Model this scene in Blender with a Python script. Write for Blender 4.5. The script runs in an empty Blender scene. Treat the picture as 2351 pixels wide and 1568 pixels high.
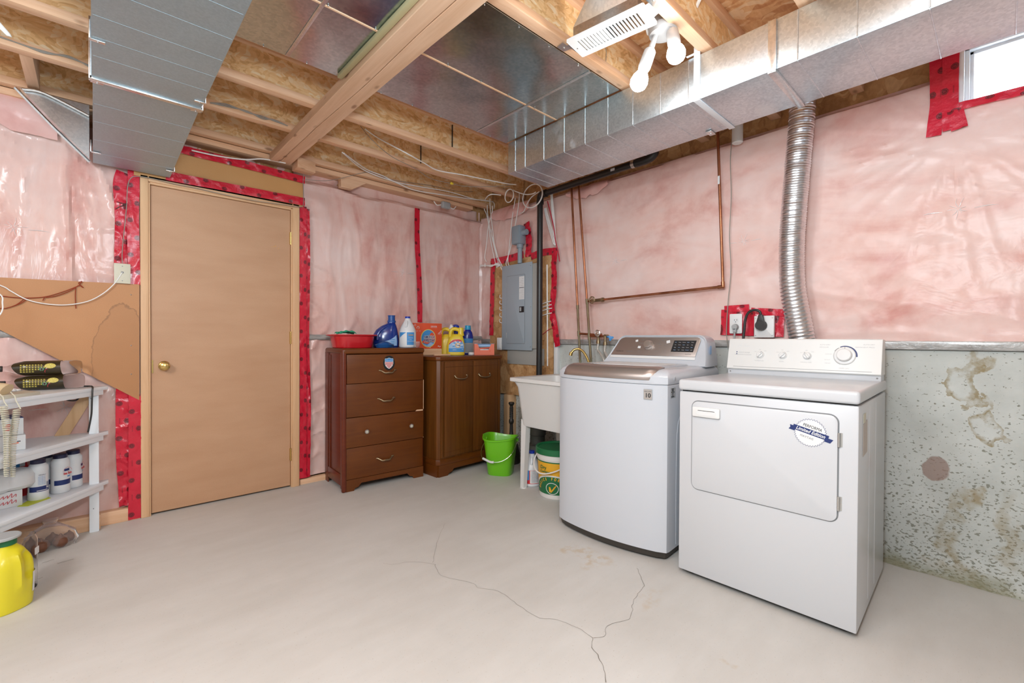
import bpy, bmesh, math, random
from mathutils import Vector, Matrix, noise
R = math.radians
PI = math.pi
random.seed(4)
scene = bpy.context.scene
COL = scene.collection

# ------------------------------------------------------------------ camera, world, lamps, exposure
cam_d = bpy.data.cameras.new('camera')
cam_d.sensor_width = 36.0
cam_d.lens = 15.932
cam_d.shift_y = 0.0016
cam_d.clip_start = 0.02
cam = bpy.data.objects.new('camera', cam_d)
COL.objects.link(cam)
_y, _p, _r = 0.824739, -0.0096271, 0.0046061
_f = Vector((math.cos(_y)*math.cos(_p), math.sin(_y)*math.cos(_p), math.sin(_p)))
_rt = Vector((math.sin(_y), -math.cos(_y), 0))
_up = _rt.cross(_f)
_rt2 = _rt*math.cos(_r) + _up*math.sin(_r)
_up2 = -_rt*math.sin(_r) + _up*math.cos(_r)
cam.matrix_world = Matrix(((_rt2.x, _up2.x, -_f.x, 0), (_rt2.y, _up2.y, -_f.y, 0), (_rt2.z, _up2.z, -_f.z, 1.09), (0, 0, 0, 1)))
scene.camera = cam

world = bpy.data.worlds.new('world')
scene.world = world
world.use_nodes = True
bg = world.node_tree.nodes['Background']
bg.inputs[0].default_value = (0.78, 0.89, 1.0, 1)
bg.inputs[1].default_value = 5.0

scene.view_settings.view_transform = 'Standard'
scene.view_settings.look = 'None'
scene.view_settings.gamma = 1.0
scene.view_settings.use_curve_mapping = False
scene.view_settings.exposure = 0.88

def point_light(name, loc, power, radius, col=(1, 1, 1)):
    d = bpy.data.lights.new(name, 'POINT')
    d.energy = power
    d.shadow_soft_size = radius
    d.color = col
    o = bpy.data.objects.new(name, d)
    o.location = loc
    COL.objects.link(o)
    return o
FLASH = point_light('camera_flash', (0.14, 0.10, 1.66), 33, 0.10, (0.83, 0.93, 1.0))
FILL_A = point_light('fill_light', (0.52, 0.30, 2.02), 25, 0.25, (0.83, 0.93, 1.0))  # fill light added above the camera, no fixture there
FILL_B = point_light('fill_light', (-1.3, 1.2, 2.2), 54, 0.30, (0.83, 0.93, 1.0))  # added fill from the left, out of view
FILL_C = point_light('fill_light', (-1.6, 0.1, 2.2), 26, 0.30, (0.83, 0.93, 1.0))  # added fill from behind the camera, out of view
BULB_STRENGTH = 30.0

# ------------------------------------------------------------------ scene helpers
MATS = {}
ROOTM = {}
def link(o):
    COL.objects.link(o)
def root(name, label, cat, loc=(0, 0, 0), rot=0.0, group=None):
    o = bpy.data.objects.new(name, None)
    o.empty_display_size = 0.05
    link(o)
    o.location = loc
    o.rotation_euler = (0, 0, R(rot))
    ROOTM[o.name] = Matrix.Translation(loc) @ Matrix.Rotation(R(rot), 4, 'Z')
    o['label'] = label
    o['category'] = cat
    if group:
        o['group'] = group
    return o
def tag(o, label, cat, group=None):
    o['label'] = label
    o['category'] = cat
    if group:
        o['group'] = group
    return o
def mobj(name, bm, mat, parent=None, world=False, label=None, smooth=True, kind=None, recalc=True):
    """bm -> one mesh object; coordinates are local to the parent unless world=True"""
    if world and parent is not None:
        bm.transform(ROOTM[parent.name].inverted())
    if recalc:
        bmesh.ops.recalc_face_normals(bm, faces=bm.faces)
    me = bpy.data.meshes.new(name)
    bm.to_mesh(me)
    bm.free()
    for m in (mat if isinstance(mat, (list, tuple)) else [mat]):
        me.materials.append(MATS[m])
    if smooth:
        me.polygons.foreach_set('use_smooth', [True]*len(me.polygons))
        me.set_sharp_from_angle(angle=R(32))
    o = bpy.data.objects.new(name, me)
    link(o)
    if parent is not None:
        o.parent = parent
        ROOTM[o.name] = ROOTM[parent.name]
    else:
        ROOTM[o.name] = Matrix()
    if label:
        o['label'] = label
    if kind:
        o['kind'] = kind
    return o
def base_origin(o, loc):
    """move a parentless mesh's origin to loc without moving the mesh"""
    o.data.transform(Matrix.Translation(-Vector(loc)))
    o.location = loc
    return o
def copy_tree(o, parent=None):
    c = o.copy()
    link(c)
    if parent is not None:
        c.parent = parent
    for ch in list(o.children):
        copy_tree(ch, c)
    return c

# ------------------------------------------------------------------ shape helpers (all add to a bmesh)
def box(bm, x0, x1, y0, y1, z0, z1, bev=0.0, seg=2, M=None):
    m = Matrix.Translation(((x0+x1)/2, (y0+y1)/2, (z0+z1)/2)) @ Matrix.Diagonal((abs(x1-x0), abs(y1-y0), abs(z1-z0), 1))
    if M is not None:
        m = M @ m
    g = bmesh.ops.create_cube(bm, size=1.0, matrix=m)
    if bev > 0:
        es = list({e for v in g['verts'] for e in v.link_edges})
        bmesh.ops.bevel(bm, geom=es, offset=bev, segments=seg, affect='EDGES', profile=0.5)
def cyl(bm, p0, p1, r0, r1=None, n=20, caps=True):
    p0 = Vector(p0); p1 = Vector(p1)
    r1 = r0 if r1 is None else r1
    d = p1-p0
    m = Matrix.Translation((p0+p1)/2) @ d.to_track_quat('Z', 'Y').to_matrix().to_4x4()
    bmesh.ops.create_cone(bm, cap_ends=caps, cap_tris=False, segments=n, radius1=r0, radius2=r1, depth=d.length, matrix=m)
def sphere(bm, c, r, u=16, v=10, sc=(1, 1, 1)):
    m = Matrix.Translation(c) @ Matrix.Diagonal((sc[0], sc[1], sc[2], 1))
    bmesh.ops.create_uvsphere(bm, u_segments=u, v_segments=v, radius=r, matrix=m)
def rings(bm, rs, closed=True, cap0=True, cap1=True):
    """loft a list of rings (lists of points)"""
    vs = [[bm.verts.new(p) for p in r] for r in rs]
    n = len(rs[0])
    for a, b in zip(vs, vs[1:]):
        for i in range(n if closed else n-1):
            j = (i+1) % n
            bm.faces.new((a[i], a[j], b[j], b[i]))
    if cap0:
        bm.faces.new(vs[0][::-1])
    if cap1:
        bm.faces.new(vs[-1])
    return vs
def lathe(bm, prof, c=(0, 0, 0), n=28, axis='Z', cap0=True, cap1=True):
    rs = []
    c = Vector(c)
    for r, h in prof:
        ring = []
        for i in range(n):
            a = 2*PI*i/n
            x, y = r*math.cos(a), r*math.sin(a)
            v = {'Z': (x, y, h), 'X': (h, x, y), 'Y': (y, h, x)}[axis] if isinstance(axis, str) else None
            if v is None:
                v = axis @ Vector((x, y, h))
            ring.append(c+Vector(v))
        rs.append(ring)
    rings(bm, rs, True, cap0, cap1)
def smooth_pts(pts, sub=6):
    P = [Vector(p) for p in pts]
    if len(P) < 3 or sub < 2:
        return P
    out = []
    for i in range(len(P)-1):
        p0 = P[max(i-1, 0)]; p1 = P[i]; p2 = P[i+1]; p3 = P[min(i+2, len(P)-1)]
        for k in range(sub):
            t = k/sub
            out.append(0.5*((2*p1)+(-p0+p2)*t+(2*p0-5*p1+4*p2-p3)*t*t+(-p0+3*p1-3*p2+p3)*t**3))
    out.append(P[-1])
    return out
def tube(bm, pts, r, n=8, sub=6, caps=True, flat=1.0):
    P = smooth_pts(pts, sub)
    rs = []
    up = Vector((0, 0, 1))
    for i, p in enumerate(P):
        t = (P[min(i+1, len(P)-1)]-P[max(i-1, 0)])
        if t.length < 1e-9:
            t = Vector((0, 0, 1))
        t.normalize()
        if i == 0:
            a = t.cross(up)
            if a.length < 0.1:
                a = t.cross(Vector((1, 0, 0)))
        else:
            a = a - t*a.dot(t)
        a.normalize()
        b = t.cross(a)
        rr = r(i/(len(P)-1)) if callable(r) else r
        rs.append([p+a*rr*math.cos(2*PI*k/n)+b*rr*flat*math.sin(2*PI*k/n) for k in range(n)])
    rings(bm, rs, True, caps, caps)
def prism(bm, poly, h0, h1, M=None, bev=0.0, seg=2):
    """extrude a 2D polygon (local xy) from h0 to h1 (local z), then transform by M"""
    a = [bm.verts.new((p[0], p[1], h0)) for p in poly]
    b = [bm.verts.new((p[0], p[1], h1)) for p in poly]
    n = len(poly)
    fs = [bm.faces.new(a[::-1]), bm.faces.new(b)]
    for i in range(n):
        j = (i+1) % n
        fs.append(bm.faces.new((a[i], a[j], b[j], b[i])))
    bmesh.ops.recalc_face_normals(bm, faces=fs)
    vs = a+b
    if bev > 0:
        es = [e for e in fs[1].edges]+[e for e in fs[0].edges]
        g = bmesh.ops.bevel(bm, geom=es, offset=bev, segments=seg, affect='EDGES', profile=0.5)
        vs = list({v for v in g['verts']} | {v for v in vs if v.is_valid})
    if M is not None:
        bmesh.ops.transform(bm, matrix=M, verts=[v for v in vs if v.is_valid])
def rrect(w, h, r, n=5, cx=0.0, cy=0.0):
    out = []
    for sx, sy, a0 in ((1, 1, 0), (-1, 1, 90), (-1, -1, 180), (1, -1, 270)):
        for k in range(n+1):
            a = R(a0+90*k/n)
            out.append((cx+sx*(w/2-r)+r*math.cos(a), cy+sy*(h/2-r)+r*math.sin(a)))
    return out
def ngon(r, n=32, cx=0.0, cy=0.0, ry=None):
    ry = r if ry is None else ry
    return [(cx+r*math.cos(2*PI*i/n), cy+ry*math.sin(2*PI*i/n)) for i in range(n)]
def frame_m(o, X, Y):
    X = Vector(X).normalized(); Y = Vector(Y).normalized(); Z = X.cross(Y)
    return Matrix(((X.x, Y.x, Z.x, o[0]), (X.y, Y.y, Z.y, o[1]), (X.z, Y.z, Z.z, o[2]), (0, 0, 0, 1)))
def face_mx(o):   # a plate on a face that looks towards -x: x right in view = -y
    return frame_m(o, (0, -1, 0), (0, 0, 1))
def face_my(o):   # a plate on a face that looks towards -y
    return frame_m(o, (1, 0, 0), (0, 0, 1))
def sup_ring(cx, cy, z, a, b, e=2.6, n=28):
    out = []
    for i in range(n):
        t = 2*PI*i/n
        c, s = math.cos(t), math.sin(t)
        out.append((cx+a*math.copysign(abs(c)**(2/e), c), cy+b*math.copysign(abs(s)**(2/e), s), z))
    return out
def loft(bm, secs, e=2.6, n=28, cap0=True, cap1=True):
    """secs: (z, a, b[, cx, cy])"""
    rings(bm, [sup_ring(s[3] if len(s) > 3 else 0, s[4] if len(s) > 4 else 0, s[0], s[1], s[2], e, n) for s in secs], True, cap0, cap1)
def loft_at(secs, z):
    for s, t in zip(secs, secs[1:]):
        if s[0] <= z <= t[0] and t[0] > s[0]:
            k = (z-s[0])/(t[0]-s[0])
            s5 = list(s)+[0, 0][:max(0, 5-len(s))]; t5 = list(t)+[0, 0][:max(0, 5-len(t))]
            return [s5[i]+(t5[i]-s5[i])*k for i in range(5)]
    s = secs[-1]
    return list(s)+[0, 0][:max(0, 5-len(s))]
def patch(bm, secs, a0, a1, z0, z1, off=0.0006, e=2.6, na=14, nz=8, uv=True, zfun=None, th=0.0004):
    """a label that follows a loft between angles a0..a1 (degrees) and heights z0..z1"""
    g = []
    for j in range(nz+1):
        row = []
        for i in range(na+1):
            u = i/na
            lo = z0; hi = z1
            if zfun:
                lo, hi = zfun(u)
            z = lo+(hi-lo)*j/nz
            s = loft_at(secs, z)
            t = R(a0+(a1-a0)*u)
            c, sn = math.cos(t), math.sin(t)
            row.append(bm.verts.new((s[3]+(s[1]+off)*math.copysign(abs(c)**(2/e), c), s[4]+(s[2]+off)*math.copysign(abs(sn)**(2/e), sn), z)))
        g.append(row)
    for j in range(nz):
        for i in range(na):
            bm.faces.new((g[j][i], g[j][i+1], g[j+1][i+1], g[j+1][i]))
def text(parent, s, size, M, mat, name='lettering', bold=0.0, shear=0.0, align='CENTER', sx=1.0, ext=0.0002, space=1.0, label=None):
    c = bpy.data.curves.new('lettering', 'FONT')
    c.body = s
    c.size = size
    c.align_x = align
    c.align_y = 'CENTER'
    c.offset = bold
    c.shear = shear
    c.extrude = ext
    c.resolution_u = 3
    c.space_character = space
    t = bpy.data.objects.new('lettering_curve', c)
    link(t)
    dg = bpy.context.evaluated_depsgraph_get()
    me = bpy.data.meshes.new_from_object(t.evaluated_get(dg))
    bpy.data.objects.remove(t)
    bpy.data.curves.remove(c)
    me.name = name
    me.transform(M @ Matrix.Diagonal((sx, 1, 1, 1)))
    me.materials.clear()
    me.materials.append(MATS[mat])
    o = bpy.data.objects.new(name, me)
    link(o)
    o.parent = parent
    if label:
        o['label'] = label
    return o
def plate(parent, name, poly, M, mat, th=0.0006, bev=0.0, label=None, h0=0.0):
    bm = bmesh.new()
    prism(bm, poly, h0, h0+th, M, bev)
    return mobj(name, bm, mat, parent, label=label)
def fn(x, y, z, s=1.0, o=3):
    return noise.fractal(Vector((x*s, y*s, z*s)), 1.0, 2.0, o, noise_basis='PERLIN_ORIGINAL')

# ------------------------------------------------------------------ materials
class NT:
    def __init__(self, name):
        m = bpy.data.materials.new(name)
        m.use_nodes = True
        self.m = m; self.t = m.node_tree
        self.b = self.t.nodes['Principled BSDF']
        self.out = self.t.nodes['Material Output']
        MATS[name] = m
        self._c = None
    def n(self, typ, ins=None, **props):
        x = self.t.nodes.new('ShaderNode'+typ)
        for k, v in props.items():
            setattr(x, k, v)
        for k, v in (ins or {}).items():
            self.set(x.inputs[k], v)
        return x
    def set(self, sock, v):
        if isinstance(v, bpy.types.NodeSocket):
            self.t.links.new(v, sock)
        else:
            if isinstance(v, (tuple, list)) and len(v) == 3 and sock.type == 'RGBA':
                v = (*v, 1)
            sock.default_value = v
    def p(self, **kw):
        for k, v in kw.items():
            self.set(self.b.inputs[k.replace('_', ' ')], v)
    def co(self, kind='Object', scale=(1, 1, 1), loc=(0, 0, 0)):
        c = self.n('TexCoord')
        mp = self.n('Mapping', {'Vector': c.outputs[kind], 'Scale': scale, 'Location': loc})
        return mp.outputs[0]
    def noise(self, vec, scale, detail=4, rough=0.55, dist=0.0):
        return self.n('TexNoise', {'Vector': vec, 'Scale': scale, 'Detail': detail, 'Roughness': rough, 'Distortion': dist}).outputs[0]
    def ramp(self, fac, stops, interp='LINEAR'):
        r = self.n('ValToRGB', {'Fac': fac})
        r.color_ramp.interpolation = interp
        e = r.color_ramp.elements
        while len(e) < len(stops):
            e.new(0.5)
        for el, (p_, c) in zip(e, stops):
            el.position = p_
            el.color = (*c, 1) if isinstance(c, (tuple, list)) else (c, c, c, 1)
        return r.outputs[0]
    def mix(self, fac, a, b, mode='MIX'):
        x = self.n('Mix', data_type='RGBA', blend_type=mode)
        self.set(x.inputs[0], fac); self.set(x.inputs[6], a); self.set(x.inputs[7], b)
        return x.outputs[2]
    def math(self, op, a, b=0.0, c=0.0, clamp=False):
        x = self.n('Math', operation=op, use_clamp=clamp)
        self.set(x.inputs[0], a); self.set(x.inputs[1], b); self.set(x.inputs[2], c)
        return x.outputs[0]
    def bump(self, h, strength=0.3, dist=0.01, sock='Normal', normal=None):
        b = self.n('Bump', {'Height': h, 'Strength': strength, 'Distance': dist})
        if normal is not None:
            self.set(b.inputs['Normal'], normal)
        self.set(self.b.inputs[sock], b.outputs[0])
        return b.outputs[0]
def simple(name, col, rough=0.5, metal=0.0, coat=0.0, **kw):
    t = NT(name)
    t.p(Base_Color=col, Roughness=rough, Metallic=metal)
    if coat:
        t.p(Coat_Weight=coat, Coat_Roughness=0.12)
    for k, v in kw.items():
        t.p(**{k: v})
    return t
def wood(name, c0, c1, knot, axis=0, rough=0.6, scale=1.0, knots=True):
    t = NT(name)
    s = [26*scale]*3; s[axis] = 1.6*scale
    v = t.co(scale=tuple(s))
    g = t.noise(v, 1.0, 6, 0.6, 0.6)
    col = t.ramp(g, [(0.3, c0), (0.68, c1)])
    big = t.noise(t.co(scale=(1.4, 1.4, 1.4)), 1.0, 2)
    col = t.mix(t.math('MULTIPLY', big, 0.35), col, c0)
    if knots:
        s2 = [16*scale]*3; s2[axis] = 6.5*scale
        vo = t.n('TexVoronoi', {'Vector': t.co(scale=tuple(s2)), 'Scale': 1.0, 'Randomness': 1.0})
        k = t.ramp(vo.outputs[0], [(0.10, 1.0), (0.22, 0.0)])
        sel = t.ramp(t.n('SeparateColor', {0: vo.outputs[1]}).outputs[0], [(0.55, 0.0), (0.6, 1.0)])
        col = t.mix(t.math('MULTIPLY', k, t.math('MULTIPLY', sel, 0.75)), col, knot)
    t.p(Base_Color=col, Roughness=rough)
    t.bump(g, 0.12, 0.004)
    return t
def osb(name, cols, s=26.0, axes=(1, 1, 1)):
    t = NT(name)
    v = t.co(scale=axes)
    w = t.noise(v, 9.0, 3)
    vv = t.n('VectorMath', {0: v, 1: t.n('VectorMath', {0: t.n('TexNoise', {'Vector': v, 'Scale': 7.0, 'Detail': 2.0}).outputs[1], 'Scale': 0.14}, operation='SCALE').outputs[0]}, operation='ADD').outputs[0]
    v1 = t.n('TexVoronoi', {'Vector': vv, 'Scale': s, 'Randomness': 1.0})
    v2 = t.n('TexVoronoi', {'Vector': t.n('Mapping', {'Vector': vv, 'Rotation': (0.5, 0.4, 0.9), 'Scale': (1.6, 0.55, 1.0)}).outputs[0], 'Scale': s*1.3, 'Randomness': 1.0})
    a = t.n('SeparateColor', {0: v1.outputs[1]}).outputs[0]
    b = t.n('SeparateColor', {0: v2.outputs[1]}).outputs[1]
    h = t.math('MULTIPLY_ADD', a, 0.5, t.math('MULTIPLY', b, 0.5))
    col = t.ramp(h, [(0.12, cols[0]), (0.42, cols[1]), (0.62, cols[2]), (0.9, cols[3])])
    gr = t.noise(t.n('Mapping', {'Vector': v, 'Scale': (14, 60, 60), 'Rotation': (0, 0, 0.4)}).outputs[0], 1.0, 4)
    col = t.mix(0.35, col, t.ramp(gr, [(0.3, cols[0]), (0.7, cols[2])]))
    t.p(Base_Color=col, Roughness=0.7)
    t.bump(h, 0.25, 0.004)
    return t
def galv(name, c0, c1, rough, spang=38.0, bump=0.015, white=0.0):
    t = NT(name)
    v = t.co()
    vo = t.n('TexVoronoi', {'Vector': v, 'Scale': spang*3, 'Randomness': 1.0})
    sp = t.n('SeparateColor', {0: vo.outputs[1]}).outputs[0]
    n1 = t.noise(v, 2.2, 4, 0.6)
    f = t.math('MULTIPLY_ADD', sp, 0.35, t.math('MULTIPLY', n1, 0.65))
    col = t.ramp(f, [(0.25, c0), (0.75, c1)])
    rr = t.math('MULTIPLY_ADD', n1, 0.18, rough-0.09)
    if white > 0:
        wn = t.noise(t.co(scale=(1, 1, 1), loc=(3, 1, 7)), 5.0, 5, 0.62)
        wm = t.math('MULTIPLY', t.ramp(wn, [(0.58, 0.0), (0.68, 1.0)]), white)
        col = t.mix(wm, col, (0.83, 0.86, 0.88))
        rr = t.math('MULTIPLY_ADD', wm, 0.35, rr)
    t.p(Base_Color=col, Metallic=1.0, Roughness=rr)
    t.bump(t.noise(v, 1.7, 2), bump, 0.3)
    return t

wood('pine', (0.70, 0.39, 0.21), (0.90, 0.62, 0.42), (0.24, 0.10, 0.04))
wood('pine_y', (0.66, 0.40, 0.24), (0.84, 0.58, 0.40), (0.26, 0.11, 0.05), axis=1)
wood('pine_z', (0.60, 0.36, 0.18), (0.78, 0.52, 0.30), (0.45, 0.22, 0.10), axis=2, knots=False)
wood('jamb_z', (0.66, 0.38, 0.20), (0.80, 0.52, 0.30), (0.45, 0.22, 0.10), axis=2, knots=False, rough=0.5)
wood('jamb_x', (0.66, 0.38, 0.20), (0.80, 0.52, 0.30), (0.45, 0.22, 0.10), axis=0, knots=False, rough=0.5)
osb('osb_web', [(0.62, 0.33, 0.12), (0.88, 0.55, 0.25), (0.95, 0.67, 0.36), (1.0, 0.86, 0.62)], 44, (0.55, 1, 1))
osb('osb_floor', [(0.50, 0.20, 0.07), (0.70, 0.36, 0.15), (0.80, 0.50, 0.26), (0.88, 0.66, 0.42)], 16)
osb('osb_board', [(0.30, 0.14, 0.05), (0.50, 0.26, 0.10), (0.60, 0.34, 0.15), (0.74, 0.48, 0.25)], 15, (1, 1, 0.8))
galv('sheet_metal', (0.42, 0.51, 0.53), (0.60, 0.68, 0.69), 0.22, 30, 0.05)
galv('duct_metal', (0.55, 0.63, 0.68), (0.74, 0.82, 0.87), 0.40, 38, 0.010, 0.7)
galv('duct_bare', (0.62, 0.66, 0.68), (0.80, 0.83, 0.84), 0.30, 38, 0.02, 0.0)
galv('duct_blue', (0.44, 0.56, 0.63), (0.51, 0.64, 0.71), 0.60, 60, 0.003)
galv('foil', (0.66, 0.67, 0.69), (0.80, 0.81, 0.83), 0.34, 30, 0.02)

# pink glass-wool behind clear polyethylene: blotchy wool, glossy film on top as a clear coat
def poly(name, axis, c=((0.66, 0.315, 0.27), (0.80, 0.52, 0.46), (0.84, 0.63, 0.58))):
    t = NT(name)
    st = (2.2, 2.2, 0.7) if axis == 'v' else (1.0, 0.7, 1.6)
    v = t.co(scale=st)
    n1 = t.noise(v, 2.4, 5, 0.6, 0.5)
    n2 = t.noise(t.co(), 9.0, 5, 0.65)
    f = t.math('MULTIPLY_ADD', n1, 0.75, t.math('MULTIPLY', n2, 0.25))
    col = t.ramp(f, [(0.33, c[0]), (0.48, c[1]), (0.66, c[2])])
    haze = t.ramp(t.noise(t.co(scale=(1.2, 1.2, 2.0), loc=(5, 2, 1)), 1.6, 3), [(0.45, 0.0), (0.75, 0.40)])
    col = t.mix(haze, col, (0.80, 0.70, 0.68))
    t.p(Base_Color=col, Roughness=0.62, Coat_Weight=(0.6 if axis == 'v' else 0.4), Coat_Roughness=(0.2 if axis == 'v' else 0.28), Coat_IOR=1.5)
    cr = t.noise(t.co(scale=(3.0, 3.0, 1.0) if axis == 'v' else (1.6, 1.6, 2.6)), 3.0, 4, 0.55, 1.0)
    t.bump(cr, 0.16 if axis == 'v' else 0.12, 0.05, 'Coat Normal')
    return t
poly('poly_v', 'v')
poly('poly_h', 'h')
poly('poly_torn', 'h', ((0.62, 0.25, 0.22), (0.78, 0.42, 0.38), (0.84, 0.56, 0.52)))

def tape():
    t = NT('red_tape')
    uv = t.n('SeparateXYZ', {0: t.n('TexCoord').outputs['UV']})
    u, v = uv.outputs[0], uv.outputs[1]
    def disc(L, off, c, r):
        du = t.math('MULTIPLY', t.math('SUBTRACT', t.math('FRACT', t.math('MULTIPLY_ADD', u, 1/L, off)), 0.5), L)
        dv = t.math('SUBTRACT', v, c)
        return t.math('SQRT', t.math('ADD', t.math('MULTIPLY', du, du), t.math('MULTIPLY', dv, dv))), du, dv
    mask = None
    for L, off, c in ((0.205, 0.0, 0.015), (0.205, 0.5, 0.050)):
        d, du, dv = disc(L, off, c, 0.012)
        ring = t.math('LESS_THAN', d, 0.0145)
        hole = t.math('MULTIPLY', t.math('LESS_THAN', t.math('ABSOLUTE', t.math('SUBTRACT', d, 0.0108)), 0.0012), 0.5)
        bar = t.math('MULTIPLY', t.math('LESS_THAN', t.math('ABSOLUTE', t.math('SUBTRACT', t.math('ABSOLUTE', du), 0.0022)), 0.0008), t.math('LESS_THAN', d, 0.006))
        m = t.math('SUBTRACT', ring, t.math('MAXIMUM', hole, t.math('MULTIPLY', bar, 0.7)), clamp=True)
        mask = m if mask is None else t.math('MAXIMUM', mask, m)
    for L, off, c in ((0.205, 0.5, 0.018), (0.41, 0.0, 0.044)):
        du = t.math('ABSOLUTE', t.math('MULTIPLY', t.math('SUBTRACT', t.math('FRACT', t.math('MULTIPLY_ADD', u, 1/L, off)), 0.5), L))
        ln = t.math('MULTIPLY', t.math('LESS_THAN', du, 0.017), t.math('LESS_THAN', t.math('ABSOLUTE', t.math('SUBTRACT', v, c)), 0.0022))
        tx = t.math('GREATER_THAN', t.math('FRACT', t.math('MULTIPLY', u, 260.0)), 0.35)
        mask = t.math('MAXIMUM', mask, t.math('MULTIPLY', t.math('MULTIPLY', ln, tx), 0.7))
    n = t.noise(t.co(), 14.0, 3)
    col = t.mix(n, (0.52, 0.006, 0.028), (0.72, 0.016, 0.045))
    col = t.mix(t.math('MULTIPLY', mask, 0.88), col, (0.05, 0.008, 0.012))
    t.p(Base_Color=col, Roughness=0.30, Coat_Weight=0.35, Coat_Roughness=0.15, Specular_IOR_Level=0.4)
    t.bump(t.noise(t.co(), 45.0, 3), 0.25, 0.01)
tape()

def concrete_wall():
    t = NT('concrete_wall')
    v = t.co()
    pos = t.n('SeparateXYZ', {0: v})
    base = t.ramp(t.noise(v, 2.6, 5, 0.6), [(0.3, (0.46, 0.48, 0.45)), (0.7, (0.66, 0.68, 0.65))])
    # aggregate pits, denser towards the foot of the pour
    lowz = t.math('SUBTRACT', 1.0, t.math('DIVIDE', pos.outputs[2], 1.0), clamp=True)
    fl = t.noise(t.co(scale=(1, 0.6, 1)), 115.0, 2, 0.5)
    thr = t.math('MULTIPLY_ADD', lowz, -0.13, 0.685)
    pits = t.ramp(t.math('SUBTRACT', fl, thr), [(0.0, 0.0), (0.02, 1.0)])
    col = t.mix(t.math('MULTIPLY', pits, 0.85), base, (0.20, 0.20, 0.155))
    vo = t.n('TexVoronoi', {'Vector': v, 'Scale': 13.0, 'Randomness': 1.0})
    keep = t.n('SeparateColor', {0: vo.outputs[1]})
    dist = t.math('ADD', vo.outputs[0], t.math('MULTIPLY', t.noise(v, 90.0, 2), 0.12))
    ch = t.math('MULTIPLY', t.ramp(dist, [(0.16, 1.0), (0.185, 0.0)]), t.math('GREATER_THAN', keep.outputs[0], t.math('MULTIPLY_ADD', lowz, -0.45, 0.92)))
    col = t.mix(t.math('MULTIPLY', ch, 0.8), col, (0.24, 0.22, 0.17))
    # old leak stains with ragged outlines: brown rims, rust blotches
    def blob(y, z, ry, rz, warp=0.05, sc=11.0):
        nn = t.n('TexNoise', {'Vector': v, 'Scale': sc, 'Detail': 4.0})
        sep = t.n('SeparateColor', {0: nn.outputs[1]})
        dy = t.math('DIVIDE', t.math('ADD', t.math('SUBTRACT', pos.outputs[1], y), t.math('MULTIPLY', t.math('SUBTRACT', sep.outputs[0], 0.5), warp*4)), ry)
        dz = t.math('DIVIDE', t.math('ADD', t.math('SUBTRACT', pos.outputs[2], z), t.math('MULTIPLY', t.math('SUBTRACT', sep.outputs[1], 0.5), warp*4)), rz)
        return t.math('SQRT', t.math('ADD', t.math('MULTIPLY', dy, dy), t.math('MULTIPLY', dz, dz)))
    red = blob(0.204, 0.494, 0.050, 0.058, 0.012)
    col = t.mix(t.math('MULTIPLY', t.ramp(red, [(0.9, 1.0), (1.0, 0.0)]), 0.8), col, (0.30, 0.20, 0.165))
    for (y, z, ry, rz, k, rim) in ((0.105, 0.88, 0.055, 0.10, 0.8, True), (0.035, 0.70, 0.05, 0.075, 0.85, True), (0.135, 0.32, 0.03, 0.14, 0.5, False), (0.085, 0.40, 0.045, 0.07, 0.8, False), (0.15, 0.13, 0.045, 0.12, 0.7, False), (0.13, 0.05, 0.10, 0.06, 0.6, False), (-0.04, 0.25, 0.04, 0.20, 0.5, False), (0.075, 0.98, 0.022, 0.16, 0.75, False), (0.055, 0.80, 0.012, 0.10, 0.6, False)):
        d = blob(y, z, ry, rz, 0.055)
        m = t.ramp(d, [(0.55, 0.0), (0.85, 1.0), (1.05, 1.0), (1.3, 0.0)]) if rim else t.ramp(d, [(0.5, 1.0), (1.25, 0.0)])
        m = t.math('MULTIPLY', m, t.ramp(t.noise(v, 30.0, 4), [(0.3, 0.15), (0.6, 1.0)]))
        col = t.mix(t.math('MULTIPLY', m, k), col, (0.30, 0.235, 0.12))
    # damp greenish foot of the wall
    foot = t.math('ADD', pos.outputs[2], t.math('MULTIPLY', t.math('SUBTRACT', t.noise(v, 7.0, 4), 0.5), 0.16))
    col = t.mix(t.math('MULTIPLY', t.ramp(foot, [(0.0, 1.0), (0.055, 0.0)]), 0.8), col, (0.26, 0.25, 0.15))
    t.p(Base_Color=col, Roughness=0.8)
    t.bump(t.math('SUBTRACT', t.noise(v, 40.0, 4), t.math('MULTIPLY', pits, 0.5)), 0.35, 0.006)
concrete_wall()
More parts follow.
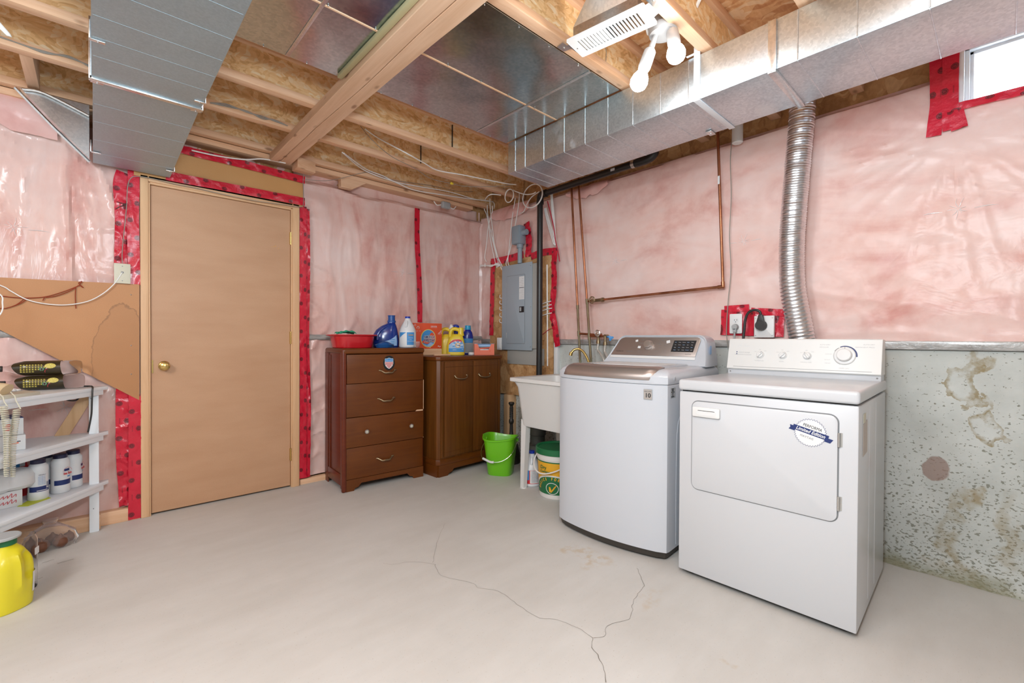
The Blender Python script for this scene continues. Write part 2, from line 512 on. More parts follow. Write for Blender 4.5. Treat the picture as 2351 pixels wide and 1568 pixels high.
def concrete_floor():
    t = NT('concrete_floor')
    v = t.co()
    n1 = t.noise(v, 0.9, 5, 0.6)
    n2 = t.noise(t.co(scale=(0.5, 1.5, 1)), 4.0, 6, 0.65)
    col = t.ramp(t.math('MULTIPLY_ADD', n1, 0.6, t.math('MULTIPLY', n2, 0.4)), [(0.32, (0.55, 0.53, 0.495)), (0.66, (0.67, 0.66, 0.635))])
    fs = t.ramp(t.noise(v, 130.0, 2), [(0.66, 0.0), (0.72, 0.35)])
    col = t.mix(fs, col, (0.36, 0.30, 0.23))
    pos = t.n('SeparateXYZ', {0: v})
    nn = t.n('SeparateColor', {0: t.n('TexNoise', {'Vector': v, 'Scale': 8.0, 'Detail': 5.0}).outputs[1]})
    for (x, y, rx, ry, k) in ((1.83, 1.42, 0.10, 0.17, 0.5), (1.72, 1.00, 0.09, 0.06, 0.32), (1.55, 0.62, 0.03, 0.03, 0.3)):
        dx = t.math('DIVIDE', t.math('ADD', t.math('SUBTRACT', pos.outputs[0], x), t.math('MULTIPLY', t.math('SUBTRACT', nn.outputs[0], 0.5), 0.3)), rx)
        dy = t.math('DIVIDE', t.math('ADD', t.math('SUBTRACT', pos.outputs[1], y), t.math('MULTIPLY', t.math('SUBTRACT', nn.outputs[1], 0.5), 0.3)), ry)
        d = t.math('SQRT', t.math('ADD', t.math('MULTIPLY', dx, dx), t.math('MULTIPLY', dy, dy)))
        m = t.math('MULTIPLY', t.ramp(d, [(0.4, 1.0), (1.1, 0.0)]), t.ramp(t.noise(v, 22.0, 4), [(0.45, 0.0), (0.6, 1.0)]))
        col = t.mix(t.math('MULTIPLY', m, k), col, (0.52, 0.38, 0.22))
    t.p(Base_Color=col, Roughness=0.55, Specular_IOR_Level=0.35)
    t.bump(n2, 0.08, 0.02)
concrete_floor()
def hardboard():
    t = NT('hardboard')
    v = t.co()
    f = t.noise(v, 240.0, 3)
    b = t.noise(v, 2.2, 4)
    col = t.ramp(t.math('MULTIPLY_ADD', f, 0.35, t.math('MULTIPLY', b, 0.65)), [(0.3, (0.46, 0.205, 0.075)), (0.7, (0.56, 0.27, 0.11))])
    pos = t.n('SeparateXYZ', {0: v})
    # a tide-mark left by water near the right end of the board
    nz = t.math('MULTIPLY', t.math('SUBTRACT', t.noise(v, 11.0, 6, 0.62), 0.5), 0.42)
    dx = t.math('DIVIDE', t.math('SUBTRACT', pos.outputs[0], 0.125), 0.13)
    dz = t.math('DIVIDE', t.math('SUBTRACT', pos.outputs[2], 0.92), 0.36)
    d = t.math('ADD', t.math('SQRT', t.math('ADD', t.math('MULTIPLY', dx, dx), t.math('MULTIPLY', dz, dz))), nz)
    rim = t.ramp(d, [(0.955, 0.0), (0.985, 1.0), (1.0, 1.0), (1.015, 0.0)])
    ins = t.ramp(d, [(0.97, 1.0), (1.0, 0.0)])
    col = t.mix(t.math('MULTIPLY', ins, 0.22), col, (0.34, 0.155, 0.06))
    col = t.mix(t.math('MULTIPLY', rim, 0.5), col, (0.20, 0.09, 0.035))
    t.p(Base_Color=col, Roughness=0.5)
hardboard()
def header_board():
    t = NT('header_board')
    f = t.noise(t.co(), 240.0, 3)
    b = t.noise(t.co(), 3.0, 4)
    col = t.ramp(t.math('MULTIPLY_ADD', f, 0.35, t.math('MULTIPLY', b, 0.65)), [(0.3, (0.58, 0.30, 0.10)), (0.7, (0.66, 0.36, 0.14))])
    t.p(Base_Color=col, Roughness=0.5)
header_board()
def door_skin():
    t = NT('door_skin')
    v = t.co()
    f = t.noise(v, 260.0, 3)
    b = t.noise(t.co(scale=(1, 1, 4)), 2.0, 4)
    col = t.ramp(t.math('MULTIPLY_ADD', f, 0.4, t.math('MULTIPLY', b, 0.6)), [(0.3, (0.50, 0.275, 0.15)), (0.7, (0.60, 0.36, 0.215))])
    t.p(Base_Color=col, Roughness=0.48)
door_skin()
def dark_wood(name, c0, c1, rough=0.3):
    t = NT(name)
    g = t.noise(t.co(scale=(3, 3, 40)), 1.0, 5, 0.6, 0.8)
    b = t.noise(t.co(), 2.5, 3)
    col = t.ramp(t.math('MULTIPLY_ADD', g, 0.5, t.math('MULTIPLY', b, 0.5)), [(0.3, c0), (0.72, c1)])
    t.p(Base_Color=col, Roughness=rough+0.08, Coat_Weight=0.10, Coat_Roughness=0.18, Specular_IOR_Level=0.35)
    t.bump(g, 0.04, 0.003)
dark_wood('walnut', (0.105, 0.026, 0.003), (0.175, 0.049, 0.006))
dark_wood('walnut_side', (0.11, 0.018, 0.007), (0.17, 0.034, 0.012))
def walnut_v():
    t = NT('walnut_v')
    g = t.noise(t.co(scale=(45, 45, 2.0)), 1.0, 5, 0.6, 0.5)
    col = t.ramp(g, [(0.3, (0.105, 0.032, 0.004)), (0.72, (0.175, 0.058, 0.009))])
    t.p(Base_Color=col, Roughness=0.42, Coat_Weight=0.08, Coat_Roughness=0.2, Specular_IOR_Level=0.35)
walnut_v()
def water_stain(name, base, rough=0.3):
    t = NT(name)
    n = t.noise(t.co(), 6.0, 4)
    t.p(Base_Color=t.mix(t.math('MULTIPLY', n, 0.15), base, tuple(c*0.9 for c in base)), Roughness=rough, Coat_Weight=0.3, Coat_Roughness=0.1)
water_stain('enamel', (0.64, 0.655, 0.68), 0.3)
water_stain('enamel_washer', (0.61, 0.64, 0.69), 0.3)
simple('white_plastic', (0.80, 0.80, 0.79), 0.4)
simple('white_console', (0.82, 0.82, 0.80), 0.4)
simple('off_white', (0.78, 0.77, 0.73), 0.5)
simple('ivory', (0.66, 0.63, 0.50), 0.45)
simple('beige_phone', (0.62, 0.58, 0.47), 0.5)
simple('beige_handset', (0.66, 0.50, 0.30), 0.5)
simple('white_paint', (0.83, 0.87, 0.91), 0.45)
simple('vinyl_white', (0.80, 0.83, 0.86), 0.4)
simple('grey_plastic', (0.40, 0.41, 0.41), 0.45)
simple('gap_dark', (0.02, 0.018, 0.015), 0.7)
simple('groove_grey', (0.22, 0.23, 0.24), 0.6)
simple('base_black', (0.045, 0.038, 0.032), 0.55)
t_ = simple('silver_panel', (0.42, 0.36, 0.33), 0.36, 0.75)
simple('silver', (0.62, 0.58, 0.55), 0.30, 0.85)
simple('chrome', (0.75, 0.75, 0.74), 0.18, 1.0)
simple('screw_zinc', (0.6, 0.6, 0.58), 0.35, 1.0)
simple('brass', (0.66, 0.47, 0.17), 0.25, 1.0)
simple('old_brass', (0.33, 0.25, 0.15), 0.38, 0.9)
def copper():
    t = NT('copper')
    n = t.noise(t.co(scale=(1, 1, 0.5)), 9.0, 4)
    t.p(Base_Color=t.ramp(n, [(0.35, (0.30, 0.115, 0.055)), (0.65, (0.55, 0.24, 0.13))]), Metallic=0.9, Roughness=0.32)
    t = NT('copper_green')
    n = t.noise(t.co(scale=(1, 1, 0.35)), 14.0, 4)
    t.p(Base_Color=t.ramp(n, [(0.35, (0.22, 0.13, 0.07)), (0.6, (0.25, 0.24, 0.15)), (0.75, (0.36, 0.46, 0.36))]), Metallic=0.45, Roughness=0.5)
copper()
simple('abs_black', (0.02, 0.019, 0.018), 0.35)
simple('iron_black', (0.025, 0.02, 0.016), 0.45)
simple('pump_dark', (0.06, 0.06, 0.05), 0.6)
simple('pvc_white', (0.75, 0.75, 0.73), 0.4)
simple('cable_white', (0.88, 0.87, 0.84), 0.45)
simple('socket_white', (0.50, 0.50, 0.50), 0.45)
simple('film_fold', (0.86, 0.80, 0.79), 0.2, coat=0.6)
simple('cable_grey', (0.30, 0.27, 0.23), 0.5)
simple('cable_red', (0.50, 0.02, 0.05), 0.4)
simple('cable_black', (0.03, 0.028, 0.027), 0.45)
simple('yarn_red', (0.30, 0.045, 0.015), 0.9)
simple('panel_grey', (0.36, 0.42, 0.47), 0.38)
simple('pvc_grey', (0.28, 0.34, 0.39), 0.45)
simple('board_grey', (0.40, 0.39, 0.36), 0.7)
simple('label_white', (0.78, 0.79, 0.79), 0.55)
simple('label_grey', (0.42, 0.44, 0.45), 0.55)
simple('ink_black', (0.012, 0.012, 0.014), 0.5)
simple('ink_grey', (0.25, 0.25, 0.25), 0.5)
simple('ink_light', (0.55, 0.55, 0.55), 0.5)
simple('ink_navy', (0.012, 0.03, 0.15), 0.45)
simple('ink_red', (0.62, 0.03, 0.04), 0.45)
simple('ink_white', (0.82, 0.82, 0.82), 0.45)
simple('ink_blue', (0.06, 0.30, 0.68), 0.45)
simple('ink_pale_blue', (0.35, 0.55, 0.82), 0.45)
simple('ink_green', (0.02, 0.22, 0.06), 0.45)
simple('ink_yellow', (0.80, 0.68, 0.13), 0.45)
simple('ink_gold', (0.85, 0.42, 0.02), 0.45)
simple('basin_red', (0.58, 0.012, 0.02), 0.3, coat=0.3)
simple('cloth_green', (0.03, 0.40, 0.22), 0.8)
simple('bottle_blue', (0.004, 0.035, 0.25), 0.18, coat=0.4)
simple('bottle_navy', (0.006, 0.02, 0.30), 0.25, coat=0.3)
simple('cap_blue', (0.01, 0.08, 0.32), 0.3)
simple('cap_royal', (0.01, 0.045, 0.42), 0.3)
simple('cap_cyan', (0.03, 0.36, 0.62), 0.3)
simple('cap_navy', (0.02, 0.022, 0.07), 0.4)
simple('bag_blue', (0.01, 0.09, 0.30), 0.3, coat=0.3)
simple('jug_yellow', (0.82, 0.60, 0.03), 0.35, coat=0.2)
simple('jug_lemon', (0.76, 0.66, 0.02), 0.35, coat=0.2)
simple('jug_white', (0.76, 0.78, 0.80), 0.4)
simple('carton_orange', (0.80, 0.10, 0.035), 0.45)
simple('carton_orange_light', (0.86, 0.19, 0.10), 0.45)
simple('pail_white', (0.78, 0.76, 0.72), 0.4)
simple('pail_green', (0.01, 0.15, 0.05), 0.4)
simple('pail_yellow', (0.82, 0.42, 0.02), 0.4)
simple('bucket_green', (0.17, 0.58, 0.01), 0.32, coat=0.3)
simple('tub_white', (0.78, 0.77, 0.75), 0.4)
simple('olive_foam', (0.46, 0.40, 0.22), 0.8)
simple('wire_nut', (0.80, 0.62, 0.05), 0.4)
simple('bottle_dark', (0.035, 0.024, 0.008), 0.3, coat=0.3)
simple('paper_lime', (0.55, 0.60, 0.05), 0.7)
simple('paper_tan', (0.60, 0.55, 0.50), 0.7)
simple('bag_white', (0.72, 0.72, 0.72), 0.45)
simple('brown_food', (0.16, 0.06, 0.03), 0.6)
simple('crack_dark', (0.20, 0.17, 0.14), 0.9)
simple('pcv_hose', (0.62, 0.60, 0.55), 0.35, 0.4)
simple('wall_block', (0.42, 0.43, 0.44), 0.8)
simple('dark_void', (0.10, 0.055, 0.03), 0.9)
t_ = NT('clear_plastic'); t_.p(Base_Color=(0.96, 0.97, 0.97), Roughness=0.08, Transmission_Weight=1.0, IOR=1.12)
t_ = NT('film_bag'); t_.p(Base_Color=(0.95, 0.93, 0.92), Roughness=0.12, Transmission_Weight=0.9, IOR=1.1)
t_ = NT('glass'); t_.p(Base_Color=(0.97, 0.98, 1.0), Roughness=0.0, Transmission_Weight=1.0, IOR=1.02)
t_ = NT('lamp_glow'); t_.p(Base_Color=(1, 1, 1), Roughness=0.4, Emission_Color=(1.0, 0.97, 0.94, 1), Emission_Strength=BULB_STRENGTH)
t_ = NT('carton_wave'); 
t_ = NT('lemon_dots')
n_ = t_.n('TexVoronoi', {'Vector': t_.co(), 'Scale': 260.0}).outputs[0]
t_.p(Base_Color=t_.ramp(n_, [(0.2, (0.80, 0.70, 0.20)), (0.6, (0.58, 0.47, 0.08))]), Roughness=0.5)
t_ = NT('film_grey')
n_ = t_.noise(t_.co(scale=(1, 1, 4)), 8.0, 4)
t_.p(Base_Color=t_.ramp(n_, [(0.3, (0.26, 0.25, 0.24)), (0.7, (0.50, 0.49, 0.47))]), Roughness=0.3, Coat_Weight=0.7, Coat_Roughness=0.12)
t_.bump(t_.noise(t_.co(scale=(3, 3, 6)), 9.0, 3), 0.4, 0.02)

# ------------------------------------------------------------------ the room: floor, walls, insulation sheets
ZS = 2.61          # underside of the subfloor
ZJ = 2.372         # underside of the joists
def struct(o):
    o['kind'] = 'structure'
    return o
bm = bmesh.new(); box(bm, -2.7, 3.06, -2.9, 3.72, -0.12, 0.0)
floor = struct(mobj('floor', bm, 'concrete_floor', smooth=False))
def crack(pts, w):
    bm = bmesh.new()
    P = smooth_pts([(p[0], p[1], 0.0012) for p in pts], 5)
    P = [p+Vector((noise.noise(p*31), noise.noise(p*31+Vector((7, 3, 1))), 0))*0.007*(0 < i < len(P)-1) for i, p in enumerate(P)]
    prev = None
    for i, p in enumerate(P):
        t = (P[min(i+1, len(P)-1)]-P[max(i-1, 0)]).normalized()
        s = Vector((-t.y, t.x, 0))*w*(0.45+0.9*abs(noise.noise(p*17)))
        a, b = bm.verts.new(p+s), bm.verts.new(p-s)
        if prev:
            bm.faces.new((prev[0], a, b, prev[1]))
        prev = (a, b)
    mobj('crack', bm, 'crack_dark', floor, smooth=False)
crack([(1.209,1.844,0), (1.174,1.761,0), (1.18,1.714,0), (1.233,1.6,0), (1.235,1.541,0), (1.281,1.463,0), (1.277,1.362,0), (1.274,1.229,0), (1.318,1.159,0), (1.339,1.069,0), (1.333,1.004,0), (1.291,0.975,0)], 0.0009)
crack([(1.336,1.001,0), (1.376,0.981,0), (1.423,1.006,0), (1.446,1.007,0), (1.518,0.977,0), (1.572,0.988,0), (1.616,1.02,0), (1.693,1.043,0), (1.785,1.065,0), (1.853,1.129,0), (1.896,1.17,0)], 0.0010)
crack([(1.291,0.975,0), (1.268,0.932,0), (1.242,0.888,0), (1.192,0.843,0)], 0.0014)
crack([(1.209,1.844,0), (1.145,1.937,0), (1.054,1.985,0), (1.029,2.024,0)], 0.0006)
crack([(1.207,1.868,0), (1.316,2,0), (1.432,2.133,0), (1.519,2.216,0)], 0.0006)

bm = bmesh.new(); box(bm, 2.876, 3.06, -2.9, 3.72, 0, 1.045)
wall_right = struct(mobj('wall_right', bm, 'concrete_wall', smooth=False))
bm = bmesh.new()
box(bm, 2.93, 3.06, -2.9, 3.72, 1.045, 2.13)
box(bm, 2.93, 3.06, 0.16, 3.72, 2.13, 2.62)
box(bm, 2.93, 3.06, -2.9, -0.70, 2.13, 2.62)
box(bm, 2.93, 3.06, -0.70, 0.16, 2.44, 2.62)
mobj('rim_board', bm, 'osb_board', wall_right, smooth=False)
bm = bmesh.new(); box(bm, 2.855, 2.93, -2.9, 3.545, 1.047, 1.088, 0.004)
mobj('sill_plate', bm, 'film_grey' if 'film_grey' in MATS else 'board_grey', wall_right, label='grey film-covered sill plate on top of the concrete')
bm = bmesh.new()
prev = None
for i in range(120):
    y = -1.2+i*0.032
    w = 0.018+0.035*max(0, fn(y, 3, 0, 2.3))+0.02*max(0, fn(y, 9, 0, 9))
    h = 0.012+0.03*max(0, fn(y, 6, 0, 5))
    r = [bm.verts.new(q) for q in ((2.877, y, h), (2.876-w*0.5, y, h*0.55), (2.876-w, y, 0.0005))]
    if prev:
        for k in range(2):
            bm.faces.new((prev[k], r[k], r[k+1], prev[k+1]))
    prev = r
mobj('mortar_fillet', bm, 'concrete_wall', wall_right)

bm = bmesh.new(); box(bm, -2.7, 3.06, 3.60, 3.72, 0, 2.62)
wall_back = struct(mobj('wall_back', bm, 'osb_board', smooth=False))
bm = bmesh.new(); box(bm, -2.7, -2.58, -2.9, 3.72, 0, 2.62)
struct(mobj('wall_left', bm, 'wall_block', smooth=False))
bm = bmesh.new(); box(bm, -2.7, 3.06, -2.9, -2.78, 0, 2.62)
struct(mobj('wall_front', bm, 'wall_block', smooth=False))

PB = lambda y0: (lambda a, b, d: (a, y0-d, b))
PR = lambda x0: (lambda a, b, d: (x0-d, a, b))
def sheet(name, P, a0, a1, b0, b1, na, nb, disp, mat, parent, label=None):
    bm = bmesh.new()
    g = []
    for j in range(nb+1):
        b = b0+(b1-b0)*j/nb
        g.append([bm.verts.new(P(a0+(a1-a0)*i/na, b, disp(a0+(a1-a0)*i/na, b))) for i in range(na+1)])
    for j in range(nb):
        for i in range(na):
            bm.faces.new((g[j][i], g[j][i+1], g[j+1][i+1], g[j+1][i]))
    return mobj(name, bm, mat, parent, label=label, recalc=False)
def ridge(x):
    return max(0.0, 1-abs(x)*7.0)
def ss(e0, e1, x):
    t = min(1, max(0, (x-e0)/(e1-e0)))
    return t*t*(3-2*t)
def disp_left(a, b):
    d = 0.012*fn(a, b*0.5, 1, 2.0)
    fan = (a+0.18)/(0.35+0.5*(2.35-b))
    d += 0.016*ridge(noise.noise(Vector((fan*3.2, b*0.8, 2.37)))) * ss(2.2, 1.9, b)
    d += 0.005*ridge(noise.noise(Vector((fan*8.0+3, b*1.6, 5.37))))
    d += 0.012*ridge(noise.noise(Vector((a*2.5, b*6.0, 8.37))))*ss(-0.1, 0.15, a)*ss(1.2, 1.6, b)
    d += 0.003*fn(a, b, 4.4, 9, 2)
    top = ss(2.22, 2.33, b+0.05*fn(a, 0, 1, 3)+0.10*(a+0.15))
    return 0.022+d*(1-top*0.5)-0.05*top+0.03*math.exp(-((b-2.20+0.1*(a+.15))/0.025)**2)
def disp_rightpart(a, b):
    d = 0.012*fn(a, b*0.5, 11, 2.0)
    d += 0.012*ridge(noise.noise(Vector((a*3.6, b*0.7, 12.37))))*ss(2.2, 1.6, b)
    d += 0.0035*ridge(noise.noise(Vector((a*9.0+3, b*1.7, 15.37))))*ss(2.2, 1.9, b)
    d += 0.012*ridge(noise.noise(Vector((a*2.0, b*7.0, 18.37))))*ss(1.6, 1.15, a)
    d += 0.012*ridge(noise.noise(Vector((a*3.0-b*3.0, b*3.0+a*1.2, 28.37))))*ss(1.45, 1.1, b)
    d += 0.003*fn(a, b, 14.4, 9, 2)
    cr = b+0.04*fn(a, 0, 5, 2.0)
    top = ss(2.245, 2.285, cr)
    return 0.022+d*(1-top*0.4)-0.045*top+0.02*math.exp(-((cr-2.235)/0.02)**2)-0.02*math.exp(-((a-2.845)/0.012)**2)
def disp_right(a, b):
    d = 0.012*fn(a*0.6, b, 21, 2.0)
    ax, bz = a-0.15, b-2.02       # folds fan out below the window corner
    ang = math.atan2(-bz, ax); rr = math.hypot(ax, bz)
    d += 0.006*ridge(noise.noise(Vector((ang*5.0, rr*0.8, 31.37))))*ss(1.0, 0.1, rr)*ss(0.02, 0.2, rr)
    d += 0.004*ridge(noise.noise(Vector((a*1.6+b*1.1, b*4.6-a*0.9, 33.37))))
    d += 0.003*ridge(noise.noise(Vector((a*6.0+b*2.0, b*3.0-a*2.4, 35.37))))*ss(1.5, 1.15, b)
    d += 0.006*ridge(noise.noise(Vector((a*8.0+b, b*2.0-a*1.7, 39.37))))*ss(2.1, 2.4, a)
    d += 0.004*fn(a, b, 24, 9, 2)
    top = ss(2.285, 2.31, b+0.012*fn(a, 0, 5, 3))*(1 if a > 0.1 else 0)
    return 0.018+d*(1-top)-0.055*top
sheet('vapour_barrier', PB(3.575), -1.3, 0.215, 0.05, 2.36, 126, 150, disp_left, 'poly_v', wall_back, 'wrinkled clear sheet over pink insulation left of the door')
sheet('vapour_barrier', PB(3.575), 1.10, 2.868, 0.05, 2.36, 140, 150, disp_rightpart, 'poly_v', wall_back, 'wrinkled clear sheet over pink insulation right of the door')
sheet('vapour_barrier', PB(3.575), 0.20, 1.12, 2.02, 2.36, 60, 24, disp_left, 'poly_v', wall_back, 'pink sheet above the door')
sheet('vapour_barrier', PR(2.885), 0.155, 3.56, 1.085, 2.32, 250, 96, disp_right, 'poly_h', wall_right, 'clear sheet over pink insulation above the concrete')
sheet('vapour_barrier', PR(2.885), -1.3, 0.155, 1.085, 2.148, 110, 84, disp_right, 'poly_h', wall_right, 'clear sheet over pink insulation below the window')
# torn wool hanging out at the top of the right wall and in the corner
for (y0, y1, z0, z1, k, nm) in ((2.02, 2.42, 2.20, 2.30, 1, 'torn ragged edge of pink insulation behind the copper pipes'), (2.85, 3.38, 2.20, 2.33, 2, 'pink insulation flap in the corner')):
    bm = bmesh.new(); rows = []
    for j in range(7):
        row = []
        for i in range(31):
            y = y0+(y1-y0)*i/30; lo = z0+0.03*fn(y, k, 0, 12)+0.05*(abs(i-15)/15)**2
            z = lo+(z1-lo)*j/6
            row.append(bm.verts.new((2.838+0.02*(j/6)-0.02*math.sin(PI*j/6)+0.015*fn(y, z, k, 10), y, z)))
        rows.append(row)
    for j in range(6):
        for i in range(30):
            bm.faces.new((rows[j][i], rows[j][i+1], rows[j+1][i+1], rows[j+1][i]))
    mobj('insulation_flap', bm, 'poly_torn', wall_right, label=nm)
bm = bmesh.new(); rows = []
for j in range(9):
    row = []
    for i in range(41):
        x = -1.0+0.86*i/40; lo = 2.29-0.13*ss(-0.75, -0.15, x)+0.02*fn(x, 4, 0, 8)
        z = lo+(2.37-lo)*j/8
        row.append(bm.verts.new((x, 3.525-0.035*math.sin(PI*j/8)+0.02*fn(x, z, 1, 7), z)))
    rows.append(row)
for j in range(8):
    for i in range(40):
        bm.faces.new((rows[j][i], rows[j][i+1], rows[j+1][i+1], rows[j+1][i]))
mobj('insulation_flap', bm, 'poly_torn', wall_back, label='loose pink insulation drooping below the joists left of the big duct')

def band(a0, a1, b0, b1, P, parent, label):
    def dd(a, b):
        k = (b-b0)/(b1-b0)
        return 0.045+0.012*math.sin(PI*k)+0.006*fn(a, b, 3, 14)
    sheet('seam_strip', P, a0, a1, b0, b1, int((a1-a0)/0.02), 6, dd, 'film_grey', parent, label)
band(-1.3, 0.20, 1.085, 1.125, PB(3.575), wall_back, 'grey shiny seam of film along the wall left of the door')
band(1.18, 2.845, 1.075, 1.115, PB(3.575), wall_back, 'grey shiny seam of film behind the bottles')
# lumber at the foot of the back wall and on its top
bm = bmesh.new(); box(bm, -1.3, 0.205, 3.505, 3.56, 0.0, 0.075, 0.003); struct(mobj('trim_1', bm, 'pine'))
bm = bmesh.new(); box(bm, 1.12, 2.86, 3.515, 3.56, 0.0, 0.04, 0.003); struct(mobj('trim_2', bm, 'pine'))
bm = bmesh.new(); box(bm, -1.4, 2.70, 3.485, 3.60, 2.335, ZJ-0.002, 0.003)
mobj('top_plate', bm, 'pine', wall_back, label='long lumber plate under the last joist')
for x, w in ((1.52, 0.07),):
    bm = bmesh.new(); prism(bm, [(-0.11, 0), (0.10, 0.0), (-0.02, -0.075), (-0.11, -0.075)], 0, 0.06, frame_m((x, 3.54, 2.335), (1, 0, 0), (0, 0, 1)), 0.002)
    mobj('cleat_block', bm, 'pine', wall_back, label='small wedge of lumber under the plate')

# red sheathing tape
def tape(P, pts, w, parent=None, wr=0.004, base=0.004, n=None, label='red sheathing tape printed with dark round marks'):
    Pn = smooth_pts([(p[0], p[1], 0) for p in pts], 10 if len(pts) > 2 else 1)
    L = sum((q-p).length for p, q in zip(Pn, Pn[1:]))
    N = max(6, int(L/0.012))
    # resample
    out = []; seg = 0; acc = 0.0
    for k in range(N+1):
        s = L*k/N
        while seg < len(Pn)-2 and acc+(Pn[seg+1]-Pn[seg]).length < s:
            acc += (Pn[seg+1]-Pn[seg]).length; seg += 1
        l = (Pn[seg+1]-Pn[seg]).length
        out.append(Pn[seg].lerp(Pn[seg+1], min(1, (s-acc)/max(l, 1e-6))))
    bm = bmesh.new(); uvl = bm.loops.layers.uv.new('uv'); rows = []
    M = 6
    for k, p in enumerate(out):
        t = (out[min(k+1, N)]-out[max(k-1, 0)]).normalized(); s = Vector((-t.y, t.x, 0))
        row = []
        for i in range(M+1):
            v = (i/M-0.5)*w
            q = p+s*v*(1+0.06*fn(p.x, p.y, 2, 11))
            d = base+abs(wr*fn(q.x, q.y, 3.3, 22))+wr*0.8*ridge(noise.noise(Vector((q.x*9, q.y*5, 2.37))))
            row.append((bm.verts.new(P(q.x, q.y, d)), (L*k/N, (i/M)*0.06)))
        rows.append(row)
    for k in range(N):
        for i in range(M):
            f = bm.faces.new([x[0] for x in (rows[k][i], rows[k][i+1], rows[k+1][i+1], rows[k+1][i])])
            for lp, x in zip(f.loops, (rows[k][i], rows[k][i+1], rows[k+1][i+1], rows[k+1][i])):
                lp[uvl].uv = x[1]
    return mobj('tape_strip', bm, 'red_tape', parent, recalc=False, label=label)
PF = PB(3.50)
PS = PB(3.535)
tape(PB(3.525), [(0.132, 2.06), (0.118, 1.98), (0.125, 1.75), (0.118, 1.42)], 0.06, wall_back, 0.008)
tape(PB(3.510), [(0.180, 2.09), (0.176, 1.75), (0.182, 1.40)], 0.055, wall_back, 0.004)
tape(PB(3.525), [(0.128, 0.80), (0.126, 0.45), (0.140, 0.09)], 0.062, wall_back, 0.012)
tape(PB(3.508), [(0.182, 0.75), (0.180, 0.4), (0.178, 0.005)], 0.058, wall_back, 0.004)
tape(PB(3.513), [(1.140, 2.06), (1.138, 1.4), (1.140, 0.7), (1.138, 0.05)], 0.048, wall_back, 0.004)
tape(PB(3.525), [(1.168, 2.05), (1.172, 1.6), (1.166, 1.1), (1.178, 0.6), (1.172, 0.05)], 0.042, wall_back, 0.008)
tape(PB(3.492), [(0.33, 2.080), (0.75, 2.084), (1.145, 2.088)], 0.056, wall_back, 0.003, label='red tape along the bottom of the board over the door')
tape(PB(3.492), [(0.36, 2.262), (0.75, 2.258), (1.145, 2.247)], 0.052, wall_back, 0.005, label='red tape along the top of the board over the door')
tape(PB(3.525), [(2.106,3.52,2.239)[::2], (2.107,3.52,1.925)[::2], (2.13,3.52,1.58)[::2], (2.136,3.52,1.233)[::2]], 0.050, wall_back, 0.004, label='upright red tape strip on the pink wall behind the bottles')
PT = PR(2.8385)
tape(PT, [(2.85,3.334,1.824)[1:], (2.85,3.351,1.502)[1:], (2.85,3.361,1.122)[1:]], 0.062, wall_right, 0.006, label='red tape down the left edge of the panel board')
tape(PT, [(2.85,3.373,1.829)[1:], (2.85,3.152,1.831)[1:], (2.85,2.919,1.845)[1:]], 0.065, wall_right, 0.008, label='red tape along the top of the panel board')
tape(PR(2.842), [(2.85,2.882,2.123)[1:], (2.85,2.854,1.99)[1:], (2.85,2.858,1.817)[1:]], 0.075, wall_right, 0.015, label='crumpled red tape beside the grey conduit box')
tape(PT, [(2.85,2.825,1.813)[1:], (2.85,2.678,1.831)[1:], (2.85,2.514,1.82)[1:]], 0.060, wall_right, 0.006, label='red tape along the top right of the panel board')
tape(PT, [(2.85,2.548,1.825)[1:], (2.85,2.551,1.522)[1:], (2.85,2.569,1.34)[1:], (2.85,2.534,1.175)[1:], (2.85,2.504,1.029)[1:]], 0.062, wall_right, 0.010, label='loose red tape down the right edge of the panel board')
# tape around the window corner
PWi = PR(2.862)
tape(PWi, [(0.218, 2.43), (0.214, 2.2), (0.226, 2.035)], 0.052, wall_right, 0.003, label='red tape left of the window')
tape(PR(2.858), [(0.170, 2.43), (0.172, 2.2), (0.168, 2.045)], 0.055, wall_right, 0.006, label='red tape beside the window frame')
tape(PR(2.856), [(0.155, 2.13), (0.140, 2.04)], 0.055, wall_right, 0.004, label='short red tape tail below the window corner')
tape(PR(2.856), [(0.15, 2.140), (-0.25, 2.132), (-0.70, 2.13)], 0.035, wall_right, 0.004, label='tape along the foot of the window')

# OSB board that carries the breaker panel
bm = bmesh.new(); box(bm, 2.838, 2.853, 2.565, 3.385, 0.575, 1.845, 0.001)
mobj('osb_backing', bm, 'osb_board', wall_right, smooth=False, label='oriented strand board behind the breaker panel')
bm = bmesh.new(); box(bm, 2.845, 2.876, 2.52, 2.56, 0.55, 1.06, 0.002)
mobj('batten', bm, 'label_white', wall_right, label='pale batten at the edge of the board')
bm = bmesh.new(); box(bm, 2.80, 2.876, 3.05, 3.14, 0.0, 0.575, 0.003)
mobj('stud', bm, 'pine_z', wall_right, label='short lumber stud under the board')
bm = bmesh.new(); box(bm, 2.826, 2.838, 2.66, 3.12, 0.86, 1.005, 0.001)
mobj('backing_strip', bm, 'board_grey', wall_right, label='grey strip of board below the breaker panel')

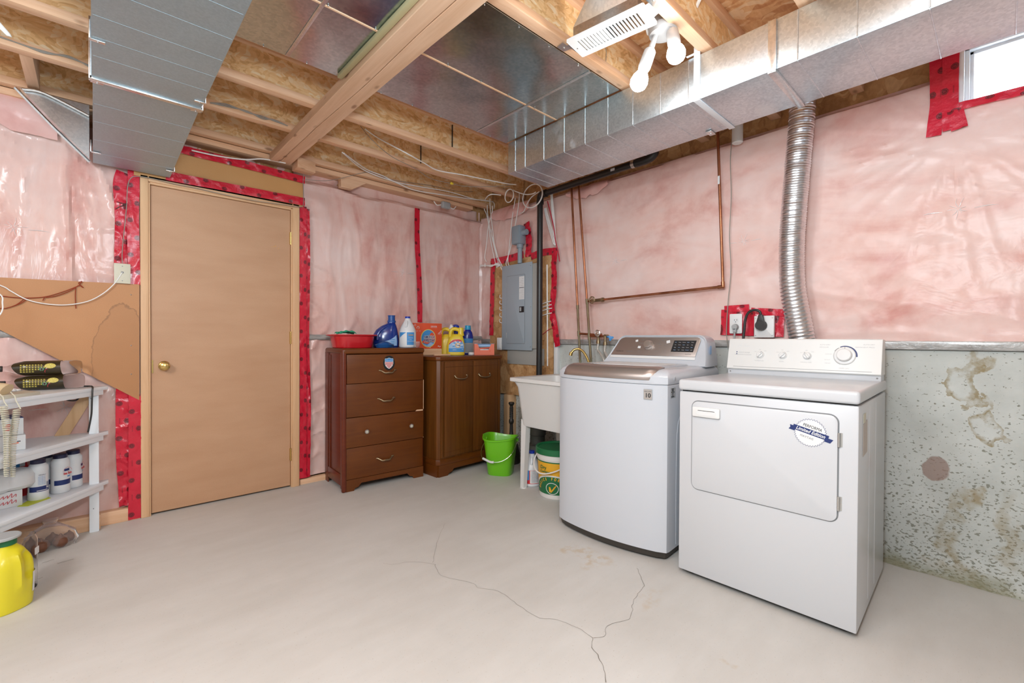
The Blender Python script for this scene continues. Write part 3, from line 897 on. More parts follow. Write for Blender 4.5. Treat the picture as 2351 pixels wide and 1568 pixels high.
# hardboard pieces beside and above the door
bm = bmesh.new(); prism(bm, [(0.204, 1.404), (-0.80, 1.385), (-0.352, 1.124), (0.202, 0.712)][::-1], 0, 0.005, face_my((0, 3.505, 0)))
hb = mobj('hardboard_panel', bm, 'hardboard', wall_back, smooth=False, label='brown hardboard triangle with a slanting lower edge left of the door')
for z in (1.34, 1.04, 0.87):
    bm = bmesh.new(); sphere(bm, (0.165, 3.499, z), 0.0035, 8, 6); mobj('nail_head', bm, 'screw_zinc', hb)
bm = bmesh.new(); prism(bm, [(0.18, 2.05), (1.136, 2.05), (1.136, 2.222), (0.9, 2.245), (0.18, 2.275)], 0, 0.005, face_my((0, 3.505, 0)))
mobj('hardboard_header', bm, 'header_board', wall_back, smooth=False, label='tan hardboard strip above the door')

# door
door = root('door_1', 'flat tan slab door in a raw pine frame', 'door', (0.65, 3.52, 0))
del door['label'], door['category']
door['kind'] = 'structure'
bm = bmesh.new(); box(bm, 0.258, 1.054, 3.520, 3.556, 0.012, 2.013, 0.002)
mobj('door_leaf', bm, 'door_skin', door, True, smooth=False, label='plain tan hardboard door leaf')
for x0, x1 in ((0.208, 0.247), (1.066, 1.112)):
    bm = bmesh.new(); box(bm, x0, x1, 3.500, 3.565, 0.0, 2.062, 0.003); mobj('jamb', bm, 'jamb_z', door, True)
for x0, x1 in ((0.247, 0.2555), (1.0565, 1.066)):
    bm = bmesh.new(); box(bm, x0, x1, 3.506, 3.565, 0.0, 2.024, 0.001); mobj('jamb_stop', bm, 'jamb_z', door, True)
bm = bmesh.new(); box(bm, 0.247, 1.066, 3.500, 3.565, 2.028, 2.062, 0.003); mobj('head_jamb', bm, 'jamb_x', door, True)
bm = bmesh.new(); box(bm, 0.2555, 1.0565, 3.506, 3.565, 2.0155, 2.028, 0.001); mobj('head_stop', bm, 'jamb_x', door, True)
for z in (1.81, 1.09, 0.24):
    bm = bmesh.new()
    cyl(bm, (1.0555, 3.510, z-0.045), (1.0555, 3.510, z+0.045), 0.006, n=12)
    for k in range(-2, 3):
        cyl(bm, (1.0555, 3.510, z+k*0.02-0.001), (1.0555, 3.510, z+k*0.02+0.001), 0.0068, n=12)
    box(bm, 1.049, 1.0545, 3.514, 3.521, z-0.044, z+0.044)
    mobj('hinge', bm, 'brass', door, True, label='brass hinge')
bm = bmesh.new(); lathe(bm, [(0.0, -0.062), (0.014, -0.061), (0.024, -0.055), (0.027, -0.044), (0.023, -0.033), (0.012, -0.026), (0.011, -0.010)], (0.322, 3.52, 0.913), 24, 'Y', False, False)
kn = mobj('knob', bm, 'brass', door, True, label='round brass door knob')
bm = bmesh.new(); lathe(bm, [(0.030, 0.0), (0.030, -0.004), (0.024, -0.009), (0.012, -0.011)], (0.322, 3.52, 0.913), 24, 'Y', True, True)
mobj('rosette', bm, 'brass', kn, True)
bm = bmesh.new(); box(bm, 0.2615, 0.269, 3.517, 3.5205, 0.87, 0.95); mobj('strike_edge', bm, 'brass', door, True)
for (x, z, r) in ((0.955, 1.742, 0.005), (0.943, 1.736, 0.004), (0.930, 1.733, 0.0025), (0.975, 1.728, 0.0035)):
    plate(door, 'stain', ngon(r, 14), face_my((x-0.65, -0.0002, z)), 'header_board', 0.0003)

# window in the top of the right wall
win = root('window_1', 'window', 'window', (2.90, -0.27, 2.16))
del win['label'], win['category']
win['kind'] = 'structure'
Y0, Y1, Z0, Z1 = -0.69, 0.150, 2.142, 2.435
def fr(name, x0, x1, w, inset, mat='vinyl_white'):
    bm = bmesh.new()
    a0, a1, b0, b1 = Y0+inset, Y1-inset, Z0+inset*0.35, Z1-inset
    box(bm, x0, x1, a1-w, a1, b0, b1, 0.002); box(bm, x0, x1, a0, a0+w, b0, b1, 0.002)
    box(bm, x0, x1, a0, a1, b0, b0+w*0.35, 0.002); box(bm, x0, x1, a0, a1, b1-w, b1, 0.002)
    return mobj(name, bm, mat, win, True)
fr('outer_frame', 2.868, 3.03, 0.022, 0.0)
fr('inner_frame', 2.90, 3.01, 0.018, 0.020)
fr('sash', 2.925, 2.99, 0.014, 0.037)
bm = bmesh.new(); box(bm, 2.955, 2.961, Y0+0.03, Y1-0.03, Z0+0.01, Z1-0.03)
mobj('pane', bm, 'glass', win, True, smooth=False)

# ------------------------------------------------------------------ ceiling: subfloor, I-joists, blocking
bm = bmesh.new(); box(bm, -2.7, 3.06, -2.9, 3.72, ZS, ZS+0.02)
ceiling = struct(mobj('ceiling', bm, 'osb_floor', smooth=False))
JY = [3.462, 3.017, 2.612, 2.188, 1.762, 1.318, 0.905, 0.522, 0.11, -0.30, -0.71, -1.12, -1.53, -1.94, -2.35]
for i, y in enumerate(JY):
    bm = bmesh.new(); XE = 2.92 if y > 0.3 else 2.80
    bm.clear(); box(bm, -2.55, XE, y-0.005, y+0.005, ZJ+0.034, ZS-0.036)
    web = mobj('joist_web', bm, 'osb_web', ceiling, smooth=False)
    for nm, z0, z1 in (('bottom_flange', ZJ, ZJ+0.038), ('top_flange', ZS-0.040, ZS-0.001)):
        bm = bmesh.new(); box(bm, -2.55, XE, y-0.027, y+0.027, z0, z1, 0.003)
        bm.transform(Matrix.Translation((0, 0, 0)))
        mobj(nm, bm, 'pine' , web)
# thin web joints that show as dark upright lines
for (p) in ((1.83,2.6,2.438), (1.824,3,2.489), (0.511,3,2.297), (5.315,2.6,4.985)):
    if 2.39 < p[2] < 2.58:
        bm = bmesh.new(); box(bm, p[0]-0.002, p[0]+0.002, p[1]-0.006, p[1]+0.003, ZJ+0.04, ZS-0.042); mobj('web_joint', bm, 'gap_dark', ceiling, smooth=False)
for (x0, x1, y0, y1) in ((2.42, 2.50, 0.93, 1.29), (2.56, 2.62, 0.14, 0.49), (2.62, 2.66, 0.14, 0.49), (-0.245, -0.20, 3.04, 3.43)):
    bm = bmesh.new(); box(bm, x0, x1, y0, y1, ZJ+0.002, ZS-0.04, 0.003); mobj('blocking', bm, 'pine_y', ceiling, label='short lumber block between joists')

# pinched star-shaped folds where the film is stapled
def star_fold(P, a, b, r, seed, name='film_crease', parent=None, up=False):
    bm = bmesh.new(); random.seed(seed)
    for k in range(9):
        t = (R(20+140*k/8) if up else 2*PI*k/9)+random.uniform(-0.2, 0.2)
        l = r*random.uniform(0.45, 1.0)
        m = random.uniform(-0.3, 0.3)*l*0.5
        pts = [P(a+0.15*l*math.cos(t), b+0.15*l*math.sin(t), 0.0), P(a+0.6*l*math.cos(t)-m*math.sin(t), b+0.6*l*math.sin(t)+m*math.cos(t), 0.003), P(a+l*math.cos(t), b+l*math.sin(t), -0.002)]
        tube(bm, pts, lambda q: 0.0014*(1-0.6*q), 5, 4)
    for s_ in (-1, 1):
        tube(bm, [P(a+s_*r*0.9, b-0.1*r, 0.001), P(a+s_*r*1.7, b-0.05*r, 0.002), P(a+s_*r*2.4, b-0.12*r, -0.002)], lambda q: 0.0016*math.sin(PI*min(1, q+0.1))+0.0002, 5, 5)
    mobj(name, bm, 'film_fold', parent, label='small star-shaped pinch in the clear film')
q_ = (2.85,0.14,1.684); star_fold(PR(2.885-max(0.012, disp_right(q_[1], q_[2]))-0.001), q_[1], q_[2], 0.055, 1, parent=wall_right)
q_ = (2.85,1.968,1.676); star_fold(PR(2.885-max(0.012, disp_right(q_[1], q_[2]))-0.001), q_[1], q_[2], 0.045, 2, parent=wall_right)
q_ = (2.85,1.059,1.683); star_fold(PR(2.885-max(0.012, disp_right(q_[1], q_[2]))-0.001), q_[1], q_[2], 0.045, 3, parent=wall_right)
q_ = (-0.118,3.53,0.698); star_fold(PB(3.575-max(0.012, disp_left(q_[0], q_[2]))-0.001), q_[0], q_[2], 0.06, 4, parent=wall_back)
q_ = (1.972,3.53,1.662); star_fold(PB(3.575-max(0.012, disp_rightpart(q_[0], q_[2]))-0.001), q_[0], q_[2], 0.05, 5, parent=wall_back)
q_ = (-0.307,3.53,1.667); star_fold(PB(3.575-max(0.012, disp_left(q_[0], q_[2]))-0.001), q_[0], q_[2], 0.06, 6, parent=wall_back)

# ------------------------------------------------------------------ big timber under the joists
bt = root('wooden_beam', 'long rough pine beam slung under the joists towards the door', 'beam', (0.98, 1.2, ZJ-0.06))
def beam_board(side):
    bm = bmesh.new(); rs = []
    N = 60
    for i in range(N+1):
        y = -1.3+(3.470+1.3)*i/N
        xo = 0.905+0.026*(1.5-y)/2.0*0+(0.012 if side else 0)*0
        c = 0.978+0.012*fn(y, 1, 0, 1.1)+0.008*(1.4-y)
        gap = 0.0020+0.0015*abs(fn(y, 7, 0, 3))
        L = 0.895+0.002*fn(y, 5, 0, 2)+0.010*ss(1.2, 3.4, y); Rr = 1.050+0.003*fn(y, 9, 0, 2)-0.012*ss(1.2, 3.4, y)+0.01*ss(2.0, 1.2, y)
        a, b = (L, c-gap) if side == 0 else (c+gap, Rr)
        zb = ZJ-0.052+(0 if side == 0 else 0.002)
        rs.append([(a, y, ZJ-0.001), (a, y, zb+0.003), (a+0.003, y, zb), (b-0.002, y, zb), (b, y, zb+0.003), (b, y, ZJ-0.001)])
    rings(bm, rs)
    mobj('beam_ply', bm, 'pine_y', bt, True)
beam_board(0); beam_board(1)
bm = bmesh.new(); box(bm, 0.868, 0.893, 1.32, 2.19, ZJ-0.028, ZJ-0.008, 0.004)
mobj('sill_gasket', bm, 'olive_foam', bt, True, label='olive foam strip along the beam')
bm = bmesh.new(); prism(bm, [(1.055, 3.36), (1.19, 3.40), (1.19, 3.48), (1.055, 3.48)], ZJ-0.085, ZJ-0.010, None, 0.003)
mobj('support_block', bm, 'pine', bt, True, label='short block beside the beam end')

# ------------------------------------------------------------------ sheet-metal pans across two joist bays
pan = root('joist_pan', 'flat shiny sheet metal pan nailed under the joists', 'sheet metal', (1.2, 1.77, ZJ-0.006))
for (y0, y1) in ((1.345, 1.774), (1.780, 2.212)):
    for (x0, x1) in ((0.362, 0.648), (0.656, 1.742), (1.75, 1.984)):
        bm = bmesh.new(); nx = max(4, int((x1-x0)/0.06)); ny = 8; g = []
        for j in range(ny+1):
            g.append([])
            for i in range(nx+1):
                x = x0+(x1-x0)*i/nx; y = y0+(y1-y0)*j/ny
                e = min(1, min(i, nx-i)/2, min(j, ny-j)/2)
                g[j].append(bm.verts.new((x, y, ZJ-0.006+0.004*e*fn(x, y, 2, 2.2))))
        for j in range(ny):
            for i in range(nx):
                bm.faces.new((g[j][i], g[j+1][i], g[j+1][i+1], g[j][i+1]))
        ex = bmesh.ops.extrude_face_region(bm, geom=list(bm.faces))
        bmesh.ops.translate(bm, vec=(0, 0, 0.003), verts=[v for v in ex['geom'] if isinstance(v, bmesh.types.BMVert)])
        mobj('metal_sheet', bm, 'sheet_metal', pan, True)
for x, y0, y1 in ((0.652, 1.345, 2.21), (1.746, 1.345, 2.21)):
    bm = bmesh.new(); box(bm, x-0.012, x+0.004, y0, y1, ZJ-0.0095, ZJ-0.0065, 0.001); mobj('lap_seam', bm, 'duct_bare', pan, True)
bm = bmesh.new(); box(bm, 0.362, 1.984, 1.772, 1.782, ZJ-0.0085, ZJ-0.0035, 0.001); mobj('lap_seam', bm, 'pine', pan, True, label='slim wood line between the sheets')
for k in range(26):
    x = 0.42+k*0.062
    for y in (1.765, 2.204, 1.353):
        if (k*7+int(y*10)) % 3 == 0:
            bm = bmesh.new(); sphere(bm, (x+0.02*noise.noise(Vector((x*9, y, 0))), y, ZJ-0.0095), 0.003, 8, 5); mobj('nail_head', bm, 'screw_zinc', pan, True)

# ------------------------------------------------------------------ rectangular trunk duct on the left
dl = root('trunk_duct', 'wide dull grey trunk duct hanging at left, running to the wall above the door', 'duct', (0.175, 2.3, 2.1))
def duct_left(y0, y1, x0, x1, zb0, zb1, crosses):
    bm = bmesh.new()
    rings(bm, [[(x0, y0, zb0), (x1, y0, zb0), (x1, y0, ZJ-0.001), (x0, y0, ZJ-0.001)], [(x0, y1, zb1), (x1, y1, zb1), (x1, y1, ZJ-0.001), (x0, y1, ZJ-0.001)]])
    for y in crosses:
        k = (y-y0)/(y1-y0); z = zb0+(zb1-zb0)*k
        box(bm, x0+0.004, x1-0.004, y-0.0012, y+0.0012, z-0.0007, z+0.002, 0.0004, 1)
    return mobj('duct_section', bm, 'duct_blue', dl, True, smooth=False)
duct_left(0.5, 2.405, -0.002, 0.352, 2.098, 2.098, (1.62, 1.78, 1.94, 2.08, 2.22))
duct_left(2.425, 3.478, 0.002, 0.349, 2.100, 2.068, (2.66, 2.86, 3.10, 3.3))
bm = bmesh.new(); box(bm, -0.008, 0.358, 2.403, 2.428, 2.090, 2.104, 0.002); box(bm, -0.010, 0.0, 2.403, 2.428, 2.09, 2.33, 0.002); box(bm, 0.351, 0.361, 2.403, 2.428, 2.09, 2.33, 0.002)
mobj('drive_cleat', bm, 'duct_bare', dl, True, label='bright folded joint strip across the duct')
for (x, y, z, s) in ((0.0, 2.10, 2.098, 1), (0.352, 2.34, 2.098, -1), (0.0, 2.432, 2.094, 1), (0.351, 2.432, 2.094, -1), (0.0, 3.28, 2.070, 1), (0.349, 3.33, 2.068, -1)):
    bm = bmesh.new(); box(bm, x-0.008*s, x+0.034*s, y-0.008, y+0.008, z-0.004, z-0.0005, 0.001); box(bm, x-0.008*s, x-0.004*s, y-0.008, y+0.008, z-0.004, z+0.06, 0.001)
    sphere(bm, (x+0.015*s, y, z-0.0045), 0.003, 8, 5)
    mobj('strap_clip', bm, 'duct_bare', dl, True, label='small bright strap end with a screw')
# stack boot beside it: a slanted sheet-metal transition
sb = root('stack_boot', 'slanted sheet metal boot in the corner left of the trunk duct', 'duct', (-0.13, 3.42, 2.2))
bm = bmesh.new()
A = [(-0.27, 2.355), (-0.012, 2.355), (-0.012, 2.065)]
prism(bm, [(p[0], p[1]) for p in A], -0.10, 0.0, face_my((0, 3.40, 0)), 0.0)
mobj('boot_body', bm, 'duct_bare', sb, True, smooth=False)
bm = bmesh.new(); tube(bm, [(-0.285, 3.392, 2.345), (-0.15, 3.392, 2.19), (-0.012, 3.392, 2.045)], 0.008, 6, 1); mobj('boot_flange', bm, 'duct_bare', sb, True)
bm = bmesh.new(); tube(bm, [(-0.26, 3.385, 2.345), (-0.18, 3.38, 2.35), (-0.012, 3.38, 2.29)], 0.006, 6, 6); mobj('boot_seam', bm, 'duct_bare', sb, True)

# ------------------------------------------------------------------ bright rectangular duct along the right wall
dr = root('supply_duct', 'long bright sheet metal supply duct hanging along the right wall', 'duct', (2.18, 0.9, 2.165))
def duct_right(y0, y1, cross):
    bm = bmesh.new(); x0, x1, z0, z1 = 1.99, 2.374, 2.163, ZJ-0.010
    box(bm, x0, x1, y0, y1, z0, z1, 0.004, 2)
    for y in cross:
        box(bm, x0-0.0022, x0+0.002, y-0.0022, y+0.0022, z0+0.003, z1-0.003, 0.0012, 1)
        box(bm, x0+0.003, x1-0.003, y-0.0022, y+0.0022, z0-0.0022, z0+0.002, 0.0012, 1)
    return mobj('duct_section', bm, 'duct_metal', dr, True)
duct_right(0.645, 2.200, (0.86, 0.98, 1.12, 1.27, 1.42, 1.57, 1.72, 1.88, 2.04, 2.13)[1:])
duct_right(-1.9, 0.62, (0.545, 0.36, 0.17, -0.02, -0.3, -0.6, -0.9, -1.2))
bm = bmesh.new(); box(bm, 1.981, 1.991, 0.618, 0.648, 2.155, ZJ-0.012, 0.002); box(bm, 1.983, 2.380, 0.618, 0.648, 2.152, 2.1645, 0.002); box(bm, 2.373, 2.384, 0.618, 0.648, 2.155, ZJ-0.012, 0.002)
mobj('drive_cleat', bm, 'duct_bare', dr, True, label='folded joint strip around the duct')
bm = bmesh.new(); box(bm, 1.9835, 1.9885, 0.925, 0.953, 2.163, ZJ+0.03, 0.001); box(bm, 1.975, 1.9885, 0.925, 0.985, ZJ-0.004, ZJ+0.002-0.004, 0.0005)
box(bm, 1.984, 2.38, 0.925, 0.953, 2.158, 2.162, 0.001)
mobj('hanger_strap', bm, 'white_paint', dr, True, label='pale hanger strap around the duct')
bm = bmesh.new(); box(bm, 2.32, 2.378, 1.02, 1.05, 2.156, 2.1615, 0.001); sphere(bm, (2.35, 1.035, 2.155), 0.004, 8, 5); mobj('strap_clip', bm, 'duct_bare', dr, True)

# ------------------------------------------------------------------ floor register on a boot, hung between two joists near the bulbs
rg = root('air_register', 'white slotted air register hanging on metal straps between joists', 'register', (1.535, 1.085, 2.33))
RM = frame_m((1.535, 1.085, 2.330), (0.115, -0.31, 0.0), (0.31, 0.115, 0.0))   # local x along the register (towards camera side), y across
RM = Matrix.Translation((1.537, 1.087, 2.325)) @ Matrix.Rotation(R(8), 4, 'Z')
bm = bmesh.new()
HL, HW = 0.165, 0.064
# frame of the grille with 19 real slots
slots = [(-0.128+0.0142*k) for k in range(19)]
xs = [-HW, -0.040, 0.040, HW]
box(bm, -HW, -0.040, -HL, HL, 0, 0.004, 0.0, M=RM); box(bm, 0.040, HW, -HL, HL, 0, 0.004, 0.0, M=RM)
ed = [-HL]
for s_ in slots:
    ed += [s_-0.0042, s_+0.0042]
ed.append(HL)
for a, b in zip(ed[::2], ed[1::2]):
    box(bm, -0.0405, 0.0405, a, b, 0, 0.004, 0.0, M=RM)
for (a0, a1, b0, b1) in ((-HW-0.003, -HW, -HL, HL), (HW, HW+0.003, -HL, HL), (-HW, HW, -HL-0.003, -HL), (-HW, HW, HL, HL+0.003)):
    box(bm, a0, a1, b0, b1, -0.001, 0.010, 0.001, 1, M=RM)
mobj('grille', bm, 'white_plastic', rg, True, smooth=False, label='white steel grille of narrow slots')
bm = bmesh.new()
for s_ in slots[10:]:
    box(bm, -0.038, 0.038, s_-0.0045, s_+0.003, 0.0055, 0.0075, M=RM)
mobj('damper', bm, 'white_plastic', rg, True, smooth=False, label='white damper blades behind half of the slots')
for sx in (-1, 1):
    bm = bmesh.new(); lathe(bm, [(0.0, -0.0015), (0.003, -0.001), (0.004, 0.001)], RM @ Vector((0, sx*0.152, 0)), 10); mobj('screw', bm, 'screw_zinc', rg, True)
bm = bmesh.new()
def rq(hw, hl, z, cx=0, cy=0):
    return [RM @ Vector(p) for p in ((-hw+cx, -hl+cy, z), (hw+cx, -hl+cy, z), (hw+cx, hl+cy, z), (-hw+cx, hl+cy, z))]
rings(bm, [rq(0.055, 0.14, 0.009), rq(0.055, 0.14, 0.055), rq(0.055, 0.075, 0.13, -0.02, -0.01), rq(0.055, 0.075, 0.20, -0.02, -0.01)], True, False, False)
mobj('boot', bm, 'duct_bare', rg, True, smooth=False, label='grey sheet metal boot above the grille')
for s_, y1 in ((1, 1.292), (-1, 0.93)):
    bm = bmesh.new(); c = RM @ Vector((0, s_*HL, 0.002))
    d = 1 if s_ > 0 else -1
    ys = [c.y-0.004*d, c.y+0.02*d, (1.300 if d > 0 else 0.925), (1.338 if d > 0 else 0.885)]
    zs = [2.333, 2.338, ZJ-0.004, ZJ-0.004]
    rows = []
    for (y, z, w) in zip(ys, zs, (0.040, 0.036, 0.030, 0.022)):
        rows.append([(c.x-w+0.006*d, y, z), (c.x+w+0.006*d, y, z), (c.x+w+0.006*d, y, z+0.002), (c.x-w+0.006*d, y, z+0.002)])
    rings(bm, rows)
    st = mobj('mounting_strap', bm, 'duct_bare', rg, True, label='bent metal strap screwed to the joist')
    bm = bmesh.new(); sphere(bm, (c.x+0.006*d, (1.318 if d > 0 else 0.905), ZJ-0.005), 0.0045, 8, 5); mobj('screw', bm, 'screw_zinc', st, True)

# white corrugated hose above, by the register
bm = bmesh.new()
tube(bm, [(1.02, 1.24, 2.50), (1.14, 1.20, 2.48), (1.26, 1.14, 2.49), (1.36, 1.09, 2.53)], lambda t: 0.036+0.004*math.sin(t*260), 16, 40)
tag(mobj('flexible_hose', bm, 'pvc_white'), 'white corrugated flexible hose between joists above the air register', 'hose')

# ------------------------------------------------------------------ twin lampholder with two bare bulbs
lf = root('ceiling_lamp', 'white twin lampholder with two glowing bare bulbs beside the joist', 'lamp', (1.75, 0.97, 2.43))
bm = bmesh.new(); lathe(bm, [(0.052, 2.39), (0.052, 2.44)], (1.752, 0.985, 0), 8)
mobj('junction_box', bm, 'grey_plastic', lf, True, smooth=False, label='grey octagon electrical box')
bm = bmesh.new(); lathe(bm, [(0.0, 2.352), (0.035, 2.354), (0.055, 2.362), (0.060, 2.378), (0.058, 2.392)], (1.752, 0.975, 0), 28, 'Z', False, True)
mobj('canopy', bm, 'socket_white', lf, True, label='round white canopy')
def lampholder(p0, p1, c):
    p0 = Vector(p0); c = Vector(c); d = (c-p0).normalized()
    bm = bmesh.new()
    q = d.to_track_quat('Z', 'Y').to_matrix()
    L = (c-p0).length
    lathe(bm, [(0.010, -0.02), (0.012, L-0.155), (0.018, L-0.148), (0.0245, L-0.138), (0.0255, L-0.066), (0.022, L-0.055)], p0, 20, q)
    h = mobj('lamp_holder', bm, 'socket_white', lf, True)
    bm = bmesh.new(); lathe(bm, [(0.014, L-0.055), (0.022, L-0.040), (0.032, L-0.020), (0.036, L), (0.033, L+0.017), (0.022, L+0.030), (0.0, L+0.036)], p0, 24, q, False, False)
    mobj('bulb', bm, 'lamp_glow', lf, True, label='glowing white bulb')
lampholder((1.742, 0.930, 2.352), None, (1.69,0.884,2.215))
lampholder((1.722, 0.995, 2.345), None, (1.662,1.031,2.155))

# ------------------------------------------------------------------ dryer
dy = root('clothes_dryer', 'white front-loading clothes dryer with a seal-shaped sticker on its door, beside the concrete wall', 'dryer', (2.018, 0.6835, 0), 1.7)
W2 = 0.336
bm = bmesh.new(); box(bm, 0.0, 0.685, -W2, W2, 0.022, 0.851, 0.006)
body = mobj('cabinet', bm, 'enamel', dy)
bm = bmesh.new(); box(bm, 0.012, 0.66, -W2+0.01, W2-0.01, 0.845, 0.866); mobj('lid_gap_shade', bm, 'gap_dark', dy, smooth=False)  # dark filler painted in as the shade under the lid
bm = bmesh.new(); box(bm, 0.02, 0.66, -W2+0.012, W2-0.012, 0.012, 0.03); mobj('toe_gap_shade', bm, 'gap_dark', dy, smooth=False)  # dark filler painted in as the shade beneath the cabinet
for sx in (0.06, 0.62):
    for sy in (-0.29, 0.29):
        bm = bmesh.new(); cyl(bm, (sx, sy, 0), (sx, sy, 0.03), 0.022, 0.018, 14); mobj('foot', bm, 'base_black', dy)
bm = bmesh.new(); box(bm, -0.008, 0.69, -W2-0.004, W2+0.004, 0.857, 0.906, 0.013, 4); mobj('top_lid', bm, 'enamel', dy)
# door, with a flat grey outline painted as the shadow line around it
DPOLY = rrect(0.548, 0.398, 0.028, 6, 0.0, 0.612)
plate(dy, 'door_shadow_line', rrect(0.556, 0.406, 0.032, 6, 0.0, 0.612), face_mx((0.0005, 0, 0)), 'groove_grey', 0.001)
dd = plate(dy, 'door', DPOLY, face_mx((0.0, 0, 0)), 'enamel', 0.007, 0.003)
hp = plate(dd, 'handle_plate', rrect(0.120, 0.044, 0.006, 4, -0.207, 0.766), face_mx((-0.007, 0, 0)), 'white_plastic', 0.014, 0.004)
plate(hp, 'finger_slot', rrect(0.086, 0.020, 0.010, 5, -0.204, 0.764), face_mx((-0.021, 0, 0)), 'label_white', 0.0008)
plate(hp, 'slot_shadow', rrect(0.074, 0.0022, 0.001, 2, -0.204, 0.7735), face_mx((-0.0219, 0, 0)), 'gap_dark', 0.0004)
for z in (0.722, 0.486):
    bm = bmesh.new()
    cyl(bm, (-0.006, -0.278, z-0.026), (-0.006, -0.278, z+0.026), 0.0048, n=10)
    for k in range(3):
        cyl(bm, (-0.006, -0.278, z-0.015+k*0.015), (-0.006, -0.278, z-0.0135+k*0.015), 0.0054, n=10)
    box(bm, -0.002, 0.0, -0.288, -0.274, z-0.026, z+0.026)
    mobj('hinge', bm, 'screw_zinc', dy, label='small metal door hinge')
# seal sticker
BX = (-0.0072, -0.187, 0.735)
def star(r0, r1, n):
    return [((r0 if i % 2 else r1)*math.cos(PI*i/n+0.1), (r0 if i % 2 else r1)*math.sin(PI*i/n+0.1)) for i in range(2*n)]
stk = plate(dd, 'seal_sticker', star(0.0495, 0.0545, 36), face_mx(BX), 'ink_navy', 0.0003, label='round zigzag-edged sticker with a navy banner')
plate(stk, 'sticker_face', star(0.0479, 0.0527, 36), face_mx((BX[0]-0.0003, BX[1], BX[2])), 'ink_white', 0.0002)
TB = face_mx((BX[0]-0.0006, BX[1], BX[2])) @ Matrix.Rotation(R(-15), 4, 'Z')
bn = plate(stk, 'banner', [(-0.060, -0.007), (0.060, -0.007), (0.060, 0.0125), (-0.060, 0.0125)], TB, 'ink_navy', 0.0003, label='navy banner across the sticker')
plate(stk, 'banner_tail', [(-0.072, -0.012), (-0.050, -0.012), (-0.050, 0.006), (-0.072, 0.006), (-0.068, -0.003)], TB, 'ink_navy', 0.0002)
plate(stk, 'banner_tail', [(0.050, -0.013), (0.070, -0.013), (0.076, 0.003), (0.060, 0.003), (0.050, 0.003)], TB, 'ink_navy', 0.0002)
TL = Matrix.Translation((-0.0004, 0, 0))
text(stk, 'Limited Edition', 0.0185, TL @ TB @ Matrix.Translation((0, 0.0028, 0)), 'ink_white', bold=0.00035, shear=0.25, sx=0.87)
text(stk, 'PERFORMA', 0.0165, TL @ TB @ Matrix.Translation((0.002, 0.0225, 0)), 'ink_black', sx=0.78)
text(stk, 'MAYTAG', 0.0112, TL @ TB @ Matrix.Translation((-0.006, -0.0205, 0)), 'ink_grey', sx=0.95, space=1.1)
# control console: kick strip below, tilted panel above
bm = bmesh.new(); box(bm, 0.578, 0.68, -W2+0.004, W2-0.004, 0.903, 0.945, 0.003); mobj('console_base', bm, 'enamel', dy)
for sy in (-0.318, 0.318):
    bm = bmesh.new(); lathe(bm, [(0.004, 0), (0.004, -0.001), (0.0, -0.0015)], (0.578, sy, 0.918), 10, 'X'); mobj('screw', bm, 'ink_grey', dy)
bm = bmesh.new()
prism(bm, [(0.565, 0.936), (0.572, 0.930), (0.685, 0.930), (0.685, 1.092), (0.612, 1.096), (0.606, 1.092)], -W2+0.002, W2-0.002, Matrix(((1, 0, 0, 0), (0, 0, -1, 0), (0, 1, 0, 0), (0, 0, 0, 1))), 0.0035)
cs = mobj('console', bm, 'white_console', dy, label='tilted white control console')
sl = math.atan2(0.041, 0.156)
CM = Matrix.Translation((0.565, 0, 0.936)) @ Matrix.Rotation(sl, 4, 'Y') @ face_mx((0, 0, 0))   # x right, y up the panel
def on_console(x, y, d=0.0):
    return CM @ Matrix.Translation((x, y, d))
bm = bmesh.new(); prism(bm, rrect(0.60, 0.0014, 0.0005, 2, 0, 0.010), 0, 0.0006, CM); mobj('console_line', bm, 'groove_grey', cs)
for kx, nm, ang, lab in ((-0.169, 'TEMPERATURE', 40, ''), (-0.063, 'SIGNAL', 40, ''), (0.044, 'WRINKLE CARE', -35, '')):
    M = on_console(kx, 0.078)
    bm = bmesh.new(); lathe(bm, [(0.019, 0), (0.019, 0.004), (0.016, 0.006), (0.0155, 0.012), (0.014, 0.014)], (0, 0, 0), 28); bm.transform(M)
    k = mobj('selector_knob', bm, 'white_plastic', cs, label='small white selector knob')
    bm = bmesh.new(); box(bm, -0.0048, 0.0048, -0.0175, 0.0175, 0.010, 0.022, 0.0025); bm.transform(M @ Matrix.Rotation(R(-ang), 4, 'Z')); mobj('knob_grip', bm, 'white_plastic', k)
    bm = bmesh.new(); box(bm, -0.0007, 0.0007, 0.006, 0.0175, 0.0218, 0.0223); bm.transform(M @ Matrix.Rotation(R(-ang), 4, 'Z')); mobj('pointer', bm, 'ink_grey', k)
    text(cs, nm, 0.0068, on_console(kx-0.004, 0.045, 0.0002), 'ink_light')
    for da, tx in ((-60, 'LOW'), (-8, 'MED'), (45, 'HIGH')):
        text(cs, tx, 0.0048, on_console(kx+0.030*math.sin(R(da)), 0.082+0.024*math.cos(R(da)), 0.0002), 'ink_light')
MD = on_console(0.196, 0.083)
def arc(r0, r1, a0, a1, n=20):
    o = [(r1*math.sin(R(a0+(a1-a0)*i/n)), r1*math.cos(R(a0+(a1-a0)*i/n))) for i in range(n+1)]
    return o+[(r0*math.sin(R(a0+(a1-a0)*i/n)), r0*math.cos(R(a0+(a1-a0)*i/n))) for i in range(n, -1, -1)]
plate(cs, 'dial_arc', arc(0.043, 0.049, -25, 95), MD, 'ink_navy', 0.0005, label='navy arc around the timer dial')
plate(cs, 'dial_arc', arc(0.043, 0.047, -62, -32), MD, 'ink_grey', 0.0005)
plate(cs, 'dial_arc', arc(0.0435, 0.0455, -160, -66), MD, 'ink_light', 0.0004)
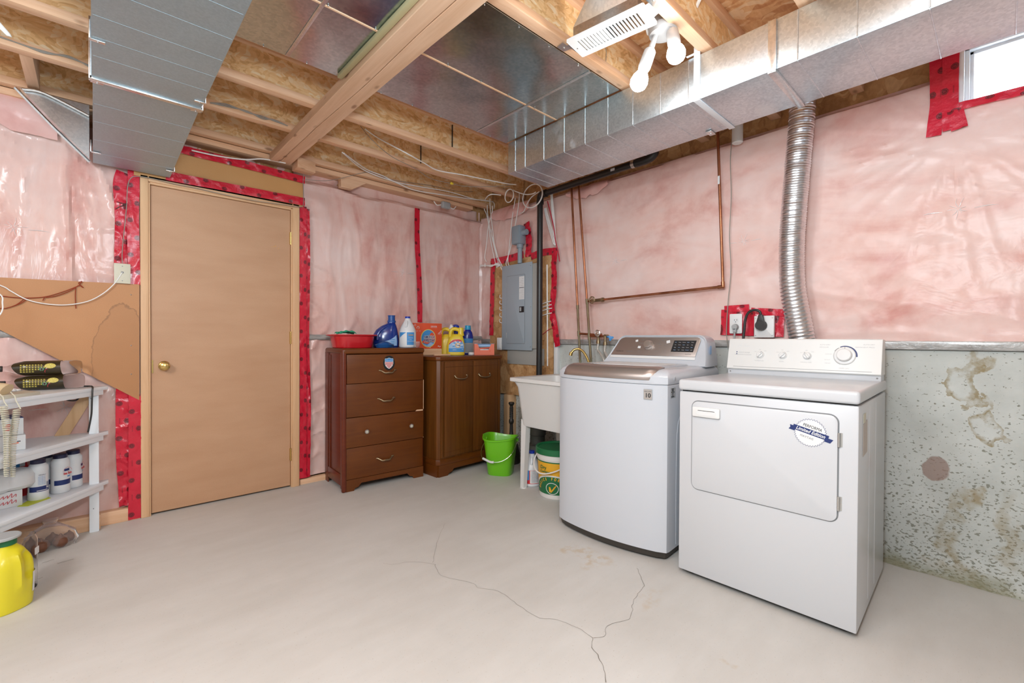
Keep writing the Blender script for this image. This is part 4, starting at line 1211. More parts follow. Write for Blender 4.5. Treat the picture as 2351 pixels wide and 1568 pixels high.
bm = bmesh.new(); lathe(bm, [(0.043, 0), (0.043, 0.006), (0.040, 0.009), (0.031, 0.010), (0.029, 0.026), (0.026, 0.029), (0.0, 0.0295)], (0, 0, 0), 40, 'Z', True, False); bm.transform(MD)
tk = mobj('timer_dial', bm, 'white_plastic', cs, label='large white timer dial')
plate(tk, 'dial_pointer', [(-0.001, 0.031), (0.001, 0.031), (0.001, 0.042), (-0.001, 0.042)], MD @ Matrix.Translation((0, 0, 0.0095)), 'ink_grey', 0.0004)
for s_, x, y, h, mt in (('PERFORMA', -0.250, 0.088, 0.0115, 'ink_light'), ('AUTO DRY', 0.115, 0.136, 0.0085, 'ink_light'), ('REGULAR', 0.112, 0.124, 0.0085, 'ink_light'), ('AUTO DRY', 0.285, 0.138, 0.0085, 'ink_light'), ('PERMANENT PRESS', 0.270, 0.125, 0.0085, 'ink_light'), ('AIR FLUFF', 0.128, 0.062, 0.0055, 'ink_light'), ('DAMP DRY', 0.132, 0.090, 0.0055, 'ink_light'), ('TIME DRY', 0.130, 0.045, 0.0055, 'ink_light'), ('TIMED DRY', 0.196, 0.022, 0.008, 'ink_light'), ('HEAVY DUTY', -0.262, 0.134, 0.008, 'label_white'), ('EXTRA CAPACITY', -0.255, 0.124, 0.008, 'label_white')):
    text(cs, s_, h, on_console(x, y, 0.0002), mt)
for y in (0.081, 0.091):
    plate(cs, 'logo_dot', ngon(0.003, 14, -0.288, y), CM, 'ink_navy', 0.0004)
plate(cs, 'logo_line', [(-0.298, 0.0755), (-0.213, 0.0755), (-0.213, 0.0775), (-0.298, 0.0775)], CM, 'ink_light', 0.0004)
# side: taped paper slip, pressed ribs
bm = bmesh.new(); prism(bm, [(0.075, 0.775), (0.17, 0.785), (0.175, 0.66), (0.075, 0.655)], 0, 0.0008, frame_m((0, -W2-0.0012, 0), (1, 0, 0), (0, 0, 1))); mobj('paper_slip', bm, 'paper_tan', dy, label='yellowed paper slip taped to the side')
bm = bmesh.new(); prism(bm, [(0.08, 0.815), (0.13, 0.815), (0.13, 0.78), (0.08, 0.78)], 0, 0.0012, frame_m((0, -W2-0.0016, 0), (1, 0, 0), (0, 0, 1))); mobj('tape_piece', bm, 'ivory', dy)
for x in (0.24, 0.40):
    bm = bmesh.new(); box(bm, x-0.002, x+0.002, -W2-0.0008, -W2+0.001, 0.06, 0.83, 0.0006, 1); mobj('side_rib', bm, 'enamel', dy)

# ------------------------------------------------------------------ washer
ws = root('washing_machine', 'white top-loading washing machine with a silver lid handle, left of the dryer', 'washer', (2.0, 1.43, 0), 3.5)
def outline(ins=0.0, front=0.0, n=20, hw=0.333, xb=0.70):
    """plan outline, bowed front towards -x"""
    h = hw-ins; rc = 0.032
    pts = []
    for i in range(n+1):
        t = -1+2*i/n
        y = -t*(h-rc*0.5)
        x = 0.022+ins+front-0.046*(1-t*t)
        if i in (0, n):
            x += 0.006
        pts.append((x, y))
    out = [(0.022+ins+front+rc, h)] + [(0.022+ins+front+0.012, h-0.004)] + pts + [(0.022+ins+front+0.012, -h+0.004), (0.022+ins+front+rc, -h), (xb-ins*0.5, -h), (xb-ins*0.5, h)]
    return out[::-1]
def oring(z, ins=0.0, front=0.0, hw=0.333):
    return [(p[0], p[1], z) for p in outline(ins, front, hw=hw)]
bm = bmesh.new(); rings(bm, [oring(0.045), oring(0.862), oring(0.866, 0.003)]); mobj('cabinet', bm, 'enamel_washer', ws)
bm = bmesh.new(); rings(bm, [oring(0.012, 0.012), oring(0.045, 0.004)]); mobj('base_trim', bm, 'base_black', ws, label='black base trim')
for sx in (0.08, 0.62):
    for sy in (-0.27, 0.27):
        bm = bmesh.new(); cyl(bm, (sx, sy, 0), (sx, sy, 0.02), 0.028, 0.024, 14); mobj('foot', bm, 'base_black', ws)
bm = bmesh.new(); rings(bm, [oring(0.868, 0.0), oring(0.872, -0.002), oring(0.905, -0.001), oring(0.922, 0.006, 0.004), oring(0.936, 0.020, 0.012), oring(0.941, 0.036, 0.02), oring(0.942, 0.06, 0.03)])
mobj('top_cover', bm, 'enamel_washer', ws, label='white rounded top cover')
# lid: rim, translucent-looking panel, vents
bm = bmesh.new(); prism(bm, rrect(0.40, 0.52, 0.04, 6, 0.295, 0.012), 0.940, 0.949, None, 0.004); ld = mobj('lid', bm, 'enamel_washer', ws, label='white lid')
bm = bmesh.new(); prism(bm, rrect(0.31, 0.42, 0.03, 6, 0.30, 0.012), 0.949, 0.9502, None); mobj('lid_window', bm, 'label_white', ld, label='pale lid window')
for k in range(5):
    bm = bmesh.new(); prism(bm, rrect(0.045, 0.010, 0.004, 3, 0.13+0.012*k, 0.215-0.02*k), 0.9502, 0.951, None); mobj('lid_vent', bm, 'ink_grey', ld)
# silver handle: profile swept along the bowed front
bm = bmesh.new()
prof = [(-0.0075, 0.889), (-0.0085, 0.900), (-0.004, 0.918), (0.008, 0.935), (0.026, 0.946), (0.052, 0.9515), (0.088, 0.9525), (0.088, 0.944), (0.050, 0.935), (0.012, 0.889)]
rs = []
N = 24
for i in range(N+1):
    k = i/N; ring = []
    for (dx, z) in prof:
        up = (z-0.889)/0.0635
        yl = 0.296-0.026*up; yr = -0.258-0.020*up
        y = yl+(yr-yl)*k
        t = y/0.32
        e = min(k, 1-k)
        ring.append((0.022-0.046*(1-t*t)+dx+(0.012 if e == 0 else 0.0), y, z-(0.004 if e == 0 else 0)))
    rs.append(ring)
rings(bm, rs)
mobj('lid_handle', bm, 'silver_panel', ws, label='long silver handle along the front of the lid')
# console
def console_ring(xf, yl, yr, zt, zb, r, n=6):
    pts = []
    pts.append((yl+0.055, zb)); pts.append((yl+0.035, zb+0.05))
    for k in range(n+1):
        a = R(180-12-78*k/n); pts.append((yl+r+r*math.cos(a), zt-r+r*math.sin(a)))
    for k in range(n+1):
        a = R(90-80*k/n); pts.append((yr-r+r*math.cos(a), zt-r+r*math.sin(a)))
    pts.append((yr+0.03, zb+0.05)); pts.append((yr+0.045, zb))
    return pts
# view-left is +y: build in (v = -y)
cr = console_ring(0, -0.262, 0.318, 1.117, 0.935, 0.055)
cr[0] = (-0.333, 0.935); cr[1] = (-0.302, 0.985); cr[-2] = (0.330, 0.985); cr[-1] = (0.335, 0.935)
def con(x0, slope, pts, ins):
    cx = 0.02; out = []
    for v, z in pts:
        zz = 1.03+(z-1.03)*(1-ins*4); vv = cx+(v-cx)*(1-ins)
        out.append((x0+slope*(z-0.935), -vv, zz))
    return out
bm = bmesh.new()
rings(bm, [con(0.500, 0.42, cr, 0.03), con(0.496, 0.42, cr, 0.012), con(0.502, 0.42, cr, 0.0), con(0.600, 0.30, cr, 0.0), con(0.690, 0.05, cr, 0.01)])
wc = mobj('console', bm, 'enamel_washer', ws, label='white backsplash with rounded shoulders')
WS = math.atan(0.42)
WM = Matrix.Translation((0.4955, 0, 0.935)) @ Matrix.Rotation(WS, 4, 'Y') @ face_mx((0, 0, 0))
def wcon(y, z, d=0.0):
    return WM @ Matrix.Translation((-y, (z-0.935)/math.cos(WS), d))
def wp(y, z):
    return (-y, (z-0.935)/math.cos(WS))
pp = [wp(0.283, 0.990), wp(-0.268, 0.990), wp(-0.284, 1.085), wp(-0.276, 1.098), wp(-0.262, 1.103), wp(0.205, 1.103), wp(0.226, 1.097), wp(0.240, 1.085)]
sp_ = plate(wc, 'control_panel', pp, WM, 'silver_panel', 0.003, 0.001, label='brushed silver control panel')
plate(wc, 'panel_lip', [wp(0.285, 0.972), wp(-0.270, 0.972), wp(-0.270, 0.988), wp(0.285, 0.988)], WM, 'white_plastic', 0.0035, 0.001)
bm = bmesh.new(); lathe(bm, [(0.031, 0), (0.031, 0.006), (0.027, 0.010), (0.025, 0.012), (0.0235, 0.026), (0.021, 0.029), (0.0, 0.0295)], (0, 0, 0), 36, 'Z', True, False); bm.transform(wcon(0.030, 1.052, 0.003))
mobj('cycle_knob', bm, 'silver', sp_, label='silver cycle knob')
ds = plate(sp_, 'display', [wp(-0.128, 1.083), wp(-0.118, 1.016), wp(-0.252, 1.016), wp(-0.262, 1.083)][::-1], WM @ Matrix.Translation((0, 0, 0.003)), 'ink_black', 0.0006, label='black display with rows of small white text')
rw = ['Soil', 'Heavy', 'Normal', 'Light', 'Temp', 'Hot', 'Warm', 'Cold', 'Spin', 'Max', 'High', 'Low', 'Delay', 'Power', 'Start', 'Extra']
q = 0
for j in range(4):
    for i in range(5):
        text(ds, rw[q % 16], 0.0062, wcon(-0.140-0.025*i, 1.072-0.015*j, 0.0039), 'ink_light' if (i+j) % 3 else 'ink_pale_blue'); q += 1
text(sp_, 'TurboWash 3D', 0.0085, wcon(0.225, 1.013, 0.0033), 'ink_black', shear=0.2)
text(sp_, 'WaveForce', 0.0085, wcon(0.155, 1.013, 0.0033), 'ink_grey')
text(sp_, 'SmartThinQ', 0.0070, wcon(-0.225, 1.003, 0.0033), 'ink_black')
for tx, y, z in (('Normal', 0.075, 1.085), ('Heavy Duty', 0.082, 1.066), ('Bedding', 0.088, 1.017), ('Delicates', -0.040, 1.060), ('Towels', -0.044, 1.040), ('Cold Wash', -0.030, 1.018), ('Speed', -0.055, 1.083), ('Steam', -0.078, 1.052)):
    text(sp_, tx, 0.0062, wcon(y, z, 0.0033), 'ink_grey')
for y, z, w, a in ((0.117, 1.080, 0.017, 12), (0.092, 1.040, 0.019, -4), (-0.092, 1.075, 0.022, 14)):
    plate(sp_, 'paper_tag', rrect(w, w*0.8, 0.001, 2), wcon(y, z, 0.003) @ Matrix.Rotation(R(a), 4, 'Z'), 'label_white', 0.0006, label='small white paper tag on the panel')
plate(ws, 'film_scrap', rrect(0.03, 0.05, 0.01, 4), frame_m((0.575, -0.3335, 1.03), (1, 0, 0), (0, 0, 1)), 'ink_pale_blue', 0.0006, label='scrap of pale blue film')
# front badges
WB = frame_m((-0.001, -0.243, 0.818), (0.19, -1, 0), (0, 0, 1))
lb = plate(ws, 'warranty_sticker', rrect(0.043, 0.052, 0.002, 3), WB, 'label_grey', 0.0006, label='grey sticker reading 10')
plate(lb, 'sticker_border', rrect(0.039, 0.048, 0.002, 3), WB @ Matrix.Translation((0, 0, 0.0006)), 'silver', 0.0002)
text(lb, '10', 0.030, WB @ Matrix.Translation((0, -0.006, 0.001)), 'ink_black', bold=0.0006)
text(lb, 'DIRECT DRIVE', 0.0055, WB @ Matrix.Translation((0, 0.014, 0.001)), 'ink_black')
text(lb, 'YEAR', 0.0035, WB @ Matrix.Translation((0.009, -0.006, 0.0013)), 'ink_black')
WR = frame_m((0.085, -0.3332, 0.826), (1, 0, 0), (0, 0, 1))
lb2 = plate(ws, 'rating_label', rrect(0.055, 0.05, 0.001, 2, 0, 0), WR, 'label_grey', 0.0006, label='small grey rating label on the side')
random.seed(9)
for j in range(6):
    text(lb2, ['MODEL', 'SERIAL', '120 V 60 Hz', '10 A', 'kPa', 'INTERTEK'][j], 0.007, WR @ Matrix.Translation((-0.004, 0.019-0.0075*j, 0.001)), 'ink_black', bold=0.0003)
plate(ws, 'cap_plug', ngon(0.012, 20), frame_m((0.10, -0.3345, 0.895), (1, 0, 0), (0, 0, 1)), 'enamel_washer', 0.0015, 0.0006)
bm = bmesh.new(); tube(bm, [(0.13, -0.3335, 0.06), (0.13, -0.3335, 0.55), (0.17, -0.3335, 0.70), (0.30, -0.3335, 0.74)], 0.0015, 6, 8); mobj('side_crease', bm, 'enamel_washer', ws)

# ------------------------------------------------------------------ chest of drawers
ch = root('chest_of_drawers', 'tall dark walnut chest of four drawers with a shield emblem, next to the door', 'chest of drawers', (1.277, 3.131, 0), -3.4)
D = 0.395; Wd = 0.640; H = 1.016
bm = bmesh.new(); box(bm, 0.012, 0.030, 0.014, D, 0.045, H-0.012, 0.002)
mobj('side_panel', bm, 'walnut_side', ch, label='reddish glossy side panel')
bm = bmesh.new(); box(bm, 0.006, 0.013, 0.015, 0.050, 0.02, H-0.03, 0.002); box(bm, 0.006, 0.013, D-0.07, D, 0.0, H-0.03, 0.002); box(bm, 0.006, 0.013, 0.05, D-0.07, 0.04, 0.12, 0.002); box(bm, 0.0055, 0.013, D-0.115, D-0.10, 0.12, H-0.05, 0.002)
mobj('side_frame', bm, 'walnut_side', ch)
bm = bmesh.new(); box(bm, Wd-0.020, Wd, 0.012, D, 0.0, H-0.02, 0.004); mobj('side_panel', bm, 'walnut_side', ch)
bm = bmesh.new(); box(bm, 0.0, 0.032, -0.006, 0.022, 0.0, H-0.004, 0.011, 4); mobj('front_post', bm, 'walnut_side', ch, label='rounded front corner post')
bm = bmesh.new(); box(bm, 0.03, Wd-0.02, D-0.012, D, 0.05, H-0.02); box(bm, 0.03, Wd-0.02, 0.014, D-0.012, 0.08, 0.10); mobj('back_panel', bm, 'walnut', ch)
bm = bmesh.new(); box(bm, 0.004, Wd+0.002, -0.010, D, H-0.040, H, 0.016, 5); mobj('top', bm, 'walnut', ch, label='dark top with a rounded front edge')
zz = [(0.765, 0.972, 0.0, 0.034), (0.525, 0.762, 0.002, 0.031), (0.310, 0.522, -0.004, 0.028), (0.085, 0.306, 0.003, 0.028)]
for k, (z0, z1, off, xl) in enumerate(zz):
    bm = bmesh.new(); box(bm, xl, Wd-0.006 if k < 3 else Wd-0.01, off, 0.018+off, z0, z1, 0.003)
    dw = mobj('drawer', bm, 'walnut', ch)
    if k == 2:
        for hx, hz in ((0.171, 0.416), (0.522, 0.416)):
            bm = bmesh.new(); lathe(bm, [(0.007, 0.0), (0.006, -0.008), (0.014, -0.012), (0.017, -0.017), (0.014, -0.024), (0.006, -0.026), (0.0, -0.0255)], (hx, off, hz), 20, 'Y', False, False)
            kn2 = mobj('drawer_knob', bm, 'silver', dw, label='round metal knob with a glassy centre')
            bm = bmesh.new(); lathe(bm, [(0.009, -0.0245), (0.006, -0.029), (0.0, -0.0295)], (hx, off, hz), 14, 'Y', False, False); mobj('knob_centre', bm, 'ivory', kn2)
    else:
        hx, hz = {0: (0.337, 0.840), 1: (0.327, 0.632), 3: (0.318, 0.193)}[k]
        bm = bmesh.new()
        tube(bm, [(hx-0.062, off-0.003, hz+0.013), (hx-0.045, off-0.012, hz+0.004), (hx-0.028, off-0.020, hz-0.006), (hx, off-0.023, hz-0.005), (hx+0.028, off-0.020, hz-0.006), (hx+0.045, off-0.012, hz+0.004), (hx+0.062, off-0.003, hz+0.013)], lambda t: 0.0042+0.0022*math.sin(PI*t), 8, 5)
        for s_ in (-1, 1):
            sphere(bm, (hx+s_*0.060, off-0.003, hz+0.012), 0.0075, 10, 7, (1.5, 0.7, 0.8)); cyl(bm, (hx+s_*0.047, off, hz+0.005), (hx+s_*0.047, off-0.013, hz+0.004), 0.004, n=8)
        mobj('drawer_pull', bm, 'old_brass', dw, label='worn brass drawer pull')
# bracket foot apron
bm = bmesh.new()
ap = [(0.030, 0.0), (0.085, 0.0), (0.095, 0.018), (0.118, 0.024), (0.140, 0.048), (0.50, 0.048), (0.522, 0.024), (0.545, 0.018), (0.555, 0.0), (Wd-0.004, 0.0), (Wd-0.004, 0.083), (0.030, 0.083)]
prism(bm, ap, -0.014, 0.0, face_my((0, 0, 0)), 0.0); bm.transform(Matrix.Translation((0, 0.002, 0))); mobj('apron', bm, 'walnut', ch, label='shaped apron with bracket feet')
plate(ch, 'chipped_veneer', [(0.562, 0.524), (0.628, 0.523), (0.628, 0.533), (0.575, 0.534)], face_my((0, -0.0045, 0)), 'pine', 0.001, label='pale chip in the veneer')
for z0, z1 in ((0.535, 0.765), (0.31, 0.315)):
    plate(ch, 'worn_edge', [(Wd-0.010, z0), (Wd-0.006, z0), (Wd-0.006, z1), (Wd-0.010, z1)], face_my((0, -0.0045, 0)), 'pine', 0.0008)
# shield emblem: dark round backing, stars and stripes
SM = face_my((0.347, -0.0005, 0.905))
em = plate(ch, 'shield_emblem', ngon(0.046, 36, 0, 0, 0.055), SM, 'ink_black', 0.001, label='shield emblem with blue top and red stripes on a dark oval')
def shield(s):
    return [(-0.033*s, 0.028*s), (-0.030*s, 0.034*s), (-0.018*s, 0.033*s), (0, 0.039*s), (0.018*s, 0.033*s), (0.030*s, 0.034*s), (0.033*s, 0.028*s), (0.033*s, -0.005*s), (0.027*s, -0.022*s), (0.014*s, -0.036*s), (0, -0.044*s), (-0.014*s, -0.036*s), (-0.027*s, -0.022*s), (-0.033*s, -0.005*s)][::-1]
plate(em, 'shield_white', shield(1.0), SM @ Matrix.Translation((0, 0, 0.001)), 'ink_white', 0.0006)
plate(em, 'shield_top', [(-0.030, 0.010), (0.030, 0.010), (0.031, 0.027), (0.029, 0.031), (0.018, 0.030), (0, 0.036), (-0.018, 0.030), (-0.029, 0.031), (-0.031, 0.027)], SM @ Matrix.Translation((0, 0, 0.0016)), 'ink_blue', 0.0004)
for k in range(5):
    st = [(0.0042*math.cos(PI/2+PI*i/5)*(1 if i % 2 == 0 else 0.42)-0.022+0.011*k, 0.0042*math.sin(PI/2+PI*i/5)*(1 if i % 2 == 0 else 0.42)+0.020) for i in range(10)]
    plate(em, 'star', st, SM @ Matrix.Translation((0, 0, 0.002)), 'ink_white', 0.0004)
for k in range(6):
    x = -0.0255+0.0102*k
    lo = -0.040+0.030*abs(x/0.028)**1.4
    plate(em, 'stripe', [(x-0.0027, lo), (x+0.0027, lo), (x+0.0027, 0.008), (x-0.0027, 0.008)], SM @ Matrix.Translation((0, 0, 0.0016)), 'ink_red', 0.0004)

# ------------------------------------------------------------------ two-door cabinet
cb = root('wooden_cabinet', 'lower brown two-door cabinet with canted corners, between the chest and the panel', 'cabinet', (1.975, 2.985, 0), 3)
CW = 0.708; CH = 0.945
body_p = [(0.0, 0.02), (0.02, 0.0), (CW-0.03, 0.0), (CW, 0.03), (CW, 0.44), (0.0, 0.44)]
bm = bmesh.new(); prism(bm, body_p, 0.07, CH-0.03, None, 0.003); mobj('carcass', bm, 'walnut_v', cb)
bm = bmesh.new(); prism(bm, [(-0.012, 0.012), (0.012, -0.012), (CW-0.022, -0.012), (CW+0.010, 0.022), (CW+0.010, 0.445), (-0.012, 0.445)], CH-0.03, CH, None, 0.006); mobj('top', bm, 'walnut', cb, label='dark cabinet top')
bm = bmesh.new(); prism(bm, [(-0.008, 0.016), (0.016, -0.008), (CW-0.026, -0.008), (CW+0.006, 0.026), (CW+0.006, 0.44), (-0.008, 0.44)], 0.09, 0.135, None, 0.005); mobj('base_moulding', bm, 'walnut', cb)
bm = bmesh.new()
ap = [(0.006, 0.0), (0.095, 0.0), (0.105, 0.016), (0.135, 0.024), (0.155, 0.046), (0.55, 0.046), (0.575, 0.024), (0.60, 0.016), (0.615, 0.0), (CW-0.03, 0.0), (CW-0.03, 0.09), (0.006, 0.09)]
prism(bm, ap, -0.016, 0.006, face_my((0, 0, 0))); prism(bm, [(0.006, 0.0), (0.43, 0.0), (0.43, 0.09), (0.006, 0.09)], -0.012, 0.006, frame_m((0, 0, 0), (0, -1, 0), (0, 0, 1)) @ Matrix.Scale(-1, 4, (1, 0, 0)))
mobj('plinth', bm, 'walnut', cb, label='shaped plinth with bracket feet')
for (x0, x1, hx) in ((0.058, 0.352, 0.219), (0.357, 0.640, 0.476)):
    bm = bmesh.new(); box(bm, x0, x1, -0.010, 0.002, 0.150, 0.905, 0.003); do = mobj('cabinet_door', bm, 'walnut_v', cb)
    bm = bmesh.new()
    for zz0 in (0.185, 0.862):
        box(bm, x0+0.004, x1-0.004, -0.0118, -0.009, zz0, zz0+0.003, 0.0008, 1)
    mobj('rail_bead', bm, 'walnut', do)
    bm = bmesh.new(); tube(bm, [(hx-0.062, -0.014, 0.790), (hx-0.056, -0.026, 0.775), (hx-0.03, -0.034, 0.766), (hx, -0.036, 0.764), (hx+0.03, -0.034, 0.766), (hx+0.056, -0.026, 0.775), (hx+0.062, -0.014, 0.790)], 0.0052, 8, 5)
    for s_ in (-1, 1):
        sphere(bm, (hx+s_*0.062, -0.012, 0.790), 0.008, 10, 7); cyl(bm, (hx+s_*0.062, -0.008, 0.788), (hx+s_*0.062, -0.02, 0.784), 0.004, n=8)
    mobj('door_pull', bm, 'old_brass', do, label='curved brass pull')
for x0, x1 in ((0.030, 0.052), (0.648, 0.672)):
    bm = bmesh.new(); box(bm, x0, x1, -0.006, 0.002, 0.145, 0.91, 0.002); mobj('stile', bm, 'walnut_v', cb)

# ------------------------------------------------------------------ laundry tub
tb = root('laundry_tub', 'white plastic laundry tub on tapered legs, half hidden by the washer', 'sink', (2.52, 2.18, 0))
bm = bmesh.new()
X0, X1, TY0, TY1 = 2.250, 2.778, 1.860, 2.468
def rr(x0, x1, y0, y1, z, r=0.03):
    return [(p[0], p[1], z) for p in rrect(x1-x0, y1-y0, r, 5, (x0+x1)/2, (y0+y1)/2)]
rings(bm, [rr(2.306, 2.735, 1.945, 2.392, 0.455, 0.04), rr(2.300, 2.74, 1.935, 2.398, 0.47, 0.05), rr(2.278, 2.757, 1.90, 2.43, 0.735, 0.05), rr(2.262, 2.768, 1.88, 2.446, 0.772, 0.05), rr(X0, X1, TY0, TY1, 0.780, 0.02), rr(X0, X1, TY0, TY1, 0.803, 0.02), rr(X0+0.006, X1-0.006, TY0+0.006, TY1-0.006, 0.806, 0.02), rr(2.29, 2.725, 1.90, 2.43, 0.800, 0.05), rr(2.30, 2.72, 1.91, 2.42, 0.74, 0.05), rr(2.32, 2.70, 1.96, 2.38, 0.49, 0.05)], True, True, True)
mobj('basin', bm, 'tub_white', tb, True, label='white moulded basin')
for sx in (0, 1):
    for sy in (0, 1):
        bm = bmesh.new()
        cx = (2.306, 2.735)[sx]; cy = (1.945, 2.392)[sy]; fx = (2.296, 2.74)[sx]; fy = (1.94, 2.388)[sy]
        dx = 1 if sx == 0 else -1; dyy = 1 if sy == 0 else -1
        rings(bm, [[(fx, fy, 0.0), (fx+0.034*dx, fy, 0.0), (fx+0.034*dx, fy+0.034*dyy, 0.0), (fx, fy+0.034*dyy, 0.0)], [(cx, cy, 0.50), (cx+0.05*dx, cy, 0.50), (cx+0.05*dx, cy+0.05*dyy, 0.50), (cx, cy+0.05*dyy, 0.50)]])
        cyl(bm, (fx+0.017*dx, fy+0.017*dyy, 0.0), (fx+0.017*dx, fy+0.017*dyy, 0.006), 0.026, 0.024, 14)
        mobj('leg', bm, 'tub_white', tb, True)
fa = root('tub_faucet', 'brass gooseneck spout at the back of the laundry tub', 'faucet', (2.74, 2.12, 0.80))
bm = bmesh.new(); tube(bm, [(2.745, 2.105, 0.806), (2.742, 2.108, 0.90), (2.725, 2.135, 0.975), (2.70, 2.165, 1.012), (2.672, 2.195, 1.010), (2.655, 2.212, 0.985)], 0.0095, 12, 8); cyl(bm, (2.656, 2.211, 0.990), (2.651, 2.216, 0.965), 0.013, n=14)
mobj('spout', bm, 'brass', fa, True)
bm = bmesh.new(); cyl(bm, (2.745, 2.105, 0.80), (2.745, 2.105, 0.835), 0.022, 0.016, 16); box(bm, 2.73, 2.76, 2.02, 2.19, 0.802, 0.825, 0.006); mobj('faucet_base', bm, 'brass', fa, True)

# ------------------------------------------------------------------ open white shelf rack under the stair board
rk = root('shelf_rack', 'white painted three-tier shelf rack with a slanting front, at far left', 'shelf', (-0.25, 3.2, 0))
FD = Vector((-0.594, -0.804, 0)); FN = Vector((0.804, -0.594, 0))
def front_pt(t, off=0.0):
    p = Vector((0.062, 3.470, 0))+FD*t+FN*off
    return p
for z, nm in ((0.809, 'top'), (0.551, 'mid'), (0.269, 'low')):
    bm = bmesh.new(); a = front_pt(0); b = front_pt(0.98)
    prism(bm, [(a.x, a.y), (0.062, 3.496), (-0.70, 3.496), (-0.70, b.y), (b.x, b.y)], z-0.019, z, None, 0.0015)
    mobj('shelf_board', bm, 'white_paint', rk, True, label={'top': 'top shelf board', 'mid': 'middle shelf board', 'low': 'bottom shelf board'}[nm])
    bm = bmesh.new(); a = front_pt(0.03, -0.004); b = front_pt(0.98, -0.004); a2 = front_pt(0.03, -0.022); b2 = front_pt(0.98, -0.022)
    prism(bm, [(a.x, a.y), (b.x, b.y), (b2.x, b2.y), (a2.x, a2.y)][::-1], z-0.045, z-0.019, None, 0.001)
    mobj('front_rail', bm, 'white_paint', rk, True)
bm = bmesh.new(); box(bm, -0.019, 0.022, 3.430, 3.455, 0.0, 0.765, 0.002); mobj('post', bm, 'white_paint', rk, True)
bm = bmesh.new(); box(bm, -0.52, -0.48, 2.76, 2.785, 0.0, 0.79, 0.002); mobj('post', bm, 'white_paint', rk, True)
bm = bmesh.new(); box(bm, -0.70, -0.66, 3.46, 3.485, 0.0, 0.79, 0.002); mobj('post', bm, 'white_paint', rk, True)
bm = bmesh.new(); box(bm, -0.012, -0.009, 3.4285, 3.4300, 0.745, 0.748); box(bm, -0.003, 0.0, 3.4285, 3.4300, 0.130, 0.134); mobj('nail_hole', bm, 'gap_dark', rk, True)
bm = bmesh.new(); prism(bm, [(-0.04, 0.79), (0.02, 0.79), (-0.10, 0.545), (-0.16, 0.545)][::-1], 0, 0.018, face_my((0, 3.494, 0)), 0.001); mobj('brace', bm, 'pine_z', rk, True, label='bare wood brace slanting behind the rack')
bm = bmesh.new(); box(bm, -0.64, 0.028, 3.462, 3.502, 0.0, 0.082, 0.003); tag(mobj('lumber_offcut', bm, 'pine'), 'length of pine lumber lying on the floor under the shelf rack', 'lumber'); 

# ------------------------------------------------------------------ things on the chest
ZC = 1.0165
o = root('wash_basin', 'red plastic wash basin on the chest of drawers', 'basin', (1.443, 3.345, ZC), -3)
bm = bmesh.new(); loft(bm, [(0.0, 0.130, 0.118), (0.004, 0.134, 0.122), (0.086, 0.150, 0.140), (0.092, 0.170, 0.158), (0.098, 0.171, 0.159), (0.100, 0.168, 0.156), (0.097, 0.146, 0.136), (0.010, 0.128, 0.116)], 3.0, 36)
mobj('bowl', bm, 'basin_red', o)
bm = bmesh.new(); box(bm, -0.185, -0.14, -0.035, 0.035, 0.090, 0.097, 0.004); box(bm, 0.14, 0.187, -0.035, 0.035, 0.090, 0.097, 0.004); mobj('rim_grip', bm, 'basin_red', o)
bm = bmesh.new(); g = []
for j in range(9):
    g.append([])
    for i in range(15):
        u, v = i/14, j/8
        x = -0.155+0.15*u*(1-0.15*v); y = -0.15+0.10*v+0.02*u
        z = 0.104+0.012*math.sin(PI*u)*(1-v*0.6)+0.010*abs(fn(u, v, 2, 3))+0.006*math.sin(9*v)
        g[j].append(bm.verts.new((x, y*(1-0.35*u), z)))
for j in range(8):
    for i in range(14):
        bm.faces.new((g[j][i], g[j][i+1], g[j+1][i+1], g[j+1][i]))
ex = bmesh.ops.extrude_face_region(bm, geom=list(bm.faces)); bmesh.ops.translate(bm, vec=(0, 0, 0.004), verts=[v for v in ex['geom'] if isinstance(v, bmesh.types.BMVert)])
bm.transform(Matrix.Translation((1.443, 3.345, ZC)))
tag(base_origin(mobj('cleaning_cloth', bm, 'cloth_green'), (1.38, 3.25, ZC+0.1)), 'folded green cloth lying on the rim of the red basin', 'cloth')

bm = bmesh.new()
loft(bm, [(0.0, 0.06, 0.045), (0.02, 0.075, 0.055), (0.035, 0.05, 0.04), (0.045, 0.02, 0.02)], 2.2, 16)
for v in bm.verts:
    v.co += Vector((noise.noise(v.co*40), noise.noise(v.co*40+Vector((5, 1, 2))), abs(noise.noise(v.co*35))*0.6))*0.012
    v.co.z = max(0.0, v.co.z)
bm.transform(Matrix.Translation((1.655, 3.245, ZC)))
tag(base_origin(mobj('plastic_bag', bm, 'bag_blue'), (1.655, 3.245, ZC)), 'crumpled small blue plastic bag between red basin and blue jug', 'bag')

